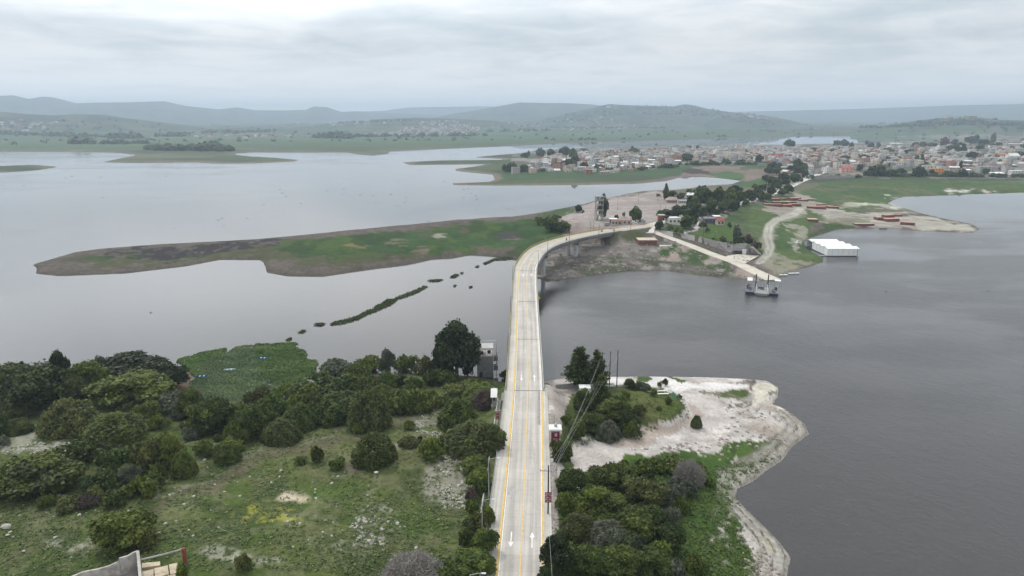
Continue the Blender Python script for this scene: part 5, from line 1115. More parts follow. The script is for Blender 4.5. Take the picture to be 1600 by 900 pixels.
for s, sg in ((S_AB, 1), (S_END, -1)):
    p, f, r_ = line_at(s); pc = p+r_*(-.8)-f*(1.2*sg); q = MB(); q.box((0, 0, -2.9), (10.6, 2.2, 5.0)); q.box((-5.6, -2.2, -1.9), (.5, 5, 3.6)); q.box((5.5, -2.2, -1.9), (.5, 5, 3.6)); under(q.build('abutment', M_gird, loc=tuple(pc), rz=math.atan2(r_.y, r_.x)+(0 if sg > 0 else math.pi)))
def railing(la, s0, s1, m_, name='railing', h=1.0, base=.2, sp=2.0, bars=.4):
    q = MB(); n = int((s1-s0)/sp)
    for zz, rr in ((base+h, .055), (base+h*.55, .03), (base+.14, .03)):
        pts = []
        for i in range(n+1):
            p, f, r_ = line_at(s0+(s1-s0)*i/n); v = p+r_*la; pts.append((v.x, v.y, v.z+zz))
        q.tube(pts, rr, 4)
    for i in range(n+1):
        p, f, r_ = line_at(s0+(s1-s0)*i/n); v = p+r_*la; q.box((v.x, v.y, v.z+base+h/2), (.12, .12, h), math.atan2(r_.y, r_.x))
    if bars:
        for i in range(int((s1-s0)/bars)):
            p, f, r_ = line_at(s0+bars*(i+.5)); v = p+r_*la; q.box((v.x, v.y, v.z+base+h/2), (.035, .035, h*.85), math.atan2(r_.y, r_.x))
    return q.build(name, m_)
under(railing(-5.76, S_AB, SB1, M_rail)); under(railing(4.02, S_AB, SB1, M_railc, bars=.55))
rl = railing(-5.95, 2, S_AB-1, M_steel, 'guard_railing', h=.95, base=.12, bars=0); tag(rl, 'thin grey steel railing along the outer edge of the left sidewalk', 'railing')
o = strip_obj('drain_wall', rect(-7.6, -7.35, -.9, .1), 2, s_of_y(158), mat('old_concrete', (.36, .35, .33), .9, .2, .6, dirt=(.2, .19, .17))); tag(o, 'low concrete drain wall beyond the left sidewalk', 'wall')
o = strip_obj('drain_floor', rect(-7.35, -6.05, -.9, -.45), 2, s_of_y(158), mat('drain_bed', (.2, .19, .17), .9, .3, .6)); tag(o, kind='structure')
o = strip_obj('rubble_verge', [(5.05, -.5), (5.05, .02), (5.6, .1), (6.3, -.05), (6.6, -.6)], 2, s_of_y(150), mat('rubble', (.24, .215, .195), .95, .5, 1.6, bump=.15)); tag(o, kind='structure')
# tyre skid marks and patch on the concrete
q = MB()
def patch(pts, dz=.004):
    P3 = []
    for la, y in pts:
        p, f, r_ = line_at(s_of_y(y)); v = p+r_*la; P3.append((v.x, v.y, v.z+dz))
    q.face(P3)
for a in ([(-3.0, 113.5), (-1.5, 113.5), (-1.3, 115.5), (-1.8, 117), (-2.7, 116.6), (-3.05, 115)],): patch(a)
for off in (0, .5):
    pts = [(0.6+off*.4, 138), (1.2+off*.6, 133), (1.9+off*.7, 127), (2.2+off*.6, 121), (2.2+off*.5, 112), (2.1+off*.5, 100)]
    for i in range(len(pts)-1): patch([(pts[i][0], pts[i][1]), (pts[i][0]+.14, pts[i][1]), (pts[i+1][0]+.14, pts[i+1][1]), (pts[i+1][0], pts[i+1][1])][::-1])
tag(q.build('road_stains', mat('road_stain', (.36, .34, .33), .9, .25, 2)), kind='structure')
q = MB(); P3 = []
for la, y in ((2.4, 143), (3.18, 143), (3.18, 163), (2.55, 163)):
    p, f, r_ = line_at(s_of_y(y)); v = p+r_*la; P3.append((v.x, v.y, v.z+.004))
q.face(P3); tag(q.build('road_mud_patch', mat('road_mud', (.3, .26, .25), .9, .3, 2)), kind='structure')
# beyond the bridge: landing, ramp to the ferry, causeway road
M_far = mat('pale_concrete', (.52, .5, .46), .9, .14, .3); M_ramp = mat('ramp_concrete', (.5, .465, .4), .9, .16, .25)
tag(strip_obj('road', rect(-3.45, 3.45, -.4, 0), S_END, SL[-1], M_road), kind='structure'); tag(strip_obj('kerb', rect(-4.0, -3.45, -.4, .16), S_END, SL[-1], M_yel), kind='structure'); tag(strip_obj('kerb', rect(3.45, 4.0, -.4, .16), S_END, SL[-1], M_wht), kind='structure')
rr_ = railing(4.2, S_END, SL[-1]-3, M_railc, 'guard_railing', bars=.55); tag(rr_, 'cream guard railing on the embankment at the far bridge end', 'railing')
def path_slab(name, P, hw0, hw1, m_, th=.35, dz=.0):
    q = MB(); n = len(P); L3 = []
    for i, p in enumerate(P):
        a = Vector(P[max(0, i-1)]); b_ = Vector(P[min(n-1, i+1)]); d = (b_-a); d.z = 0; d.normalize(); r_ = Vector((d.y, -d.x, 0)); hw = hw0+(hw1-hw0)*i/(n-1); p = Vector(p)
        L3.append([p-r_*hw+Vector((0, 0, dz)), p+r_*hw+Vector((0, 0, dz)), p+r_*hw+Vector((0, 0, dz-th)), p-r_*hw+Vector((0, 0, dz-th))])
    for i in range(n-1):
        A, B = L3[i], L3[i+1]
        for j in range(4): q.face([A[j], A[(j+1) % 4], B[(j+1) % 4], B[j]])
    q.face(L3[0]); q.face(L3[-1][::-1]); return q.build(name, m_)
rp = catmull(RAMP, 4); tag(path_slab('path', [tuple(p) for p in rp], 2.6, 4.2, M_ramp), kind='structure')
cp_ = catmull(CAUSE, 6); tag(path_slab('road', [tuple(p) for p in cp_], 3.4, 3.4, M_far, dz=.02), kind='structure')
AP = poly_z([(1016, 350.5, 12.0), (1024, 354, 12.0), (1022, 364, 10.4), (1009, 364, 10.4)]); 
q = MB(); q.face([(x, y, z+.1) for x, y, z in AP][::-1]); q.face([(x, y, z-.5) for x, y, z in AP]);
for i in range(4): a, b_ = AP[i], AP[(i+1) % 4]; q.face([(a[0], a[1], a[2]+.1), (a[0], a[1], a[2]-.5), (b_[0], b_[1], b_[2]-.5), (b_[0], b_[1], b_[2]+.1)])
tag(q.build('landing_apron', M_far), kind='structure')
Q1 = poly_z([(1150, 408, 2.4), (1163, 412, 2.1), (1183, 401.5, 2.7), (1186, 399, 2.7), (1150, 397, 3.2), (1120, 396, 3.6)]); q = MB(); q.face([(x, y, z+.03) for x, y, z in Q1]); tag(q.build('landing_terrace', M_ramp), kind='structure')
# stone retaining wall
q = MB(); m_stone = mat('rubble_stone_wall', (.27, .255, .25), .95, .45, 1.1, bump=.2, dirt=(.33, .31, .29))
WT = [(*at(x, y, z), z) for x, y, z in WALLTOP]; WB = []
base_px = FOOTZ
for i, (x, y, z) in enumerate(WT):
    bx, by, bz = base_px[i]; gx_, gy_ = at(bx, by, bz); WB.append((gx_, gy_, bz-.8))
for i in range(len(WT)-1):
    a, b_, c, d = Vector(WT[i]), Vector(WT[i+1]), Vector(WB[i+1]), Vector(WB[i]); th = Vector((0, 4.5, 0)); up = Vector((0, 0, .35)); ft = Vector((0, .7, 0))
    q.face([a+up, d, c, b_+up]); q.face([a+up, b_+up, b_+ft+up, a+ft+up]); q.face([a+ft+up, b_+ft+up, b_+ft, a+ft]); q.face([a+ft, b_+ft, b_+th, a+th], 1); q.face([a+th, b_+th, c+th, d+th])
q.face([Vector(WT[0])+up, Vector(WT[0])+th, Vector(WB[0])+th, WB[0]]); q.face([Vector(WT[-1])+up, WB[-1], Vector(WB[-1])+th, Vector(WT[-1])+th])
tag(q.build('retaining_wall', [m_stone, mat('border_soil', (.09, .12, .045), .95, .35, 1.0)]), 'long battered rubble stone wall holding up the park lawn', 'wall')
# ---------------------------------------------------------------- lamps, poles, wires, signs
def lamp(y, la, h=6.0, arm=1.2, m_=M_dark, lab='', grp='', name='street_lamp', s=None, px=None):
    s = s_of_y(y) if s is None else s; p, f, r_ = line_at(s); v = p+r_*la
    e = empty(name, (v.x, v.y, v.z), math.atan2(r_.y, r_.x)); e['category'] = 'street lamp'; e['group'] = grp
    q = MB(); q.tube([(0, 0, -.6), (0, 0, h)], [.11, .06], 6); q.build('pole', m_, e)
    q = MB(); sg = -1 if la > 0 else 1; q.tube([(0, 0, h-.05), (sg*arm*.6, 0, h+.25), (sg*arm, 0, h+.3)], .04, 5); q.build('arm', m_, e)
    q = MB(); q.box((sg*(arm+.25), 0, h+.28), (.62, .26, .1)); q.build('lamp_head', mat('lamp_head', (.55, .56, .57), .4, .1, 2), e)
    PENDING.append((e, lab, proj(v.x, v.y, v.z)[0], 50)); return e
for y in (191, 232, 273): lamp(y, -5.9, 6.0, 1.0, lab='thin dark lamp pole outside the left railing of the bridge', grp='lamp poles on the bridge')
for k in range(5): lamp(0, 4.25, 6.3, 1.0, lab='thin dark lamp pole on the inner railing of the curve', grp='lamp poles on the bridge', s=s_of_y(296)+31*k)
for y in (133, 112, 98, 80): lamp(y, -6.4, 8, 1.6, M_steel, lab='galvanised street lamp rising from trees by the left sidewalk', grp='street lamps by the left sidewalk')
def post_at(px, py, h, name, label, cat, m_=M_dark, rad=.09, grp=None, extra=None, z=None):
    p = gp(px, py); e = empty(name, tuple(p)); e['category'] = cat
    if grp: e['group'] = grp
    q = MB(); q.tube([(0, 0, -.5), (0, 0, h)], [rad, rad*.7], 6); q.build('pole', m_, e)
    if extra: extra(e, h)
    PENDING.append((e, label, px, 50)); return e
def xarm(e, h): q = MB(); q.box((0, 0, h-.35), (1.6, .1, .12)); q.build('crossarm', M_dark, e); q = MB(); [q.blob((x, 0, h-.2), (.07, .07, .12)) for x in (-.7, 0, .7)]; q.build('insulator', mat('insulator', (.4, .36, .32), .4, .1, 2), e)
def lhead(e, h): q = MB(); q.box((.5, 0, h+.05), (1.1, .18, .1)); q.build('lamp_head', M_steel, e)
M_pole = mat('concrete_pole', (.3, .29, .27), .9, .15, 1)
UP = [post_at(x, y, h, 'utility_pole', 'tall bare utility pole on the mound by the conifers', 'utility pole', M_dark, .16, 'three utility poles by the white gateway', xarm if k == 0 else None) for k, (x, y, h) in enumerate([(940, 600, 9.6), (952, 604, 10.4), (963.5, 605, 11.0)])]
p, f, r_ = line_at(s_of_y(107.3)); v = p+r_*4.45
pole = empty('utility_pole', (v.x, v.y, v.z+.14), math.atan2(r_.y, r_.x)); pole['category'] = 'utility pole'; tag(pole, 'dark utility pole with crossarm standing on the right sidewalk', 'utility pole')
q = MB(); q.tube([(0, 0, -.5), (0, 0, 9.4)], [.17, .11], 8); q.build('pole', M_dark, pole); q = MB(); q.box((-.2, 0, 8.35), (2.6, .12, .14)); q.build('crossarm', M_steel, pole); q = MB(); [q.blob((x, 0, 8.52), (.09, .09, .15)) for x in (-1.4, -.6, .5, .95)]; q.build('insulator', MATS['insulator'], pole)
M_mar = mat('maroon_panel', (.16, .018, .04), .5, .15, 1.5); M_white = mat('white_paint', (.72, .72, .7), .6, .08, 1.0, dirt=(.55, .54, .5))
def squiggle(q, cx, cz, w, h, y, seed, m_=0):
    """worn white lettering: strokes too small to read in the photograph"""
    rd = random.Random(seed); n = max(3, int(w/h*1.6)); cw = w/n
    for i in range(n):
        x = cx-w/2+cw*(i+.5); q.box((x-cw*.28, y, cz), (cw*.16, .01, h*rd.uniform(.7, 1))); 
        if rd.random() < .75: q.box((x, y, cz+h*.4*rd.choice((-1, 1, 0))), (cw*.5, .01, h*.18))
        if rd.random() < .5: q.box((x+cw*.22, y, cz), (cw*.15, .01, h*rd.uniform(.5, .9)))
def sign_panels(e, zs, w, hs, y0=-.2):
    for k, (z, h) in enumerate(zip(zs, hs)):
        q = MB(); q.box((0, y0, z), (w, .06, h)); o = q.build('panel', M_mar, e); q = MB(); squiggle(q, 0, z, w*.72, h*.45, y0-.036, 11*k+3); t = q.build('lettering', M_white, o)
sg = empty('road_sign', (v.x, v.y-.0, v.z+.14)); tag(sg, 'three stacked maroon panels with white lettering fixed on the dark pole', 'sign'); sign_panels(sg, (4.05, 3.35, 2.65), 1.12, (.62, .62, .6), -.26)
q = MB(); q.box((0, -.21, 3.35), (.1, .05, 2.0)); q.build('bracket', M_steel, sg)
p, f, r_ = line_at(s_of_y(138.5)); v2 = p+r_*-6.5
s2 = empty('road_sign', (v2.x, v2.y, v2.z-.1)); tag(s2, 'maroon three panel sign on two posts beyond the left sidewalk', 'sign'); sign_panels(s2, (5.0, 4.35, 3.7), .95, (.6, .6, .58), -.1)
for x in (-.3, .35): q = MB(); q.tube([(x, 0, -.5), (x, 0, 5.2)], .05, 6); q.build('post', M_dark, s2)
def booth(x, y, z, w, h, label, maroon):
    e = empty('welcome_booth' if maroon else 'guard_booth', (x, y, z)); tag(e, label, 'booth')
    q = MB(); q.box((0, 0, h*.5), (w*.72, w*.72, h)); q.box((0, 0, -.4), (w*.95, w*.95, .9)); q.build('wall', mat('booth_wall', (.34, .34, .33), .8, .12, 1), e)
    q = MB(); q.box((0, 0, h+.16), (w*1.08, w*1.0, .3)); q.box((0, 0, h+.36), (w*.9, w*.84, .1)); rf = q.build('roof', M_white, e)
    q = MB(); q.tube([(0.1, 0, h+.4), (.1, 0, h+1.0), (.1, 0, h+1.15)], [.36, .36, .12], 10); q.build('tank', mat('tank_grey', (.35, .36, .37), .6, .15, 2), rf)
    if maroon:
        q = MB(); q.box((0, -w*.40, h*.45), (w*.7, .08, h*.82)); o = q.build('panel', M_mar, e)
        q = MB(); squiggle(q, 0, h*.22, w*.55, .3, -w*.40-.05, 5); squiggle(q, 0, h*.36, w*.5, .2, -w*.40-.05, 9); q.build('lettering', M_white, o)
        q = MB(); q.box((.12, -w*.40-.05, h*.66), (.5, .02, .7)); q.build('emblem', mat('emblem_grey', (.4, .38, .37), .6, .2, 3), o)
    else:
        q = MB(); q.box((0, -w*.37, h*.55), (w*.4, .03, h*.3)); q.build('window', M_dark, e)
    return e
p, f, r_ = line_at(s_of_y(136.5)); v = p+r_*6.3; booth(v.x, v.y, v.z-.3, 2.55, 3.1, 'square booth with white roof and maroon front panel right of the road', True)
p, f, r_ = line_at(s_of_y(157)); v = p+r_*-8.3; booth(v.x, v.y, v.z-1.2, 1.5, 3.4, 'narrow grey booth with white roof between tower and bridge', False)
sh = tag(MB().box((0, 0, 0), (1.6, .08, 2.7), M=Matrix.Rotation(-1.0, 4, 'X')).build('roof_board', M_white, loc=(v.x, v.y-1.6, v.z+2.7)), 'white tilted roof board beside the narrow booth', 'board')  # roof sheet, tilted upward so that it catches more light
# round warning discs and the yellow diamond
p, f, r_ = line_at(s_of_y(246)); v = p+r_*4.35
e = empty('warning_sign', (v.x, v.y, v.z)); tag(e, 'yellow diamond warning sign with black arrow on the bridge railing', 'sign')
q = MB(); q.tube([(0, 0, -.4), (0, 0, 1.0)], .04, 6); q.build('post', M_steel, e)
q = MB(); q.box((0, -.04, 1.35), (.85, .04, .85), M=Matrix.Translation((0, 0, 1.35)) @ Matrix.Rotation(math.pi/4, 4, 'Y') @ Matrix.Translation((0, 0, -1.35))); pn = q.build('panel', mat('sign_yellow', (.75, .5, .02), .4, .08, 2), e)
q = MB(); q.box((-.08, -.07, 1.43), (.36, .02, .1), M=Matrix.Translation((0, 0, 1.4)) @ Matrix.Rotation(.7, 4, 'Y') @ Matrix.Translation((0, 0, -1.4))); q.box((-.08, -.07, 1.25), (.36, .02, .1), M=Matrix.Translation((0, 0, 1.28)) @ Matrix.Rotation(-.7, 4, 'Y') @ Matrix.Translation((0, 0, -1.28))); q.build('arrow', M_dark, pn)
for y, la, lab in ((124, 5.3, 'round pale traffic disc on a post below the booth'), (160.5, 4.6, 'pale machine box on a post at the bridge start')):
    p, f, r_ = line_at(s_of_y(y)); v = p+r_*la; e = empty('traffic_disc', (v.x, v.y, v.z)); tag(e, lab, 'sign')
    q = MB(); q.tube([(0, 0, -.5), (0, 0, 1.6)], .05, 6); q.build('post', M_steel, e); q = MB(); q.tube([(0, -.06, 1.7), (0, -.1, 1.7)], .42, 14); q.build('disc', M_white, e)
# overhead wires from the pole to the mound
def wire(a, b, sag, label):
    a, b = Vector(a), Vector(b); pts = []
    for i in range(17): t = i/16; p = a.lerp(b, t); p.z -= sag*4*t*(1-t); pts.append(p)
    o = MB().tube(pts, .013, 4, cap=False).build('overhead_wire', mat('wire', (.5, .5, .5), .5, .05, 3)); o['category'] = 'wire'; o['group'] = 'wires from the sidewalk pole to the mound'; PENDING.append((o, label, a.x, 9)); return o
T0 = Vector(pole.location)+Vector((0, 0, 8.55)); U = [Vector(u.location) for u in UP]
for k, (dx_, u, hh) in enumerate([(.95, 0, 8.8), (.5, 0, 8.6), (.95, 1, 9.2), (-.6, 2, 10.0)]): wire(T0+Vector((dx_, 0, 0)), U[u]+Vector((.3*k-.4, 0, hh)), 1.0, 'pale sagging overhead wire running from sidewalk pole to mound')
wire(T0+Vector((-.6, 0, 0)), T0+Vector((-1.5, -70, .4)), .8, 'overhead wire running from the sidewalk pole toward the bottom edge')
# ---------------------------------------------------------------- buildings on the near side
M_block = mat('grey_block', (.2, .2, .2), .95, .22, .8, bump=.02, dirt=(.11, .11, .11)); M_cem = mat('cement_frame', (.42, .41, .39), .9, .15, 1)
g = gp(758, 589); tw_ = empty('block_tower', (g.x, g.y+2.2, g.z-.3), .03); tag(tw_, 'unfinished grey block tower with open roof frame beside the bridge', 'tower')
Wt, Ht = 4.9, 6.9
q = MB(); q.box((0, 0, Ht/2-.5), (Wt, Wt, Ht+1)); q.build('wall', M_block, tw_)
q = MB(); q.box((0, 0, Ht+.12), (Wt+.15, Wt+.15, .24)); q.build('ledge', M_cem, tw_)
q = MB(); q.box((-1.3, -Wt/2-.02, 1.0), (.9, .06, 1.9)); q.build('door', M_dark, tw_)
fr = MB()
for x in (-1, 1):
    for y in (-1, 1): fr.box((x*(Wt/2-.15), y*(Wt/2-.15), Ht+1.3), (.26, .26, 2.1))
fr.box((0, -Wt/2+.15, Ht+1.3), (.24, .24, 2.1))
for y in (-1, 1): fr.box((0, y*(Wt/2-.15), Ht+2.48), (Wt+.1, .3, .26))
for x in (-1, 1): fr.box((x*(Wt/2-.15), 0, Ht+2.48), (.3, Wt-.6, .26))
fr.build('roof_frame', M_cem, tw_)
q = MB(); q.face([(-Wt/2, -Wt/2, Ht+2.62), (Wt/2, -Wt/2, Ht+2.62), (0, 0, Ht+3.5)]); q.face([(Wt/2, -Wt/2, Ht+2.62), (Wt/2, Wt/2, Ht+2.62), (0, 0, Ht+3.5)]); q.face([(-Wt/2, Wt/2, Ht+2.62), (-Wt/2, -Wt/2, Ht+2.62), (0, 0, Ht+3.5)]); q.build('roof', mat('roof_cement', (.45, .44, .42), .9, .15, .6), tw_)
q = MB(); q.box((-1.1, -.6, Ht+.6), (1.2, 1.2, .9)); q.blob((1.2, 0, Ht+.7), (.6, .6, .6)); q.build('clutter', M_dark, tw_)
q = MB(); q.tube([(Wt/2+.9, .4, 0), (Wt/2+.9, .4, Ht+4), (-.8, .4, Ht+4.1)], .09, 6); q.tube([(-.8, .4, Ht+4.1), (-.8, .4, Ht+2.5)], .08, 6); q.build('hoist_frame', M_steel, tw_)
q = MB()
for z in (2.6, 5.6): q.box((Wt/2+.75, -.1, z), (1.3, 1.6, 1.5)); q.box((Wt/2+1.0, -.1, z+1.3), (.08, .08, 1.4)); q.tube([(Wt/2+.4, -.6, z+.8), (Wt/2+2.0, -.6, z+2.3)], .06, 5)
q.build('balcony', mat('balcony', (.17, .17, .17), .9, .2, 1), tw_)
q = MB(); q.box((-.8-2.4, -Wt/2-1.2, .9), (.15, 2.6, .1), M=Matrix.Translation((-3, -3, 1)) @ Matrix.Rotation(.6, 4, 'X') @ Matrix.Translation((3, 3, -1))); q.box((-3.9, -Wt/2-1.2, .9), (.15, 2.8, .1), M=Matrix.Translation((-3, -3, 1)) @ Matrix.Rotation(.6, 4, 'X') @ Matrix.Translation((3, 3, -1))); o = q.build('plank', mat('old_plank', (.3, .27, .22), .9, .2, 2), tw_)
# white gateway and low wall by the conifers
g = gp(914, 618); e = empty('white_gateway', (g.x, g.y+1, g.z), 0); tag(e, 'small flat roofed white building below the conifers', 'building')
q = MB(); q.box((0, 0, .9), (2.8, 2.4, 2.4)); q.build('wall', M_white, e); q = MB(); q.box((0, 0, 2.18), (3.1, 2.7, .16)); q.build('roof', M_white, e); q = MB(); q.box((-1.4-.02, 0, .8), (.05, .9, 1.7)); q.build('door', mat('door_grey', (.3, .3, .3), .6, .1, 1), e)
a, b_ = gp(925, 606), gp(997, 605.5); d = b_-a; tag(MB().box(tuple((a+b_)/2+Vector((0, 0, .35))), (d.length, .25, 1.1), math.atan2(d.y, d.x)).build('low_white_wall', M_white), 'low white wall along the top edge of the grassy mound', 'wall')
a, b_ = gp(868, 606), gp(905, 604.5); d = b_-a; tag(MB().box(tuple((a+b_)/2+Vector((0, 0, .3))), (d.length, .3, 1.6), math.atan2(d.y, d.x)).build('low_grey_wall', mat('shade_grey', (.3, .29, .28), .9, .1, 1)), 'low grey wall between the bridge and the white building', 'wall')
for k, (x, y, w_) in enumerate([(1033, 613, 2.4), (1036, 617.5, 3.0)]):
    g = gp(x, y); e = empty('park_bench', tuple(g), .1); e['category'] = 'bench'; e['group'] = 'white benches on the mound'; PENDING.append((e, 'long white concrete bench among the mound saplings', x+k*.1, 5))
    q = MB(); q.box((0, 0, .45), (w_, .5, .1)); q.build('seat', M_white, e)
    for s in (-1, 1): MB().box((s*w_*.38, 0, .2), (.14, .42, .4)).build('leg', M_white, e)
g = gp(1053, 622); e = empty('water_pump', tuple(g)); tag(e, 'turquoise standing pump on the grassy mound', 'pump'); M_tq = mat('turquoise', (.03, .3, .38), .5, .1, 2)
q = MB(); q.tube([(0, 0, -.2), (0, 0, 1.1)], [.26, .2], 10); q.build('body', M_tq, e); q = MB(); q.blob((0, 0, 1.3), (.26, .26, .22)); q.box((.35, 0, .95), (.5, .1, .1)); q.build('head', M_tq, e)
# roofless ruin at the bottom left
M_ruin = mat('ruin_wall', (.4, .38, .35), .95, .3, 1.2, dirt=(.16, .145, .135)); rn = empty('roofless_ruin', (*at(190, 885, 8.6), 8.6)); tag(rn, 'roofless ruined house with broken pale wall tops at the bottom edge', 'ruin'); rl_ = Vector(rn.location)
def wall_run(pts, zb, th=.3):
    q = MB()
    for i in range(len(pts)-1):
        a, b_ = Vector(pts[i]), Vector(pts[i+1]); d = b_-a; d.z = 0; nrm = Vector((d.y, -d.x, 0)).normalized()*th/2
        P8 = [a-nrm, b_-nrm, b_+nrm, a+nrm]; B8 = [Vector((v.x, v.y, zb)) for v in P8]
        P8 = [v-rl_ for v in P8]; B8 = [v-rl_ for v in B8]
        q.face(P8); q.face([B8[0], B8[1], P8[1], P8[0]]); q.face([B8[1], B8[2], P8[2], P8[1]]); q.face([B8[2], B8[3], P8[3], P8[2]]); q.face([B8[3], B8[0], P8[0], P8[3]])
    return q
def A3(px, py, z): return (*at(px, py, z), z)
wall_run([A3(106, 903, 10.9), A3(130, 893, 11.0), A3(152, 889, 11.1), A3(170, 884, 11.3), A3(183, 878, 11.6)], 8.0).build('wall', M_ruin, rn)
wall_run([A3(183, 878, 11.6), A3(186, 872, 12.2), A3(200, 868, 12.2), A3(208, 863, 12.4), A3(215, 860.5, 12.4)], 8.0).build('wall', M_ruin, rn)
wall_run([A3(215, 860.5, 12.4), A3(217, 880, 12.2), A3(219, 905, 12.1), A3(221, 935, 12.0)], 8.0, .4).build('wall', M_ruin, rn)
wall_run([A3(95, 940, 11.3), A3(106, 903, 10.9)], 8.0).build('wall', M_ruin, rn)
q = MB(); F4 = [Vector((*at(x, y, 9.4), 9.4))-rl_ for x, y in ((110, 912), (150, 900), (214, 885), (218, 960), (100, 960))]; q.face(F4[::-1]); q.build('floor', mat('ruin_floor', (.19, .18, .18), .95, .25, .8), rn)
pts = [A3(218, 875, 11.6), A3(252, 867, 11.5), A3(285, 858, 11.4)]; q = MB(); q.tube([Vector(p)-rl_ for p in pts], .14, 5); q.build('roof_beam', M_ruin, rn)
x, y = at(287, 859, 11.3); tag(MB().box((0, 0, -1.3), (.45, .45, 3.2)).build('brick_pillar', mat('brick_red', (.22, .06, .045), .9, .25, 3, bump=.02), loc=(x, y, 11.3)), 'red brick pillar holding the end of the fallen beam', 'pillar')
pf = MB()
for (x0, y0, x1, y1, x2, y2, x3, y3) in [(222, 893, 240, 889, 240, 905, 222, 908), (241, 888, 262, 883, 264, 897, 242, 903), (264, 882, 277, 879, 276, 895, 266, 898), (222, 880, 250, 877, 250, 883, 222, 887), (262, 899, 275, 897, 275, 915, 262, 915)]:
    c4 = [Vector((*at(a_, b__, 9.5), 9.5)) for a_, b__ in ((x0, y0), (x1, y1), (x2, y2), (x3, y3))]; pf.face(c4[::-1]); lo = [v-Vector((0, 0, 1)) for v in c4]
    for i in range(4): pf.face([c4[i], lo[i], lo[(i+1) % 4], c4[(i+1) % 4]])
tag(pf.build('stone_platform', mat('cream_stone', (.5, .43, .32), .9, .2, 1.2, dirt=(.25, .2, .12))), 'cracked cream stone slabs beside the roofless ruin', 'platform')
g = gp(145, 762); e = empty('ruined_hut', tuple(g), .5); tag(e, 'tiny ruined stone hut sunk among shrubs', 'hut')
for c, d in (((0, -1.1, .8), (2.3, .25, 1.6)), ((1.05, 0, .95), (.25, 2.0, 1.9)), ((-1.05, 0, .6), (.25, 2.0, 1.2))): MB().box(c, d).build('wall', M_ruin, e)
for k, (x, y, s) in enumerate([(10, 825, .9), (588, 739, .45), (37, 862, .3), (12, 837, .4)]):
    g = gp(x, y); rd = random.Random(k); q = MB(); q.blob((0, 0, s*.35), (s, s*.7, s*.45), nu=9, nv=6)
    q.v = [(a_*(1+.2*rd.uniform(-1, 1)), b__*(1+.2*rd.uniform(-1, 1)), c) for a_, b__, c in q.v]
    o = q.build('boulder' if k != 1 else 'rubbish_sack', M_white if k == 1 else MATS['pale_stone'], loc=tuple(g)); tag(o, ['large pale boulder at the left edge of the field', 'white rubbish sack lying below the domed shrub', 'small pale boulder near the lower left edge', 'dark low rock beside the large boulder'][k], ['boulder', 'sack', 'boulder', 'boulder'][k])
# boats left on the plant mat
def boat(px, py, rz, ca, label):
    x, y = at(px, py, .1); e = empty('rowing_boat', (x, y, .12), rz); tag(e, label, 'boat')
    q = MB(); secs = []
    for t in np.linspace(-1, 1, 9):
        wd = .62*(1-abs(t)**2.6*.9) if t > 0 else .62*(1-.25*t*t); sh_ = .42+.15*t*t
        secs.append([(t*1.7, -wd, sh_), (t*1.7, -wd*.7, 0), (t*1.7, wd*.7, 0), (t*1.7, wd, sh_)])
    for a, b_ in zip(secs, secs[1:]):
        for j in range(3): q.face([a[j], a[j+1], b_[j+1], b_[j]]); q.face([Vector(b_[j])*.93+Vector((0, 0, .05)), Vector(b_[j+1])*.93+Vector((0, 0, .05)), Vector(a[j+1])*.93+Vector((0, 0, .05)), Vector(a[j])*.93+Vector((0, 0, .05))])
    q.face(secs[0]); q.build('hull', ca, e)
    for t in (-.7, .5): MB().box((t, 0, .34), (.28, 1.0, .05)).build('thwart', M_white, e)
M_blue = mat('boat_blue', (.04, .2, .42), .5, .15, 2); M_bw = mat('boat_pale_blue', (.5, .62, .7), .5, .12, 2)
boat(316, 589.5, .1, M_blue, 'dark blue rowing boat resting on the plant mat'); boat(359, 579, .3, M_bw, 'pale blue and white rowing boat in the middle of the plant mat'); boat(411, 561, -.1, M_blue, 'bright blue boat on the dark outer plant mat')
x, y = at(461, 578, .1); tag(MB().box((0, 0, .15), (1.6, .5, .2)).build('foam_float', M_white, loc=(x, y, 0)), 'white foam float near the outer rim of the plant mat', 'float')
# ---------------------------------------------------------------- the far end of the bridge
def person(x, y, z, top, trousers, rz, label, sit=False):
    e = MB(); S = .0
    if sit: pts = [((0, -.05, .85), (.18, .14, .12)), ((0, -.02, 1.1), (.19, .13, .3))]
    q = MB()
    if sit:
        for s in (-1, 1): q.tube([(s*.1, -.05, .85), (s*.14, .35, .8), (s*.15, .3, .35), (s*.15, .42, .3)], [.1, .085, .06, .05], 7, 1); q.tube([(s*.2, 0, 1.32), (s*.24, .2, 1.12), (s*.25, .45, 1.12)], [.06, .05, .04], 6, 0)
        q.tube([(0, -.05, .8), (0, -.03, 1.05), (0, .02, 1.3), (0, .03, 1.42)], [.17, .16, .19, .07], 9, 0); q.tube([(0, .03, 1.4), (0, .04, 1.5)], .06, 7, 2)
        q.blob((0, .06, 1.6), (.12, .13, .15), 3)
    else:
        for s in (-1, 1): q.tube([(s*.09, 0, .92), (s*.11, .02, .5), (s*.11, -.02*s, .08), (s*.11, .12, .04)], [.095, .07, .045, .04], 7, 1); q.tube([(s*.19, 0, 1.42), (s*.25, .02, 1.15), (s*.24, .08, .9)], [.055, .045, .035], 6, 0)
        q.tube([(0, 0, .88), (0, 0, 1.1), (0, 0, 1.36), (0, 0, 1.48)], [.15, .14, .19, .07], 9, 0); q.tube([(0, 0, 1.46), (0, .01, 1.56)], .055, 7, 2); q.blob((0, .015, 1.65), (.095, .11, .13), 2); q.blob((0, -.01, 1.69), (.1, .11, .11), 3)
    return q
def cloth(n, c): return mat('cloth_'+n, c, .9, .1, 4)
SKIN = mat('skin', (.3, .17, .11), .6, .05, 4); HAIR = mat('hair', (.02, .017, .015), .7, .1, 4)
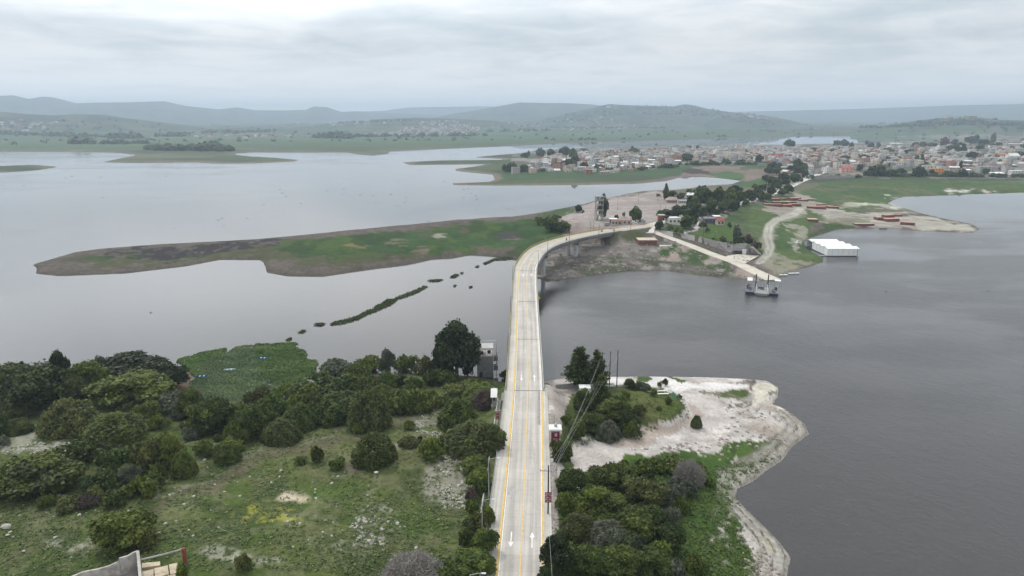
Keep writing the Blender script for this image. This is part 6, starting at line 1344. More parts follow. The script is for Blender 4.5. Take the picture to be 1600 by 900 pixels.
def add_person(x, y, z, top, tr, rz, label, sit=False, hat=None):
    q = person(x, y, z, None, None, rz, label, sit); o = q.build('person', [top, tr, SKIN, hat or HAIR], loc=(x, y, z), rz=rz, smooth=True); tag(o, label, 'person'); return o
BLK = cloth('black', (.03, .03, .033)); RED = cloth('red', (.4, .05, .04)); BLU = cloth('blue', (.05, .09, .2)); WHC = cloth('white', (.6, .6, .58)); KHK = cloth('khaki', (.25, .22, .16))
def motorcycle(px_s, la, away, label, top, rl):
    p, f, r_ = line_at(px_s); v = p+r_*la; d = f if away else -f; rz = math.atan2(d.y, d.x)-math.pi/2
    e = empty('motorcycle', (v.x, v.y, v.z), rz); tag(e, label, 'motorcycle')
    for yy in (-.65, .65):
        q = MB(); q.tube([(-.05, yy, .32), (.05, yy, .32)], .32, 14); w_ = q.build('wheel', M_dark, e)
    q = MB(); q.box((0, 0, .5), (.22, .7, .3)); q.blob((0, .18, .82), (.15, .28, .14)); q.tube([(0, .65, .32), (0, .45, 1.0)], .04, 6); q.tube([(0, -.65, .32), (0, -.3, .6)], .04, 6); q.build('body', mat('moto_paint', (.08, .03, .03), .4, .1, 3), e)
    q = MB(); q.box((0, -.25, .82), (.24, .6, .1)); q.build('seat', BLK, e); q = MB(); q.tube([(-.34, .42, 1.06), (0, .46, 1.02), (.34, .42, 1.06)], .025, 5); q.build('handlebar', M_steel, e)
    add_person(v.x, v.y, v.z, top, BLU, rz, rl, sit=True, hat=BLK)
def near_s(px, py):
    best = min(range(len(LINE)), key=lambda i: (lambda q: (q[0]-px)**2+(q[1]-py)**2)(proj(*LINE[i]))); return SL[best]
motorcycle(near_s(881, 377), 1.4, True, 'dark motorcycle on the bridge curve', BLK, 'rider in black with dark helmet on the bridge curve')
motorcycle(near_s(943, 362), -1.2, False, 'dark motorcycle at the far bridge end, nearer the plaza', RED, 'rider in red sitting on the far bridge end motorcycle')
motorcycle(near_s(955, 362), 1.8, True, 'second dark motorcycle close to the far railing', KHK, 'rider in khaki beside the far bridge railing')
# lookout tower
g = gp(935.5, 344); e = empty('lookout_tower', tuple(g), .1); tag(e, 'tall open concrete lookout tower on the plaza with stairs', 'tower')
M_tc = mat('tower_concrete', (.3, .29, .27), .9, .2, .8, dirt=(.17, .16, .15)); hw = 2.1; Hs = [0, 3.4, 6.8, 10.2, 13.2]
for sx_ in (-1, 1):
    for sy_ in (-1, 1): MB().box((sx_*hw, sy_*hw, 7.6), (.45, .45, 16.2)).build('column', M_tc, e)
for z in Hs[1:]+[16.0]: MB().box((0, 0, z), (hw*2+1.1, hw*2+1.1, .3)).build('floor_slab', M_tc, e)
for k in range(4):
    a, b_ = Hs[k], Hs[k+1]; s = 1 if k % 2 else -1
    q = MB(); d = Vector((0, 2*hw*.8, (b_-a))); ang = math.atan2(d.z, d.y); q.box((0, 0, 0), (.9, d.length, .2), M=Matrix.Translation((s*.8, 0, (a+b_)/2)) @ Matrix.Rotation(ang*(1 if k % 2 else -1), 4, 'X')); q.build('stair', M_tc, e)
q = MB()
for s in (-1, 1): q.box((0, s*(hw+.3), 13.8), (hw*2+.9, .12, .9)); q.box((s*(hw+.3), 0, 13.8), (.12, hw*2+.9, .9)); 
q.box((-.4, hw-.2, 14.6), (1.8, .2, 2.4)); q.build('parapet', M_tc, e)
# generic low building with parts
def building(px, py, w, d, h, label, wallc, roofc='flat', rc=(.35, .34, .33), rz=0, wins=4, cat='building', name='building', doors=1, storeys=1, lift=0, featured=True, win2=True):
    g = gp(px, py); e = empty(name, (g.x, g.y+d/2*math.cos(rz), g.z+lift-.1), rz); tag(e, label, cat)
    wm = wallc if not isinstance(wallc, tuple) else mat('wall_%02d_%02d_%02d' % tuple(int(c*99) for c in wallc), wallc, .9, .15, .4, dirt=tuple(c*.62 for c in wallc))
    rm = mat('roof_%02d_%02d_%02d' % tuple(int(c*99) for c in rc), rc, .85, .2, .5, dirt=tuple(c*.7 for c in rc))
    MB().box((0, 0, h/2-.5), (w, d, h+1)).build('wall', wm, e)
    q = MB()
    if roofc == 'flat': q.box((0, 0, h+.12), (w+.3, d+.3, .24)); 
    elif roofc == 'gable':
        k = h+d*.28; a = .4
        for s in (-1, 1): q.face([(-w/2-a, s*(d/2+a), h-.05), (w/2+a, s*(d/2+a), h-.05), (w/2+a, 0, k), (-w/2-a, 0, k)][::s])
        for s in (-1, 1): q.face([(s*w/2, -d/2, h), (s*w/2, d/2, h), (s*w/2, 0, k-.1)])
        for s in (-1, 1): q.face([(-w/2-a, s*(d/2+a), h-.2), (w/2+a, s*(d/2+a), h-.2), (w/2+a, 0, k-.15), (-w/2-a, 0, k-.15)][::-s])
    elif roofc == 'hip':
        k = h+min(w, d)*.32; a = .5; r2 = max(0, w-d)/2+.6
        B = [(-w/2-a, -d/2-a, h), (w/2+a, -d/2-a, h), (w/2+a, d/2+a, h), (-w/2-a, d/2+a, h)]; R1, R2 = (-r2, 0, k), (r2, 0, k)
        q.face([B[0], B[1], R2, R1]); q.face([B[1], B[2], R2]); q.face([B[2], B[3], R1, R2]); q.face([B[3], B[0], R1]); q.face(B[::-1])
    elif roofc == 'shed': q.face([(-w/2-.4, -d/2-.5, h-.1), (w/2+.4, -d/2-.5, h-.1), (w/2+.4, d/2+.4, h+.9), (-w/2-.4, d/2+.4, h+.9)]); q.face([(-w/2-.4, -d/2-.5, h-.25), (-w/2-.4, d/2+.4, h+.75), (w/2+.4, d/2+.4, h+.75), (w/2+.4, -d/2-.5, h-.25)])
    q.build('roof', rm, e)
    for s_ in range(storeys):
        z = (h/storeys)*(s_+.55)
        for k in range(wins): MB().box((-w/2+w*(k+.5)/wins, -d/2-.02, z), (min(1.3, w/wins*.55), .06, min(1.3, h/storeys*.42))).build('window', M_dark, e)
        for k in range(max(1, int(d/4))) if win2 else (): MB().box((-w/2-.02 if px > 800 else w/2+.02, -d/2+d*(k+.5)/max(1, int(d/4)), z), (.06, 1.1, 1.1)).build('window', M_dark, e)
    return e
WHITE = (.68, .67, .65)
building(966, 352, 8, 5, 3.0, 'low cafe with dark openings and terracotta parapet on the plaza', (.42, .38, .35), rc=(.33, .14, .1), wins=4, name='cafe', cat='cafe', rz=-.1)
building(958.5, 350, 5, 4, 3.2, 'white roofed kiosk next to the low cafe', (.3, .29, .28), rc=(.75, .75, .73), wins=2, name='kiosk', cat='kiosk', rz=-.1)
building(980, 351, 5.5, 4, 2.7, 'grey annexe at the right end of the cafe', (.4, .36, .34), rc=(.38, .2, .16), wins=2, name='cafe_annexe', rz=-.1)
building(1050, 317.5, 8, 7, 2.6, 'restaurant with pinkish pyramid roof at the plaza corner', (.36, .32, .3), 'hip', (.34, .25, .22), wins=5, name='restaurant', cat='restaurant')
building(1068, 318, 7, 4, 2.4, 'low pale pavilion right of the pink roofed restaurant', (.45, .43, .4), rc=(.5, .49, .46), wins=4, name='pavilion', cat='pavilion')
building(1078, 309, 9, 6, 2.6, 'white tent like hall behind the palms', WHITE, 'gable', (.78, .78, .77), wins=2, name='tent_hall', cat='tent')
building(1052, 351, 8, 6, 4.2, 'white rendered house in the garden by the bridge landing', WHITE, rc=(.6, .6, .58), wins=3, name='white_house', cat='house', rz=.25)
building(1034, 345, 4, 4, 3.6, 'small dark red kiosk beside the palm tree', (.22, .05, .04), rc=(.45, .42, .4), wins=1, name='red_kiosk', cat='kiosk')
building(1110, 349, 8, 5, 3.2, 'dark blue shaded park shelter in front of the trees', (.12, .12, .16), rc=(.2, .2, .22), wins=3, name='park_shelter', cat='shelter')
building(1121, 346, 4.5, 5, 3.4, 'white flat roofed block behind the red park house', (.34, .26, .22), rc=(.78, .78, .76), wins=2, name='park_office', cat='building')
building(1126, 352, 4.5, 5, 3.0, 'red roofed park house with pale gable at the lawn', (.5, .44, .4), 'gable', (.26, .08, .06), wins=2, name='park_house', cat='house')
building(1012, 383, 10.5, 8, 2.8, 'dark red shed with wide cream slab roof below the landing', (.17, .07, .06), rc=(.5, .42, .34), wins=0, name='boat_shed', cat='shed', win2=False)
building(1163, 397.5, 2.0, 1.6, 2.3, 'white cabin standing against the stone wall', WHITE, rc=(.7, .7, .68), wins=0, name='cabin', cat='cabin', win2=False)
q = MB(); c4 = [Vector(A3(*t)) for t in ((1031, 380, 6.6), (1049, 379.5, 6.6), (1049, 384, 6.6), (1030, 384.5, 6.6))]; q.face(c4[::-1]); lo = [v-Vector((0, 0, 1.2)) for v in c4]
for i in range(4): q.face([c4[i], lo[i], lo[(i+1) % 4], c4[(i+1) % 4]])
tag(q.build('concrete_slab', MATS['ramp_concrete']), 'square cream concrete slab beside the ramp', 'slab')
# stairs down at the end of the stone wall
a, b_ = Vector(A3(1174, 386, 7.2)), Vector(A3(1186, 397, 2.9)); q = MB()
for k in range(12): p = a.lerp(b_, (k+.5)/12); q.box((p.x, p.y, p.z), (2.0, .8, .5), -.4)
tag(q.build('stone_steps', MATS['pale_concrete']), 'pale stone steps at the right end of the retaining wall', 'steps')
# posts on the plaza and in the park
for x, y, h in [(922, 367, 8.5), (927.5, 364, 8), (965, 328, 9.5), (997.5, 319, 8.5), (1039, 344, 9.5), (1031, 336, 8), (863, 344, 7), (846, 352, 7), (1095, 347, 10), (1122, 325, 10), (1080, 366, 7), (1098.5, 374, 7), (1151, 381, 9), (1197, 308, 14), (1117, 376, 5)]:
    if x == 1197:
        post_at(x, y, h, 'power_pylon', 'grey lattice like power pole where the causeway meets the town', 'pole', M_pole, .35); continue
    post_at(x, y, h, 'lamp_post', 'slim dark lamp post ' + ('at the bridge end' if 915 < x < 930 else 'on the dusty plaza' if 930 < x < 1045 else 'on the green island' if x < 900 else 'in the causeway park'), 'lamp post', M_dark, .1, 'slim lamp posts around the plaza and park', lhead)
for k in range(9): x = 840+k*3.6; post_at(x, 336-k*.6, 3.2, 'mooring_stake', 'thin stake in the row along the island shore', 'stake', M_dark, .07, 'row of thin stakes on the island shore')
# parked vehicles
def car(px, py, rz, col, label, z=None, van=False):
    g = gp(px, py); e = empty('parked_car', (g.x, g.y, g.z+.02), rz); e['category'] = 'car'; e['group'] = 'vehicles parked by the plaza and causeway'; PENDING.append((e, label, px, 9))
    cm = mat('car_'+'_'.join('%02d' % int(c*99) for c in col), col, .35, .04, 1)
    q = MB(); q.box((0, 0, .62), (4.3, 1.75, .62)); q.box((-.15, 0, 1.15), (2.3, 1.6, .6), top=.82) if not van else q.box((-.3, 0, 1.35), (3.4, 1.7, 1.0), top=.93); q.build('body', cm, e)
    q = MB(); q.box((-.15 if not van else -.3, 0, 1.17 if not van else 1.5), (2.36 if not van else 3.44, 1.63 if not van else 1.74, .36), top=.9); q.build('window', M_dark, e)
    for x in (-1.35, 1.35):
        for y in (-.8, .8): MB().tube([(x, y-.1, .33), (x, y+.1, .33)], .33, 10).build('wheel', M_dark, e)
CW, CSi, CD_ = (.7, .7, .69), (.4, .41, .42), (.05, .05, .055)
for x, y, rz, c, l, v_ in [(990, 349.8, .1, CW, 'white car parked beside the cafe annexe', False), (1003, 346, .1, CSi, 'silver car parked under the plaza tree', False), (948, 352.5, .4, CSi, 'silver van on the pale drive before the kiosk', True), (1036, 335.5, 0, (.25, .04, .03), 'dark red car on the plaza edge', False),
                        (1157, 396.2, .2, CD_, 'black car against the stone wall', False), (1150, 395.6, .1, CD_, 'black car against the stone wall', False), (1142, 322, .4, CW, 'white car in the causeway row', False), (1150, 320, .4, CW, 'white car in the causeway row', False), (1164, 316, .4, CSi, 'silver car in the causeway row', False), (1172, 313.5, .4, CW, 'white car in the causeway row', True), (1130, 325, .4, CD_, 'dark car in the causeway row', False), (1182, 309, .4, CW, 'white car in the causeway row', False), (1118, 333, .4, CW, 'white car in the causeway row', False), (1108, 335, .3, CSi, 'silver car in the causeway row', False), (1186, 303, .5, CW, 'white car in the causeway row', False), (1240, 289, .6, CW, 'white car in the causeway row', False)]: car(x, y, rz, c, l, van=v_)
for x, y, t, r, l in [(1147, 405, BLK, RED, 'person in dark top walking on the ferry ramp'), (1089, 383, RED, BLK, 'person in red standing at the foot of the stone wall'), (1023, 362, cloth('orange', (.5, .16, .05)), BLK, 'person in orange at the landing apron'), (1078, 367, BLK, BLU, 'person in dark clothes on the lawn path end')]:
    g = gp(x, y); add_person(g.x, g.y, g.z+.08, t, r, 1.0, l)
# ferry pontoon with ramp
x, y = at(1190, 459, 0); FR = -.33; F_ = empty('ferry_pontoon', (x, y, 0), FR); tag(F_, 'dark blue vehicle ferry with grey ramp moored at the concrete slipway', 'ferry')
M_navy = mat('hull_navy', (.02, .028, .06), .5, .2, 1); M_deck = mat('ferry_deck', (.2, .2, .21), .7, .3, 1.2, dirt=(.1, .09, .09)); M_fw = mat('ferry_white', (.72, .73, .73), .5, .1, 1)
for sx_ in (-5.0, 5.0):
    q = MB(); q.box((sx_, 3.6, .3), (3.6, 11.5, 1.5)); q.box((sx_, -2.6, .45), (3.2, .9, 1.1)); h_ = q.build('hull', M_navy, F_)
    MB().box((sx_, 3.6, 1.08), (3.7, 11.6, .07)).build('deck', M_deck, F_)
    q = MB()
    for s_ in (-1.7, 1.7):
        q.tube([(sx_+s_, -1.9, 2.1), (sx_+s_, 9.2, 2.1)], .05, 5)
        for k in range(8): q.tube([(sx_+s_, -1.9+k*1.58, 1.1), (sx_+s_, -1.9+k*1.58, 2.1)], .04, 5)
    q.tube([(sx_-1.7, -1.9, 2.1), (sx_+1.7, -1.9, 2.1)], .05, 5); q.build('hand_rail', M_steel, F_)
q = MB(); q.face([(-2.3, -4.2, 1.15), (2.3, -4.2, 1.15), (2.3, 9.2, 1.0), (-2.3, 9.2, 1.0)]); q.box((0, 3, .55), (6.2, 12, .7)); q.box((0, -3.2, .6), (4.6, 2.2, .9)); q.build('ramp', mat('ramp_steel', (.24, .24, .235), .6, .3, 1.5), F_)
q = MB()
for k in range(7): q.box((0, -4+k*1.6, 1.22), (4.5, .12, .08))
for s_ in (-2.4, 2.4):
    q.tube([(s_, -4.2, 1.2), (s_, -4.2, 2.4), (s_, 8.8, 2.4)], .07, 5)
    for k in range(7): q.tube([(s_, -4+k*1.9, 1.1), (s_, -4+k*1.9, 2.4)], .05, 5)
q.build('ramp_frame', M_fw, F_)
for (cx_, cy_, w_, d_) in ((-5.3, 6.2, 2.2, 6.2), (6.6, 7.6, 2.6, 3.0)):
    c_ = MB().box((cx_, cy_, 4.9), (w_, d_, .2)).build('canopy', M_fw, F_); q = MB()
    for a in (-1, 1):
        for b2 in (-1, 1): q.tube([(cx_+a*w_*.42, cy_+b2*d_*.42, 1.1), (cx_+a*w_*.42, cy_+b2*d_*.42, 4.9)], .06, 5)
    q.build('canopy_frame', M_steel, c_)
for s_ in (-2.6, 2.6): MB().box((s_, 9.6, 3.6), (.5, .5, 6.4)).build('mooring_post', M_dark, F_)
q = MB(); q.box((-5.2, 1.2, 1.9), (1.1, 1.1, 1.7)); q.box((.2, 3.2, 1.9), (1.6, 1.4, 1.5)); q.box((4.6, 1.0, 1.7), (1.0, 1.3, 1.2)); q.box((-5.9, 3.6, 2.2), (1.5, 2.2, 2.2)); q.box((5.8, 3.6, 2.0), (1.2, 1.8, 1.8)); q.box((-.9, 5.2, 1.7), (1.2, 1.6, 1.0)); q.box((5.0, -1.0, 1.6), (1.1, .9, 1.0)); q.build('machinery', mat('machinery', (.14, .14, .15), .6, .35, 2), F_)
for dx_, dy_, t, l in ((-4.6, -.9, BLU, 'person in blue standing on the left ferry hull'), (5.6, 4.6, WHC, 'person in white under the small ferry canopy'), (6.0, 2.5, BLK, 'person in black on the right ferry hull'), (.2, 6.4, WHC, 'person in white at the top of the ferry ramp')):
    add_person(x+dx_*math.cos(FR)-dy_*math.sin(FR), y+dx_*math.sin(FR)+dy_*math.cos(FR), 1.1, t, BLU, random.uniform(0, 6), l)
# white floating hall
M_pvc = mat('white_sheeting', (.74, .77, .76), .5, .05, .3, dirt=(.66, .68, .66))
x0, y0 = at(1292, 400.5, 0); x1, _ = at(1341.5, 400.5, 0); Wd = x1-x0; Dp = 31.0; H = 4.3
e = empty('floating_hall', (x0, y0, 0), .0); tag(e, 'big white floating hall with ridged sheet roof on the water', 'floating hall')
def sk(yy): return -1.0*yy/31*-1.2
q = MB(); q.face([(0, 0, .35), (Wd, 0, .35), (Wd, 0, H), (0, 0, H)]); q.face([(Wd, 0, .35), (Wd+sk(Dp)-2, Dp, .35), (Wd+sk(Dp)-2, Dp, H), (Wd, 0, H)]); q.face([(Wd-2+sk(Dp), Dp, .35), (sk(Dp), Dp, .35), (sk(Dp), Dp, H), (Wd-2+sk(Dp), Dp, H)])
q.face([(0, 0, .35), (0, 0, H), (sk(Dp)*.75, Dp*.72, H), (sk(Dp)*.75, Dp*.72, .35)][::-1]); q.build('wall', M_pvc, e)
q = MB(); bays = 4
for k in range(bays):
    ya, yb = Dp*k/bays, Dp*(k+1)/bays; ym = (ya+yb)/2
    for (y_a, z_a, y_b, z_b) in ((ya, H, ym, H+.9), (ym, H+.9, yb, H)):
        q.face([(sk(y_a)-.2, y_a-(.2 if y_a == 0 else 0), z_a), (Wd+.2-2*y_a/Dp+sk(y_a), y_a-(.2 if y_a == 0 else 0), z_a), (Wd+.2-2*y_b/Dp+sk(y_b), y_b, z_b), (sk(y_b)-.2, y_b, z_b)])
    for s_ in (0, 1):
        xx = lambda y_: sk(y_)-.05 if s_ == 0 else Wd-2*y_/Dp+sk(y_)+.05
        q.face([(xx(ya), ya, H-.02), (xx(yb), yb, H-.02), (xx(ym), ym, H+.88)])
q.build('roof', M_pvc, e)
for k in range(1, 6): MB().box((Wd*k/6, -.03, H/2+.17), (.14, .07, H-.35)).build('frame_rib', mat('rib_grey', (.5, .53, .53), .6, .1, 1), e)
for k in range(1, 5): MB().box((sk(k*5.2)-.04, k*5.2, H/2+.17), (.08, .14, H-.35)).build('frame_rib', MATS['rib_grey'], e)
MB().box((3.6, 12.2, H+.62), (4.6, 2.6, .12), M=Matrix.Translation((0, 0, 0))).build('roof_vent', mat('vent_grey', (.33, .35, .35), .6, .15, 1), e)
q = MB(); q.box((Wd/2-.4, Dp/2, .1), (Wd-1.2, Dp-.6, .5)); q.build('float_deck', M_dark, e); MB().box((Wd-.9, -.04, H/2+.2), (.35, .08, H-.3)).build('door_seam', mat('seam_grey', (.2, .22, .23), .6, .1, 1), e)
g = Vector((*at(1285, 399.5, .2), .25)); tag(MB().box((0, 0, 0), (4.5, 1.2, .3), .3).build('mooring_raft', mat('raft_grey', (.3, .32, .33), .8, .2, 1), loc=tuple(g)), 'low grey raft at the front corner of the white hall', 'raft')
g = gp(1247, 381); e = empty('trailer_boat', tuple(g), .3); tag(e, 'small white boat pulled up on the bank beside the white hall', 'boat'); q = MB()
q.box((0, 0, .7), (3.6, 1.7, .8), top=1.1); q.build('hull', M_fw, e); MB().box((-.2, 0, 1.5), (1.4, 1.3, .9), top=.85).build('cabin', M_fw, e); MB().box((-.2, -.66, 1.6), (1.0, .04, .35)).build('window', M_dark, e)
for k, (px, py, rz, l) in enumerate([(1240, 427.5, .15, 'white skiff drawn up left of the right hand reeds'), (1222, 430, .2, 'pale skiff beside the ferry slipway'), (1272, 362, .05, 'grey green punt in the reeds of the small cove'), (1380, 357.5, 0, 'dark punt off the rusty boxes')]):
    g = Vector((*at(px, py, .2), .2)); e = empty('skiff', tuple(g), rz); tag(e, l, 'boat'); MB().box((0, 0, .12), (5.2, 1.1, .4), top=1.12).build('hull', [M_fw, M_fw, mat('punt_green', (.2, .27, .25), .7, .1, 1), M_dark][k], e); MB().box((0.6, 0, .36), (.4, 1.0, .06)).build('thwart', M_deck, e)
# rusty pontoon boxes hauled out on the spit
M_rust = mat('rusty_red_side', (.17, .06, .05), .8, .25, .8, dirt=(.1, .04, .035)); M_pink = mat('faded_red_deck', (.46, .27, .22), .85, .2, .5, dirt=(.3, .12, .09)); M_tan = mat('faded_tan_deck', (.45, .38, .3), .85, .2, .5, dirt=(.3, .22, .17))
GBX = 'rusty red pontoon boxes hauled out on land'
def pontoon(px, py, L, Wd, H, rz, tan, where):
    g = gp(px, py); e = empty('pontoon_box', (g.x, g.y+Wd/2, g.z), rz); e['category'] = 'pontoon'; e['group'] = GBX
    PENDING.append((e, ('long' if L > 14 else 'short')+(' tan topped' if tan else ' rusty red')+' pontoon box '+where, px, 20))
    MB().box((0, 0, H/2-.1), (L, Wd, H+.2)).build('hull', M_rust, e); dk_ = MB().box((0, 0, H+.1), (L-.5, Wd-.5, .06)).build('deck', M_tan if tan else M_pink, e)
    q = MB()
    for k in range(int(L/3)): q.box((-L/2+1.5+k*3, -Wd/2-.06, H/2), (.18, .12, H*.9))
    q.build('rib', M_rust, e)
wA, wB, wC = 'by the town track bend', 'below the town track', 'on the sandy spit shore'
for a in [(1209, 322.5, 15, 4, 1.8, -.12, False, wA), (1230, 323.5, 9, 4, 1.7, -.1, False, wA), (1242, 322, 10, 4, 1.7, -.1, False, wA), (1222, 318.5, 16, 4, 1.6, -.12, False, wA), (1212, 313.5, 8, 4, 1.5, 0, False, wA), (1237, 318, 8, 4, 1.6, -.1, False, wA), (1243, 313.5, 10, 5, 2.2, .25, False, wA), (1256, 314.5, 8, 4, 1.2, 0, False, wA), (1266, 313.5, 7, 3, 1.2, -.3, False, wA), (1225, 312, 6, 3, 1.2, .2, True, wA),
          (1277, 326.5, 15, 4, 1.8, -.35, False, wB), (1290, 324.5, 13, 4, 1.6, -.35, False, wB), (1303, 326, 9, 3.5, 1.5, -.3, False, wB), (1285, 321.5, 8, 3, 1.4, -.2, True, wB),
          (1272, 347, 7, 7, 1.8, -.25, True, wB), (1351, 354, 14, 4, 1.9, 0, True, wC), (1375, 344.5, 4.5, 5, 2.2, .1, True, wC), (1394, 346.5, 11, 6, 2.0, .15, False, wC), (1390, 340, 9, 4, 1.8, .25, False, wC), (1420, 352, 9, 4, 1.9, -.45, False, wC), (1405, 338.5, 5, 3, 1.4, .1, False, wC)]: pontoon(*a)
# ---------------------------------------------------------------- the town
wallpal = [('white', (.68, .66, .63)), ('white', (.56, .54, .51)), ('grey', (.34, .33, .32)), ('grey', (.27, .265, .26)), ('grey', (.4, .385, .37)), ('cream', (.55, .48, .38)), ('brick red', (.3, .15, .11)), ('brick red', (.36, .2, .155)), ('pinkish', (.48, .33, .29)), ('ochre', (.5, .33, .14)), ('pale blue', (.35, .42, .5)), ('pale green', (.35, .43, .34))]
wallw = [6, 6, 6, 5, 6, 5, 3.0, 3.2, 3, .5, .35, .3]
WM = [mat('town_wall_%02d' % i, c, .9, .14, .25, dirt=tuple(v*.66 for v in c)) for i, (n, c) in enumerate(wallpal)]
RF = [mat('town_roof_%d' % i, c, .9, .2, .3, dirt=tuple(v*.7 for v in c)) for i, c in enumerate([(.36, .35, .33), (.45, .43, .41), (.28, .265, .25), (.33, .17, .12), (.66, .66, .65), (.3, .23, .2)])]
def house_data(w, d, st, roof, rd):
    q = MB(); h = 2.9*st; q.box((0, 0, h/2-1.5), (w, d, h+3), m=0)
    if roof == 'flat':
        q.box((0, 0, h+.08), (w+.1, d+.1, .16), m=1)
        for s in (-1, 1): q.box((0, s*(d/2-.1), h+.5), (w, .2, .7), m=0); q.box((s*(w/2-.1), 0, h+.5), (.2, d-.42, .7), m=0)
        if rd.random() < .5: q.box((rd.uniform(-.2, .2)*w, d*.2, h+1.5), (w*.38, d*.4, 2.6), m=0)
        if rd.random() < .6: q.tube([(w*.3, -d*.1, h+.2), (w*.3, -d*.1, h+1.6), (w*.3, -d*.1, h+1.8)], [.55, .55, .2], 8, m=2)
    elif roof == 'gable':
        k = h+d*.25
        for s in (-1, 1): q.face([(-w/2-.4, s*(d/2+.4), h-.1), (w/2+.4, s*(d/2+.4), h-.1), (w/2+.4, 0, k), (-w/2-.4, 0, k)][::s], 1); q.face([(s*w/2, -d/2, h), (s*w/2, d/2, h), (s*w/2, 0, k-.1)], 0)
    else: q.face([(-w/2-.4, -d/2-.4, h+.1), (w/2+.4, -d/2-.4, h+.1), (w/2+.4, d/2+.4, h+1.0), (-w/2-.4, d/2+.4, h+1.0)], 1); q.box((0, 0, h+.05), (w, d, .1), m=0)
    for s_ in range(st):
        n = max(2, int(w/2.8)); z = 2.9*s_+1.6
        for k in range(n):
            if rd.random() < .85: q.box((-w/2+w*(k+.5)/n, -d/2-.02, z-(.35 if s_ == 0 and k == 0 else 0)), (1.15, .07, 1.25 if not (s_ == 0 and k == 0) else 2.0), m=2)
        for sx_ in (-1, 1):
            for k in range(max(1, int(d/3.5))): q.box((sx_*(w/2+.02), -d/2+d*(k+.5)/max(1, int(d/3.5)), z), (.07, 1.1, 1.15), m=2)
    return q
HP = {}
for roof in ('flat', 'gable', 'shed'):
    for st in (1, 2, 3):
        if roof != 'flat' and st == 3: continue
        HP[(roof, st)] = []
        for v_ in range(4):
            rd = random.Random(st*10+v_+len(roof)); me = house_data(rd.uniform(7, 12), rd.uniform(6.5, 9.5), st, roof, rd).mesh('house')
            for m_ in (WM[0], RF[0], M_dark): me.materials.append(m_)
            HP[(roof, st)].append(me)
def where_house(px, py):
    if px < 870: return 'on the wooded western tip of town'
    if px < 960: return 'in the western town'
    if px < 1060: return 'around the long lakefront house'
    if px < 1130: return 'near the big round town tree'
    if px < 1215: return 'above the brown inlet field'
    if px < 1262: return 'at the causeway town end'
    if px < 1345: return 'near the pink terrace house'
    if px < 1420: return 'behind the field trees'
    if px < 1500: return 'around the orange house'
    if px < 1560: return 'by the white barrel roofed church'
    return 'below the hilltop barn'
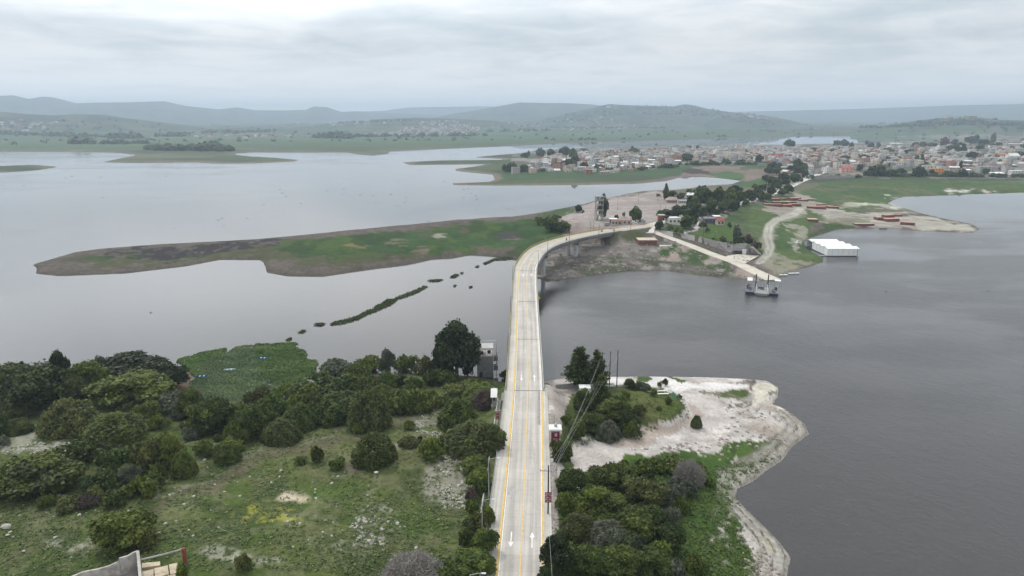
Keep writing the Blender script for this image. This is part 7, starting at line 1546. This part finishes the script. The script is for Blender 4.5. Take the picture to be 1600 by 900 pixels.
FEAT = [(1467, 271, 12, 9, 6.2, 'bright orange two storey house above the green field', (.72, .27, .04), 'flat', (.35, .33, .3), 3, 2), (1474, 258, 14, 9, 6.5, 'red upper house directly behind the orange house', (.42, .1, .07), 'flat', (.3, .28, .27), 4, 2),
 (1420, 255, 21, 9, 5.8, 'long orange and ochre terrace house behind dark cypress', (.6, .3, .06), 'flat', (.33, .3, .27), 6, 2), (1324, 270, 15, 8, 6, 'pink house with red roof and dark arches on a terrace', (.62, .42, .38), 'gable', (.45, .1, .07), 3, 2),
 (1402, 227, 32, 12, 5, 'very long white roofed shed on the far lakefront', (.5, .5, .48), 'shed', (.82, .82, .8), 4, 1), (1386, 231.5, 24, 12, 4.5, 'second long white shed before the far lakefront trees', (.5, .5, .48), 'shed', (.8, .8, .8), 4, 1), (1347, 238, 19, 10, 4, 'white roofed market hall in the middle of the town', (.4, .4, .38), 'shed', (.82, .82, .8), 4, 1),
 (1301, 258, 18, 8, 3.4, 'low house under a vivid blue roof', (.45, .45, .45), 'flat', (.03, .1, .33), 4, 1), (1218, 254, 10, 8, 5.5, 'blue house with tan gable above the causeway', (.12, .22, .42), 'gable', (.45, .3, .22), 3, 2), (1254, 250, 11, 10, 8, 'tall white plain block near the causeway', (.72, .72, .69), 'flat', (.6, .6, .58), 2, 2), (1395, 257, 10, 8, 4, 'green house behind the dark trees', (.16, .32, .2), 'flat', (.2, .35, .25), 3, 1),
 (1003, 262, 18, 10, 6, 'long white two storey house on the western lakefront', (.75, .74, .72), 'flat', (.6, .58, .55), 6, 2), (1013, 263.5, 8, 6, 3, 'small white boathouse beside the long white lakefront house', (.72, .72, .7), 'shed', (.8, .8, .8), 2, 1), (956, 265, 13, 9, 7, 'white corner house with three storeys on the western lakefront', (.73, .72, .7), 'flat', (.5, .48, .46), 3, 3), (964, 259, 9, 8, 6, 'white cube house behind the corner house', (.75, .75, .73), 'flat', (.5, .5, .5), 2, 2),
 (854, 258, 15, 12, 7, 'large pale walled house on the wooded western tip', (.6, .6, .58), 'flat', (.5, .5, .48), 3, 2), (836, 260, 16, 10, 6, 'grey double house on the wooded western tip', (.36, .36, .34), 'flat', (.4, .4, .38), 4, 2), (1058, 254, 13, 6, 3, 'low white roofed shed left of the round tree', (.4, .4, .38), 'shed', (.82, .82, .8), 3, 1), (1033, 236, 32, 12, 7, 'long terracotta market building in the western town', (.42, .18, .13), 'flat', (.4, .22, .18), 7, 2), (1113, 236, 22, 12, 6, 'long brick red roofed hall in the middle town', (.3, .13, .11), 'flat', (.28, .1, .09), 5, 1), (1158, 229.5, 26, 10, 7, 'tan roofed school above the lake in the middle town', (.55, .52, .48), 'flat', (.5, .33, .25), 6, 2),
 (1216, 246, 16, 9, 5, 'dark red house row above the blue house', (.34, .09, .1), 'gable', (.34, .1, .1), 4, 1), (1274, 246, 11, 8, 4, 'house with bright orange tiled roof by the causeway', (.55, .5, .45), 'gable', (.55, .22, .12), 3, 1), (1222, 266, 13, 7, 4.6, 'white villa with verandah above the causeway trees', (.74, .74, .72), 'flat', (.7, .7, .68), 4, 1), (1590, 274, 14, 8, 5.5, 'pale two storey house at the right lakefront edge', (.55, .54, .51), 'flat', (.72, .72, .7), 4, 2), (1560, 275, 15, 7, 3.4, 'white roofed workshop on the right lakefront', (.4, .36, .34), 'shed', (.8, .8, .78), 4, 1), (1542, 270, 19, 10, 8, 'big unfinished grey block right of the orange house', (.36, .35, .34), 'flat', (.4, .39, .38), 4, 2), (1512, 270, 10, 7, 3.6, 'low house with bright white awning beside the cypress', (.4, .42, .46), 'shed', (.8, .8, .82), 3, 1), (1585, 251, 16, 12, 8, 'white barrel roofed church near the right edge', (.72, .71, .68), 'gable', (.68, .68, .66), 2, 1), (1566, 246, 16, 9, 5, 'orange brown roofed house left of the white church', (.4, .25, .18), 'gable', (.45, .18, .1), 4, 1), (1500, 256, 26, 10, 7, 'long white apartment row behind the cypress', (.68, .66, .65), 'flat', (.5, .5, .48), 8, 2)]
occ = []
for (px, py, w_, d_, h_, lab, wc, rf, rc, wn, st_) in FEAT:
    building(px, py, w_, d_, h_, lab, wc, rf, rc, random.uniform(-.12, .12), wn, 'house' if 'shed' not in lab and 'hall' not in lab else 'hall', 'house' if 'shed' not in lab and 'hall' not in lab else 'hall', storeys=st_, win2=False); g = gp(px, py); occ.append((g.x, g.y+d_/2, max(w_, d_)*.62+2))
building(1588, 231, 42, 16, 9, 'huge pinkish stone barn on the hill at the right edge', (.42, .37, .34), 'shed', (.5, .46, .44), 0, 0, 'barn', 'barn', win2=False); g = gp(1588, 231); occ.append((g.x, g.y+8, 30))
building(1573, 231.5, 4, 4, 17, 'slim bell tower left of the hilltop barn', (.4, .39, .38), 'hip', (.2, .2, .2), 0, 1, 'tower', 'bell_tower', win2=False)
building(1048, 240, 4.5, 4.5, 15, 'stepped church tower rising over the western town', (.42, .38, .37), 'hip', (.36, .34, .33), 0, 1, 'church tower', 'church_tower', storeys=3, win2=False)
for x, y, h in ((1082, 237, 17), (1086, 237, 12), (942, 242, 14)): post_at(x, y, h, 'chimney' if x > 1000 else 'mast', 'slim pale chimney in the western town' if x > 1000 else 'thin mast above the western town roofs', 'chimney' if x > 1000 else 'mast', M_white if x > 1000 else M_dark, .8 if x > 1000 else .3)
post_at(1398, 231, 26, 'radio_mast', 'tall thin radio mast behind the long white shed', 'mast', M_dark, .35)
# terrace wall under the pink house, lakefront walls
for a_, b__, h, l in (((1262, 279.5), (1344, 277.5), 3.6, 'long grey terrace wall below the pink house'), ((1460, 278), (1640, 281), 2.2, 'low grey garden wall along the big green field'), ((1184, 259), (1214, 259.5), 5, 'grey walled yard beside the brown inlet')):
    A, B = gp(*a_), gp(*b__); d = B-A; q = MB(); q.box(tuple((A+B)/2+Vector((0, 1, h/2-1))), (d.length, .8, h), math.atan2(d.y, d.x)); tag(q.build('boundary_wall', mat('grey_wall', (.3, .28, .27), .95, .2, .3, dirt=(.2, .19, .17))), l, 'wall')
A, B = gp(1244, 287), gp(1270, 273)
for k in range(9): p = A.lerp(B, (k+.5)/9); o = MB().box((0, 0, .9), (4.6, .3, 2.8), .9).build('white_wall_panel', M_white, loc=(p.x, p.y, p.z)); o['category'] = 'wall panel'; o['group'] = 'white panels along the causeway end'; PENDING.append((o, 'white wall panel along the causeway end', p.x, 3))
TP = [[(805, 267), (838, 250), (870, 243), (905, 240), (1000, 235), (1100, 233), (1230, 230.5), (1264, 236), (1266, 262), (1262, 272), (1240, 280), (1225, 274), (1215, 262), (1195, 256), (1100, 252), (1060, 255), (1030, 260), (985, 265), (930, 269), (860, 266)],
      [(1262, 231), (1350, 229), (1440, 230), (1560, 226), (1660, 226), (1660, 277), (1500, 275), (1440, 271), (1400, 267), (1342, 267), (1315, 270), (1262, 276)]]
cand = []; tries = 0
for (px, py, w, h, k, t) in town_t:
    g = gp(px, py); occ.append((g.x, g.y, w/2*math.hypot(g.x, g.y)/FPX*.62))
cell = {}
def free(x, y, r):
    for ox, oy, orr in occ:
        if (ox-x)**2+(oy-y)**2 < (orr+r*.5)**2: return False
    for i in range(int(x//20)-1, int(x//20)+2):
        for j in range(int(y//20)-1, int(y//20)+2):
            for (cx_, cy_, cr) in cell.get((i, j), ()):
                if (cx_-x)**2+(cy_-y)**2 < (cr+r)**2*.62: return False
    return True
rh = random.Random(77)
for tp in TP:
    ax = [at(x, y, 6) for x, y in tp]; X0, X1 = min(a[0] for a in ax), max(a[0] for a in ax); Y0, Y1 = min(a[1] for a in ax), max(a[1] for a in ax); n = 0
    for _ in range(26000):
        x, y = rh.uniform(X0, X1), rh.uniform(Y0, Y1)
        if not inpoly(np.array(x), np.array(y), ax): continue
        r_ = rh.uniform(5.6, 7.4)
        if free(x, y, r_) and gz(x, y) > .8:
            cell.setdefault((int(x//20), int(y//20)), []).append((x, y, r_)); cand.append((x, y, r_)); n += 1
        if n > 950: break
cand = [c for c in cand if rh.random() < .9]
cand.sort(key=lambda c: math.hypot(c[0], c[1]))
cand_vis = [c for c in cand if -10 < proj(c[0], c[1], 8)[0] < 1610]; far_c = [c for c in cand if not (-10 < proj(c[0], c[1], 8)[0] < 1610)]
NH = 262; big = MB(); bm_slots = WM+RF+[M_dark]
def add_stuff_house(x, y, z, w, d, h, rz, wi, ri, wn=True):
    big.box((x, y, z+h/2-1), (w, d, h+2), rz, wi); co, si = math.cos(rz), math.sin(rz)
    big.box((x, y, z+h+.1), (w+.3, d+.3, .2), rz, len(WM)+ri)
    if rh.random() < .35: big.box((x+rh.uniform(-1, 1), y+1, z+h+1.2), (w*.4, d*.4, 2.2), rz, wi)
    if wn:
        for k in range(2):
            if h > 4 or k: lx = w*(-.25+.5*k); ly = -d/2-.03; big.box((x+lx*co-ly*si, y+lx*si+ly*co, z+h*.6), (1.4, .08, 1.3), rz, len(bm_slots)-1)
for i, (x, y, r_) in enumerate(cand_vis+far_c):
    z = gz(x, y); wi = rh.choices(range(len(wallpal)), wallw)[0]; ri = rh.choices(range(len(RF)), [4, 3, 4, 1, 2.5, 1.6])[0]; rz = rh.choice((-.25, .1, .35))+rh.uniform(-.1, .1)+(math.pi/2 if rh.random() < .3 else 0)
    st = rh.choices((1, 2, 3), (5, 5, 1))[0]; roof = rh.choices(('flat', 'gable', 'shed'), (7, 1.6, 1.6))[0]
    if roof != 'flat': st = min(st, 2)
    if i < NH:
        me = rh.choice(HP[(roof, st)]); o = link('house', me, loc=(x, y, z)); o.rotation_euler[2] = rz; s = r_/6.4; o.scale = (s, s, 1)
        for k, m_ in enumerate((WM[wi], RF[ri])): o.material_slots[k].link = 'OBJECT'; o.material_slots[k].material = m_
        px, py, _ = proj(x, y, z); o['category'] = 'house'; o['group'] = 'houses of the lakeside town'
        rn_ = {'flat': 'flat roofed', 'gable': 'pitched roof', 'shed': 'sheet roofed'}[roof]
        PENDING.append((o, '%s %s %s house %s' % (('one storey', 'two storey', 'three storey')[st-1], wallpal[wi][0], rn_, where_house(px, py)), px, 9))
    else: add_stuff_house(x, y, z, r_*1.5, r_*1.25, 2.9*st, rz, wi, ri)
# settlements on the far plain and hills
def village(pts_, n, sx_, sz=(8, 13)):
    for _ in range(n):
        while True:
            px = rh.uniform(min(p[0] for p in pts_), max(p[0] for p in pts_)); py = rh.uniform(min(p[1] for p in pts_), max(p[1] for p in pts_))
            if inpoly(np.array(px), np.array(py), pts_): break
        g = gp(px, py)
        if g.length > 9500 or g.z < .5: continue
        w = rh.uniform(*sz)*sx_; add_stuff_house(g.x, g.y, g.z, w, w*.8, rh.uniform(4, 7)*sx_**.5, rh.uniform(0, 3), rh.choices(range(len(wallpal)), wallw)[0], rh.choices(range(len(RF)), [2, 3, 1, 1, 5, 1])[0], False)
village([(545, 213), (600, 208), (650, 202), (700, 196), (760, 199), (720, 213), (640, 214)], 300, 1.3); village([(620, 206), (655, 191), (700, 188), (740, 196), (700, 205)], 160, 1.2); village([(0, 188), (120, 190), (60, 206), (0, 207)], 40, 1.6); village([(500, 190), (620, 186), (640, 192), (520, 197)], 40, 1.3)
village([(240, 214), (400, 210), (520, 214), (380, 217)], 22, 1.4); village([(760, 196), (950, 182), (1000, 198), (800, 208)], 50, 1.2); village([(1440, 192), (1530, 186), (1560, 192), (1460, 197)], 40, 1.4); village([(1150, 180), (1600, 174), (1640, 184), (1200, 188)], 240, 2.6); village([(1300, 186), (1420, 184), (1400, 196), (1320, 196)], 20, 1.4); village([(945, 166.5), (955, 166.5), (955, 168.5), (945, 168.5)], 3, 3.5)
village([(880, 199), (1030, 196), (1030, 201), (880, 204)], 40, 1.0)
o = big.build('far_houses', bm_slots); tag(o, kind='stuff'); o['label'] = 'mass of farther small houses of the town and distant villages'
# rooftops trees inside the town too small to tell apart
VV2, TT2 = [], []
for _ in range(900):
    c = rh.choice(cand_vis[120:]); x, y = c[0]+rh.uniform(-9, 9), c[1]+rh.uniform(-9, 9); z = gz(x, y); R = rh.uniform(2, 4.2); n = 26
    d = rgf.normal(size=(n, 3)); d /= np.linalg.norm(d, axis=1, keepdims=True); d[:, 2] = np.abs(d[:, 2]); p = np.array([x, y, z+1.5])+d*np.array([R, R, R*1.3])*rgf.uniform(.6, 1, n)[:, None]
    V, F, T = leaf_cloud(p, d, R*.36, rgf.uniform(.1, .8, n), rgf); VV2.append(V); TT2.append(T)
for (xa, ya, xb, yb, n_) in ((790, 269, 850, 269, 26), (930, 268, 1060, 262, 46), (1060, 258, 1210, 258, 56), (1350, 275, 1460, 277, 50), (1260, 280, 1345, 278, 24), (1460, 277, 1600, 278, 40), (1195, 292, 1250, 284, 26), (1030, 338, 1110, 330, 20), (1420, 234, 1560, 230, 70), (1235, 262, 1262, 276, 16)):
    for _ in range(n_):
        t = rh.random(); g = gp(xa+(xb-xa)*t, ya+(yb-ya)*t-rh.uniform(0, 1.5)); R = rh.uniform(1.8, 4); n = 34
        d = rgf.normal(size=(n, 3)); d /= np.linalg.norm(d, axis=1, keepdims=True); d[:, 2] = np.abs(d[:, 2]); p = np.array([g.x, g.y, g.z+.6])+d*np.array([R, R, R*1.2])*rgf.uniform(.6, 1, n)[:, None]
        V, F, T = leaf_cloud(p, d, R*.33, rgf.uniform(.1, .8, n), rgf); VV2.append(V); TT2.append(T)
V = np.concatenate(VV2); me = mesh_np('town_greenery', V, np.arange(len(V)).reshape(-1, 4)); a = me.attributes.new('tone', 'FLOAT', 'POINT'); a.data.foreach_set('value', np.concatenate(TT2).astype(np.float32)); me.materials.append(FO['dark'])
o = link('town_greenery', me); tag(o, kind='stuff'); o['label'] = 'hedges and garden greenery between the town houses'
# ---------------------------------------------------------------- tell look-alikes apart by their order from the left
groups = {}
for t in PENDING: groups.setdefault(t[1], []).append(t)
def ordn(k): return ['first', 'second', 'third', 'fourth', 'fifth', 'sixth', 'seventh', 'eighth', 'ninth', 'tenth', 'eleventh', 'twelfth'][k-1] if k <= 12 else '%d%s' % (k, 'th' if 10 < k % 100 < 14 else {1: 'st', 2: 'nd', 3: 'rd'}.get(k % 10, 'th'))
for base, L_ in groups.items():
    if len(L_) == 1: L_[0][0]['label'] = base; continue
    L_.sort(key=lambda t: t[2]); n = len(L_)
    for k, t in enumerate(L_): t[0]['label'] = base+', '+('leftmost' if k == 0 else 'rightmost' if k == n-1 else ordn(k+1)+' from left')
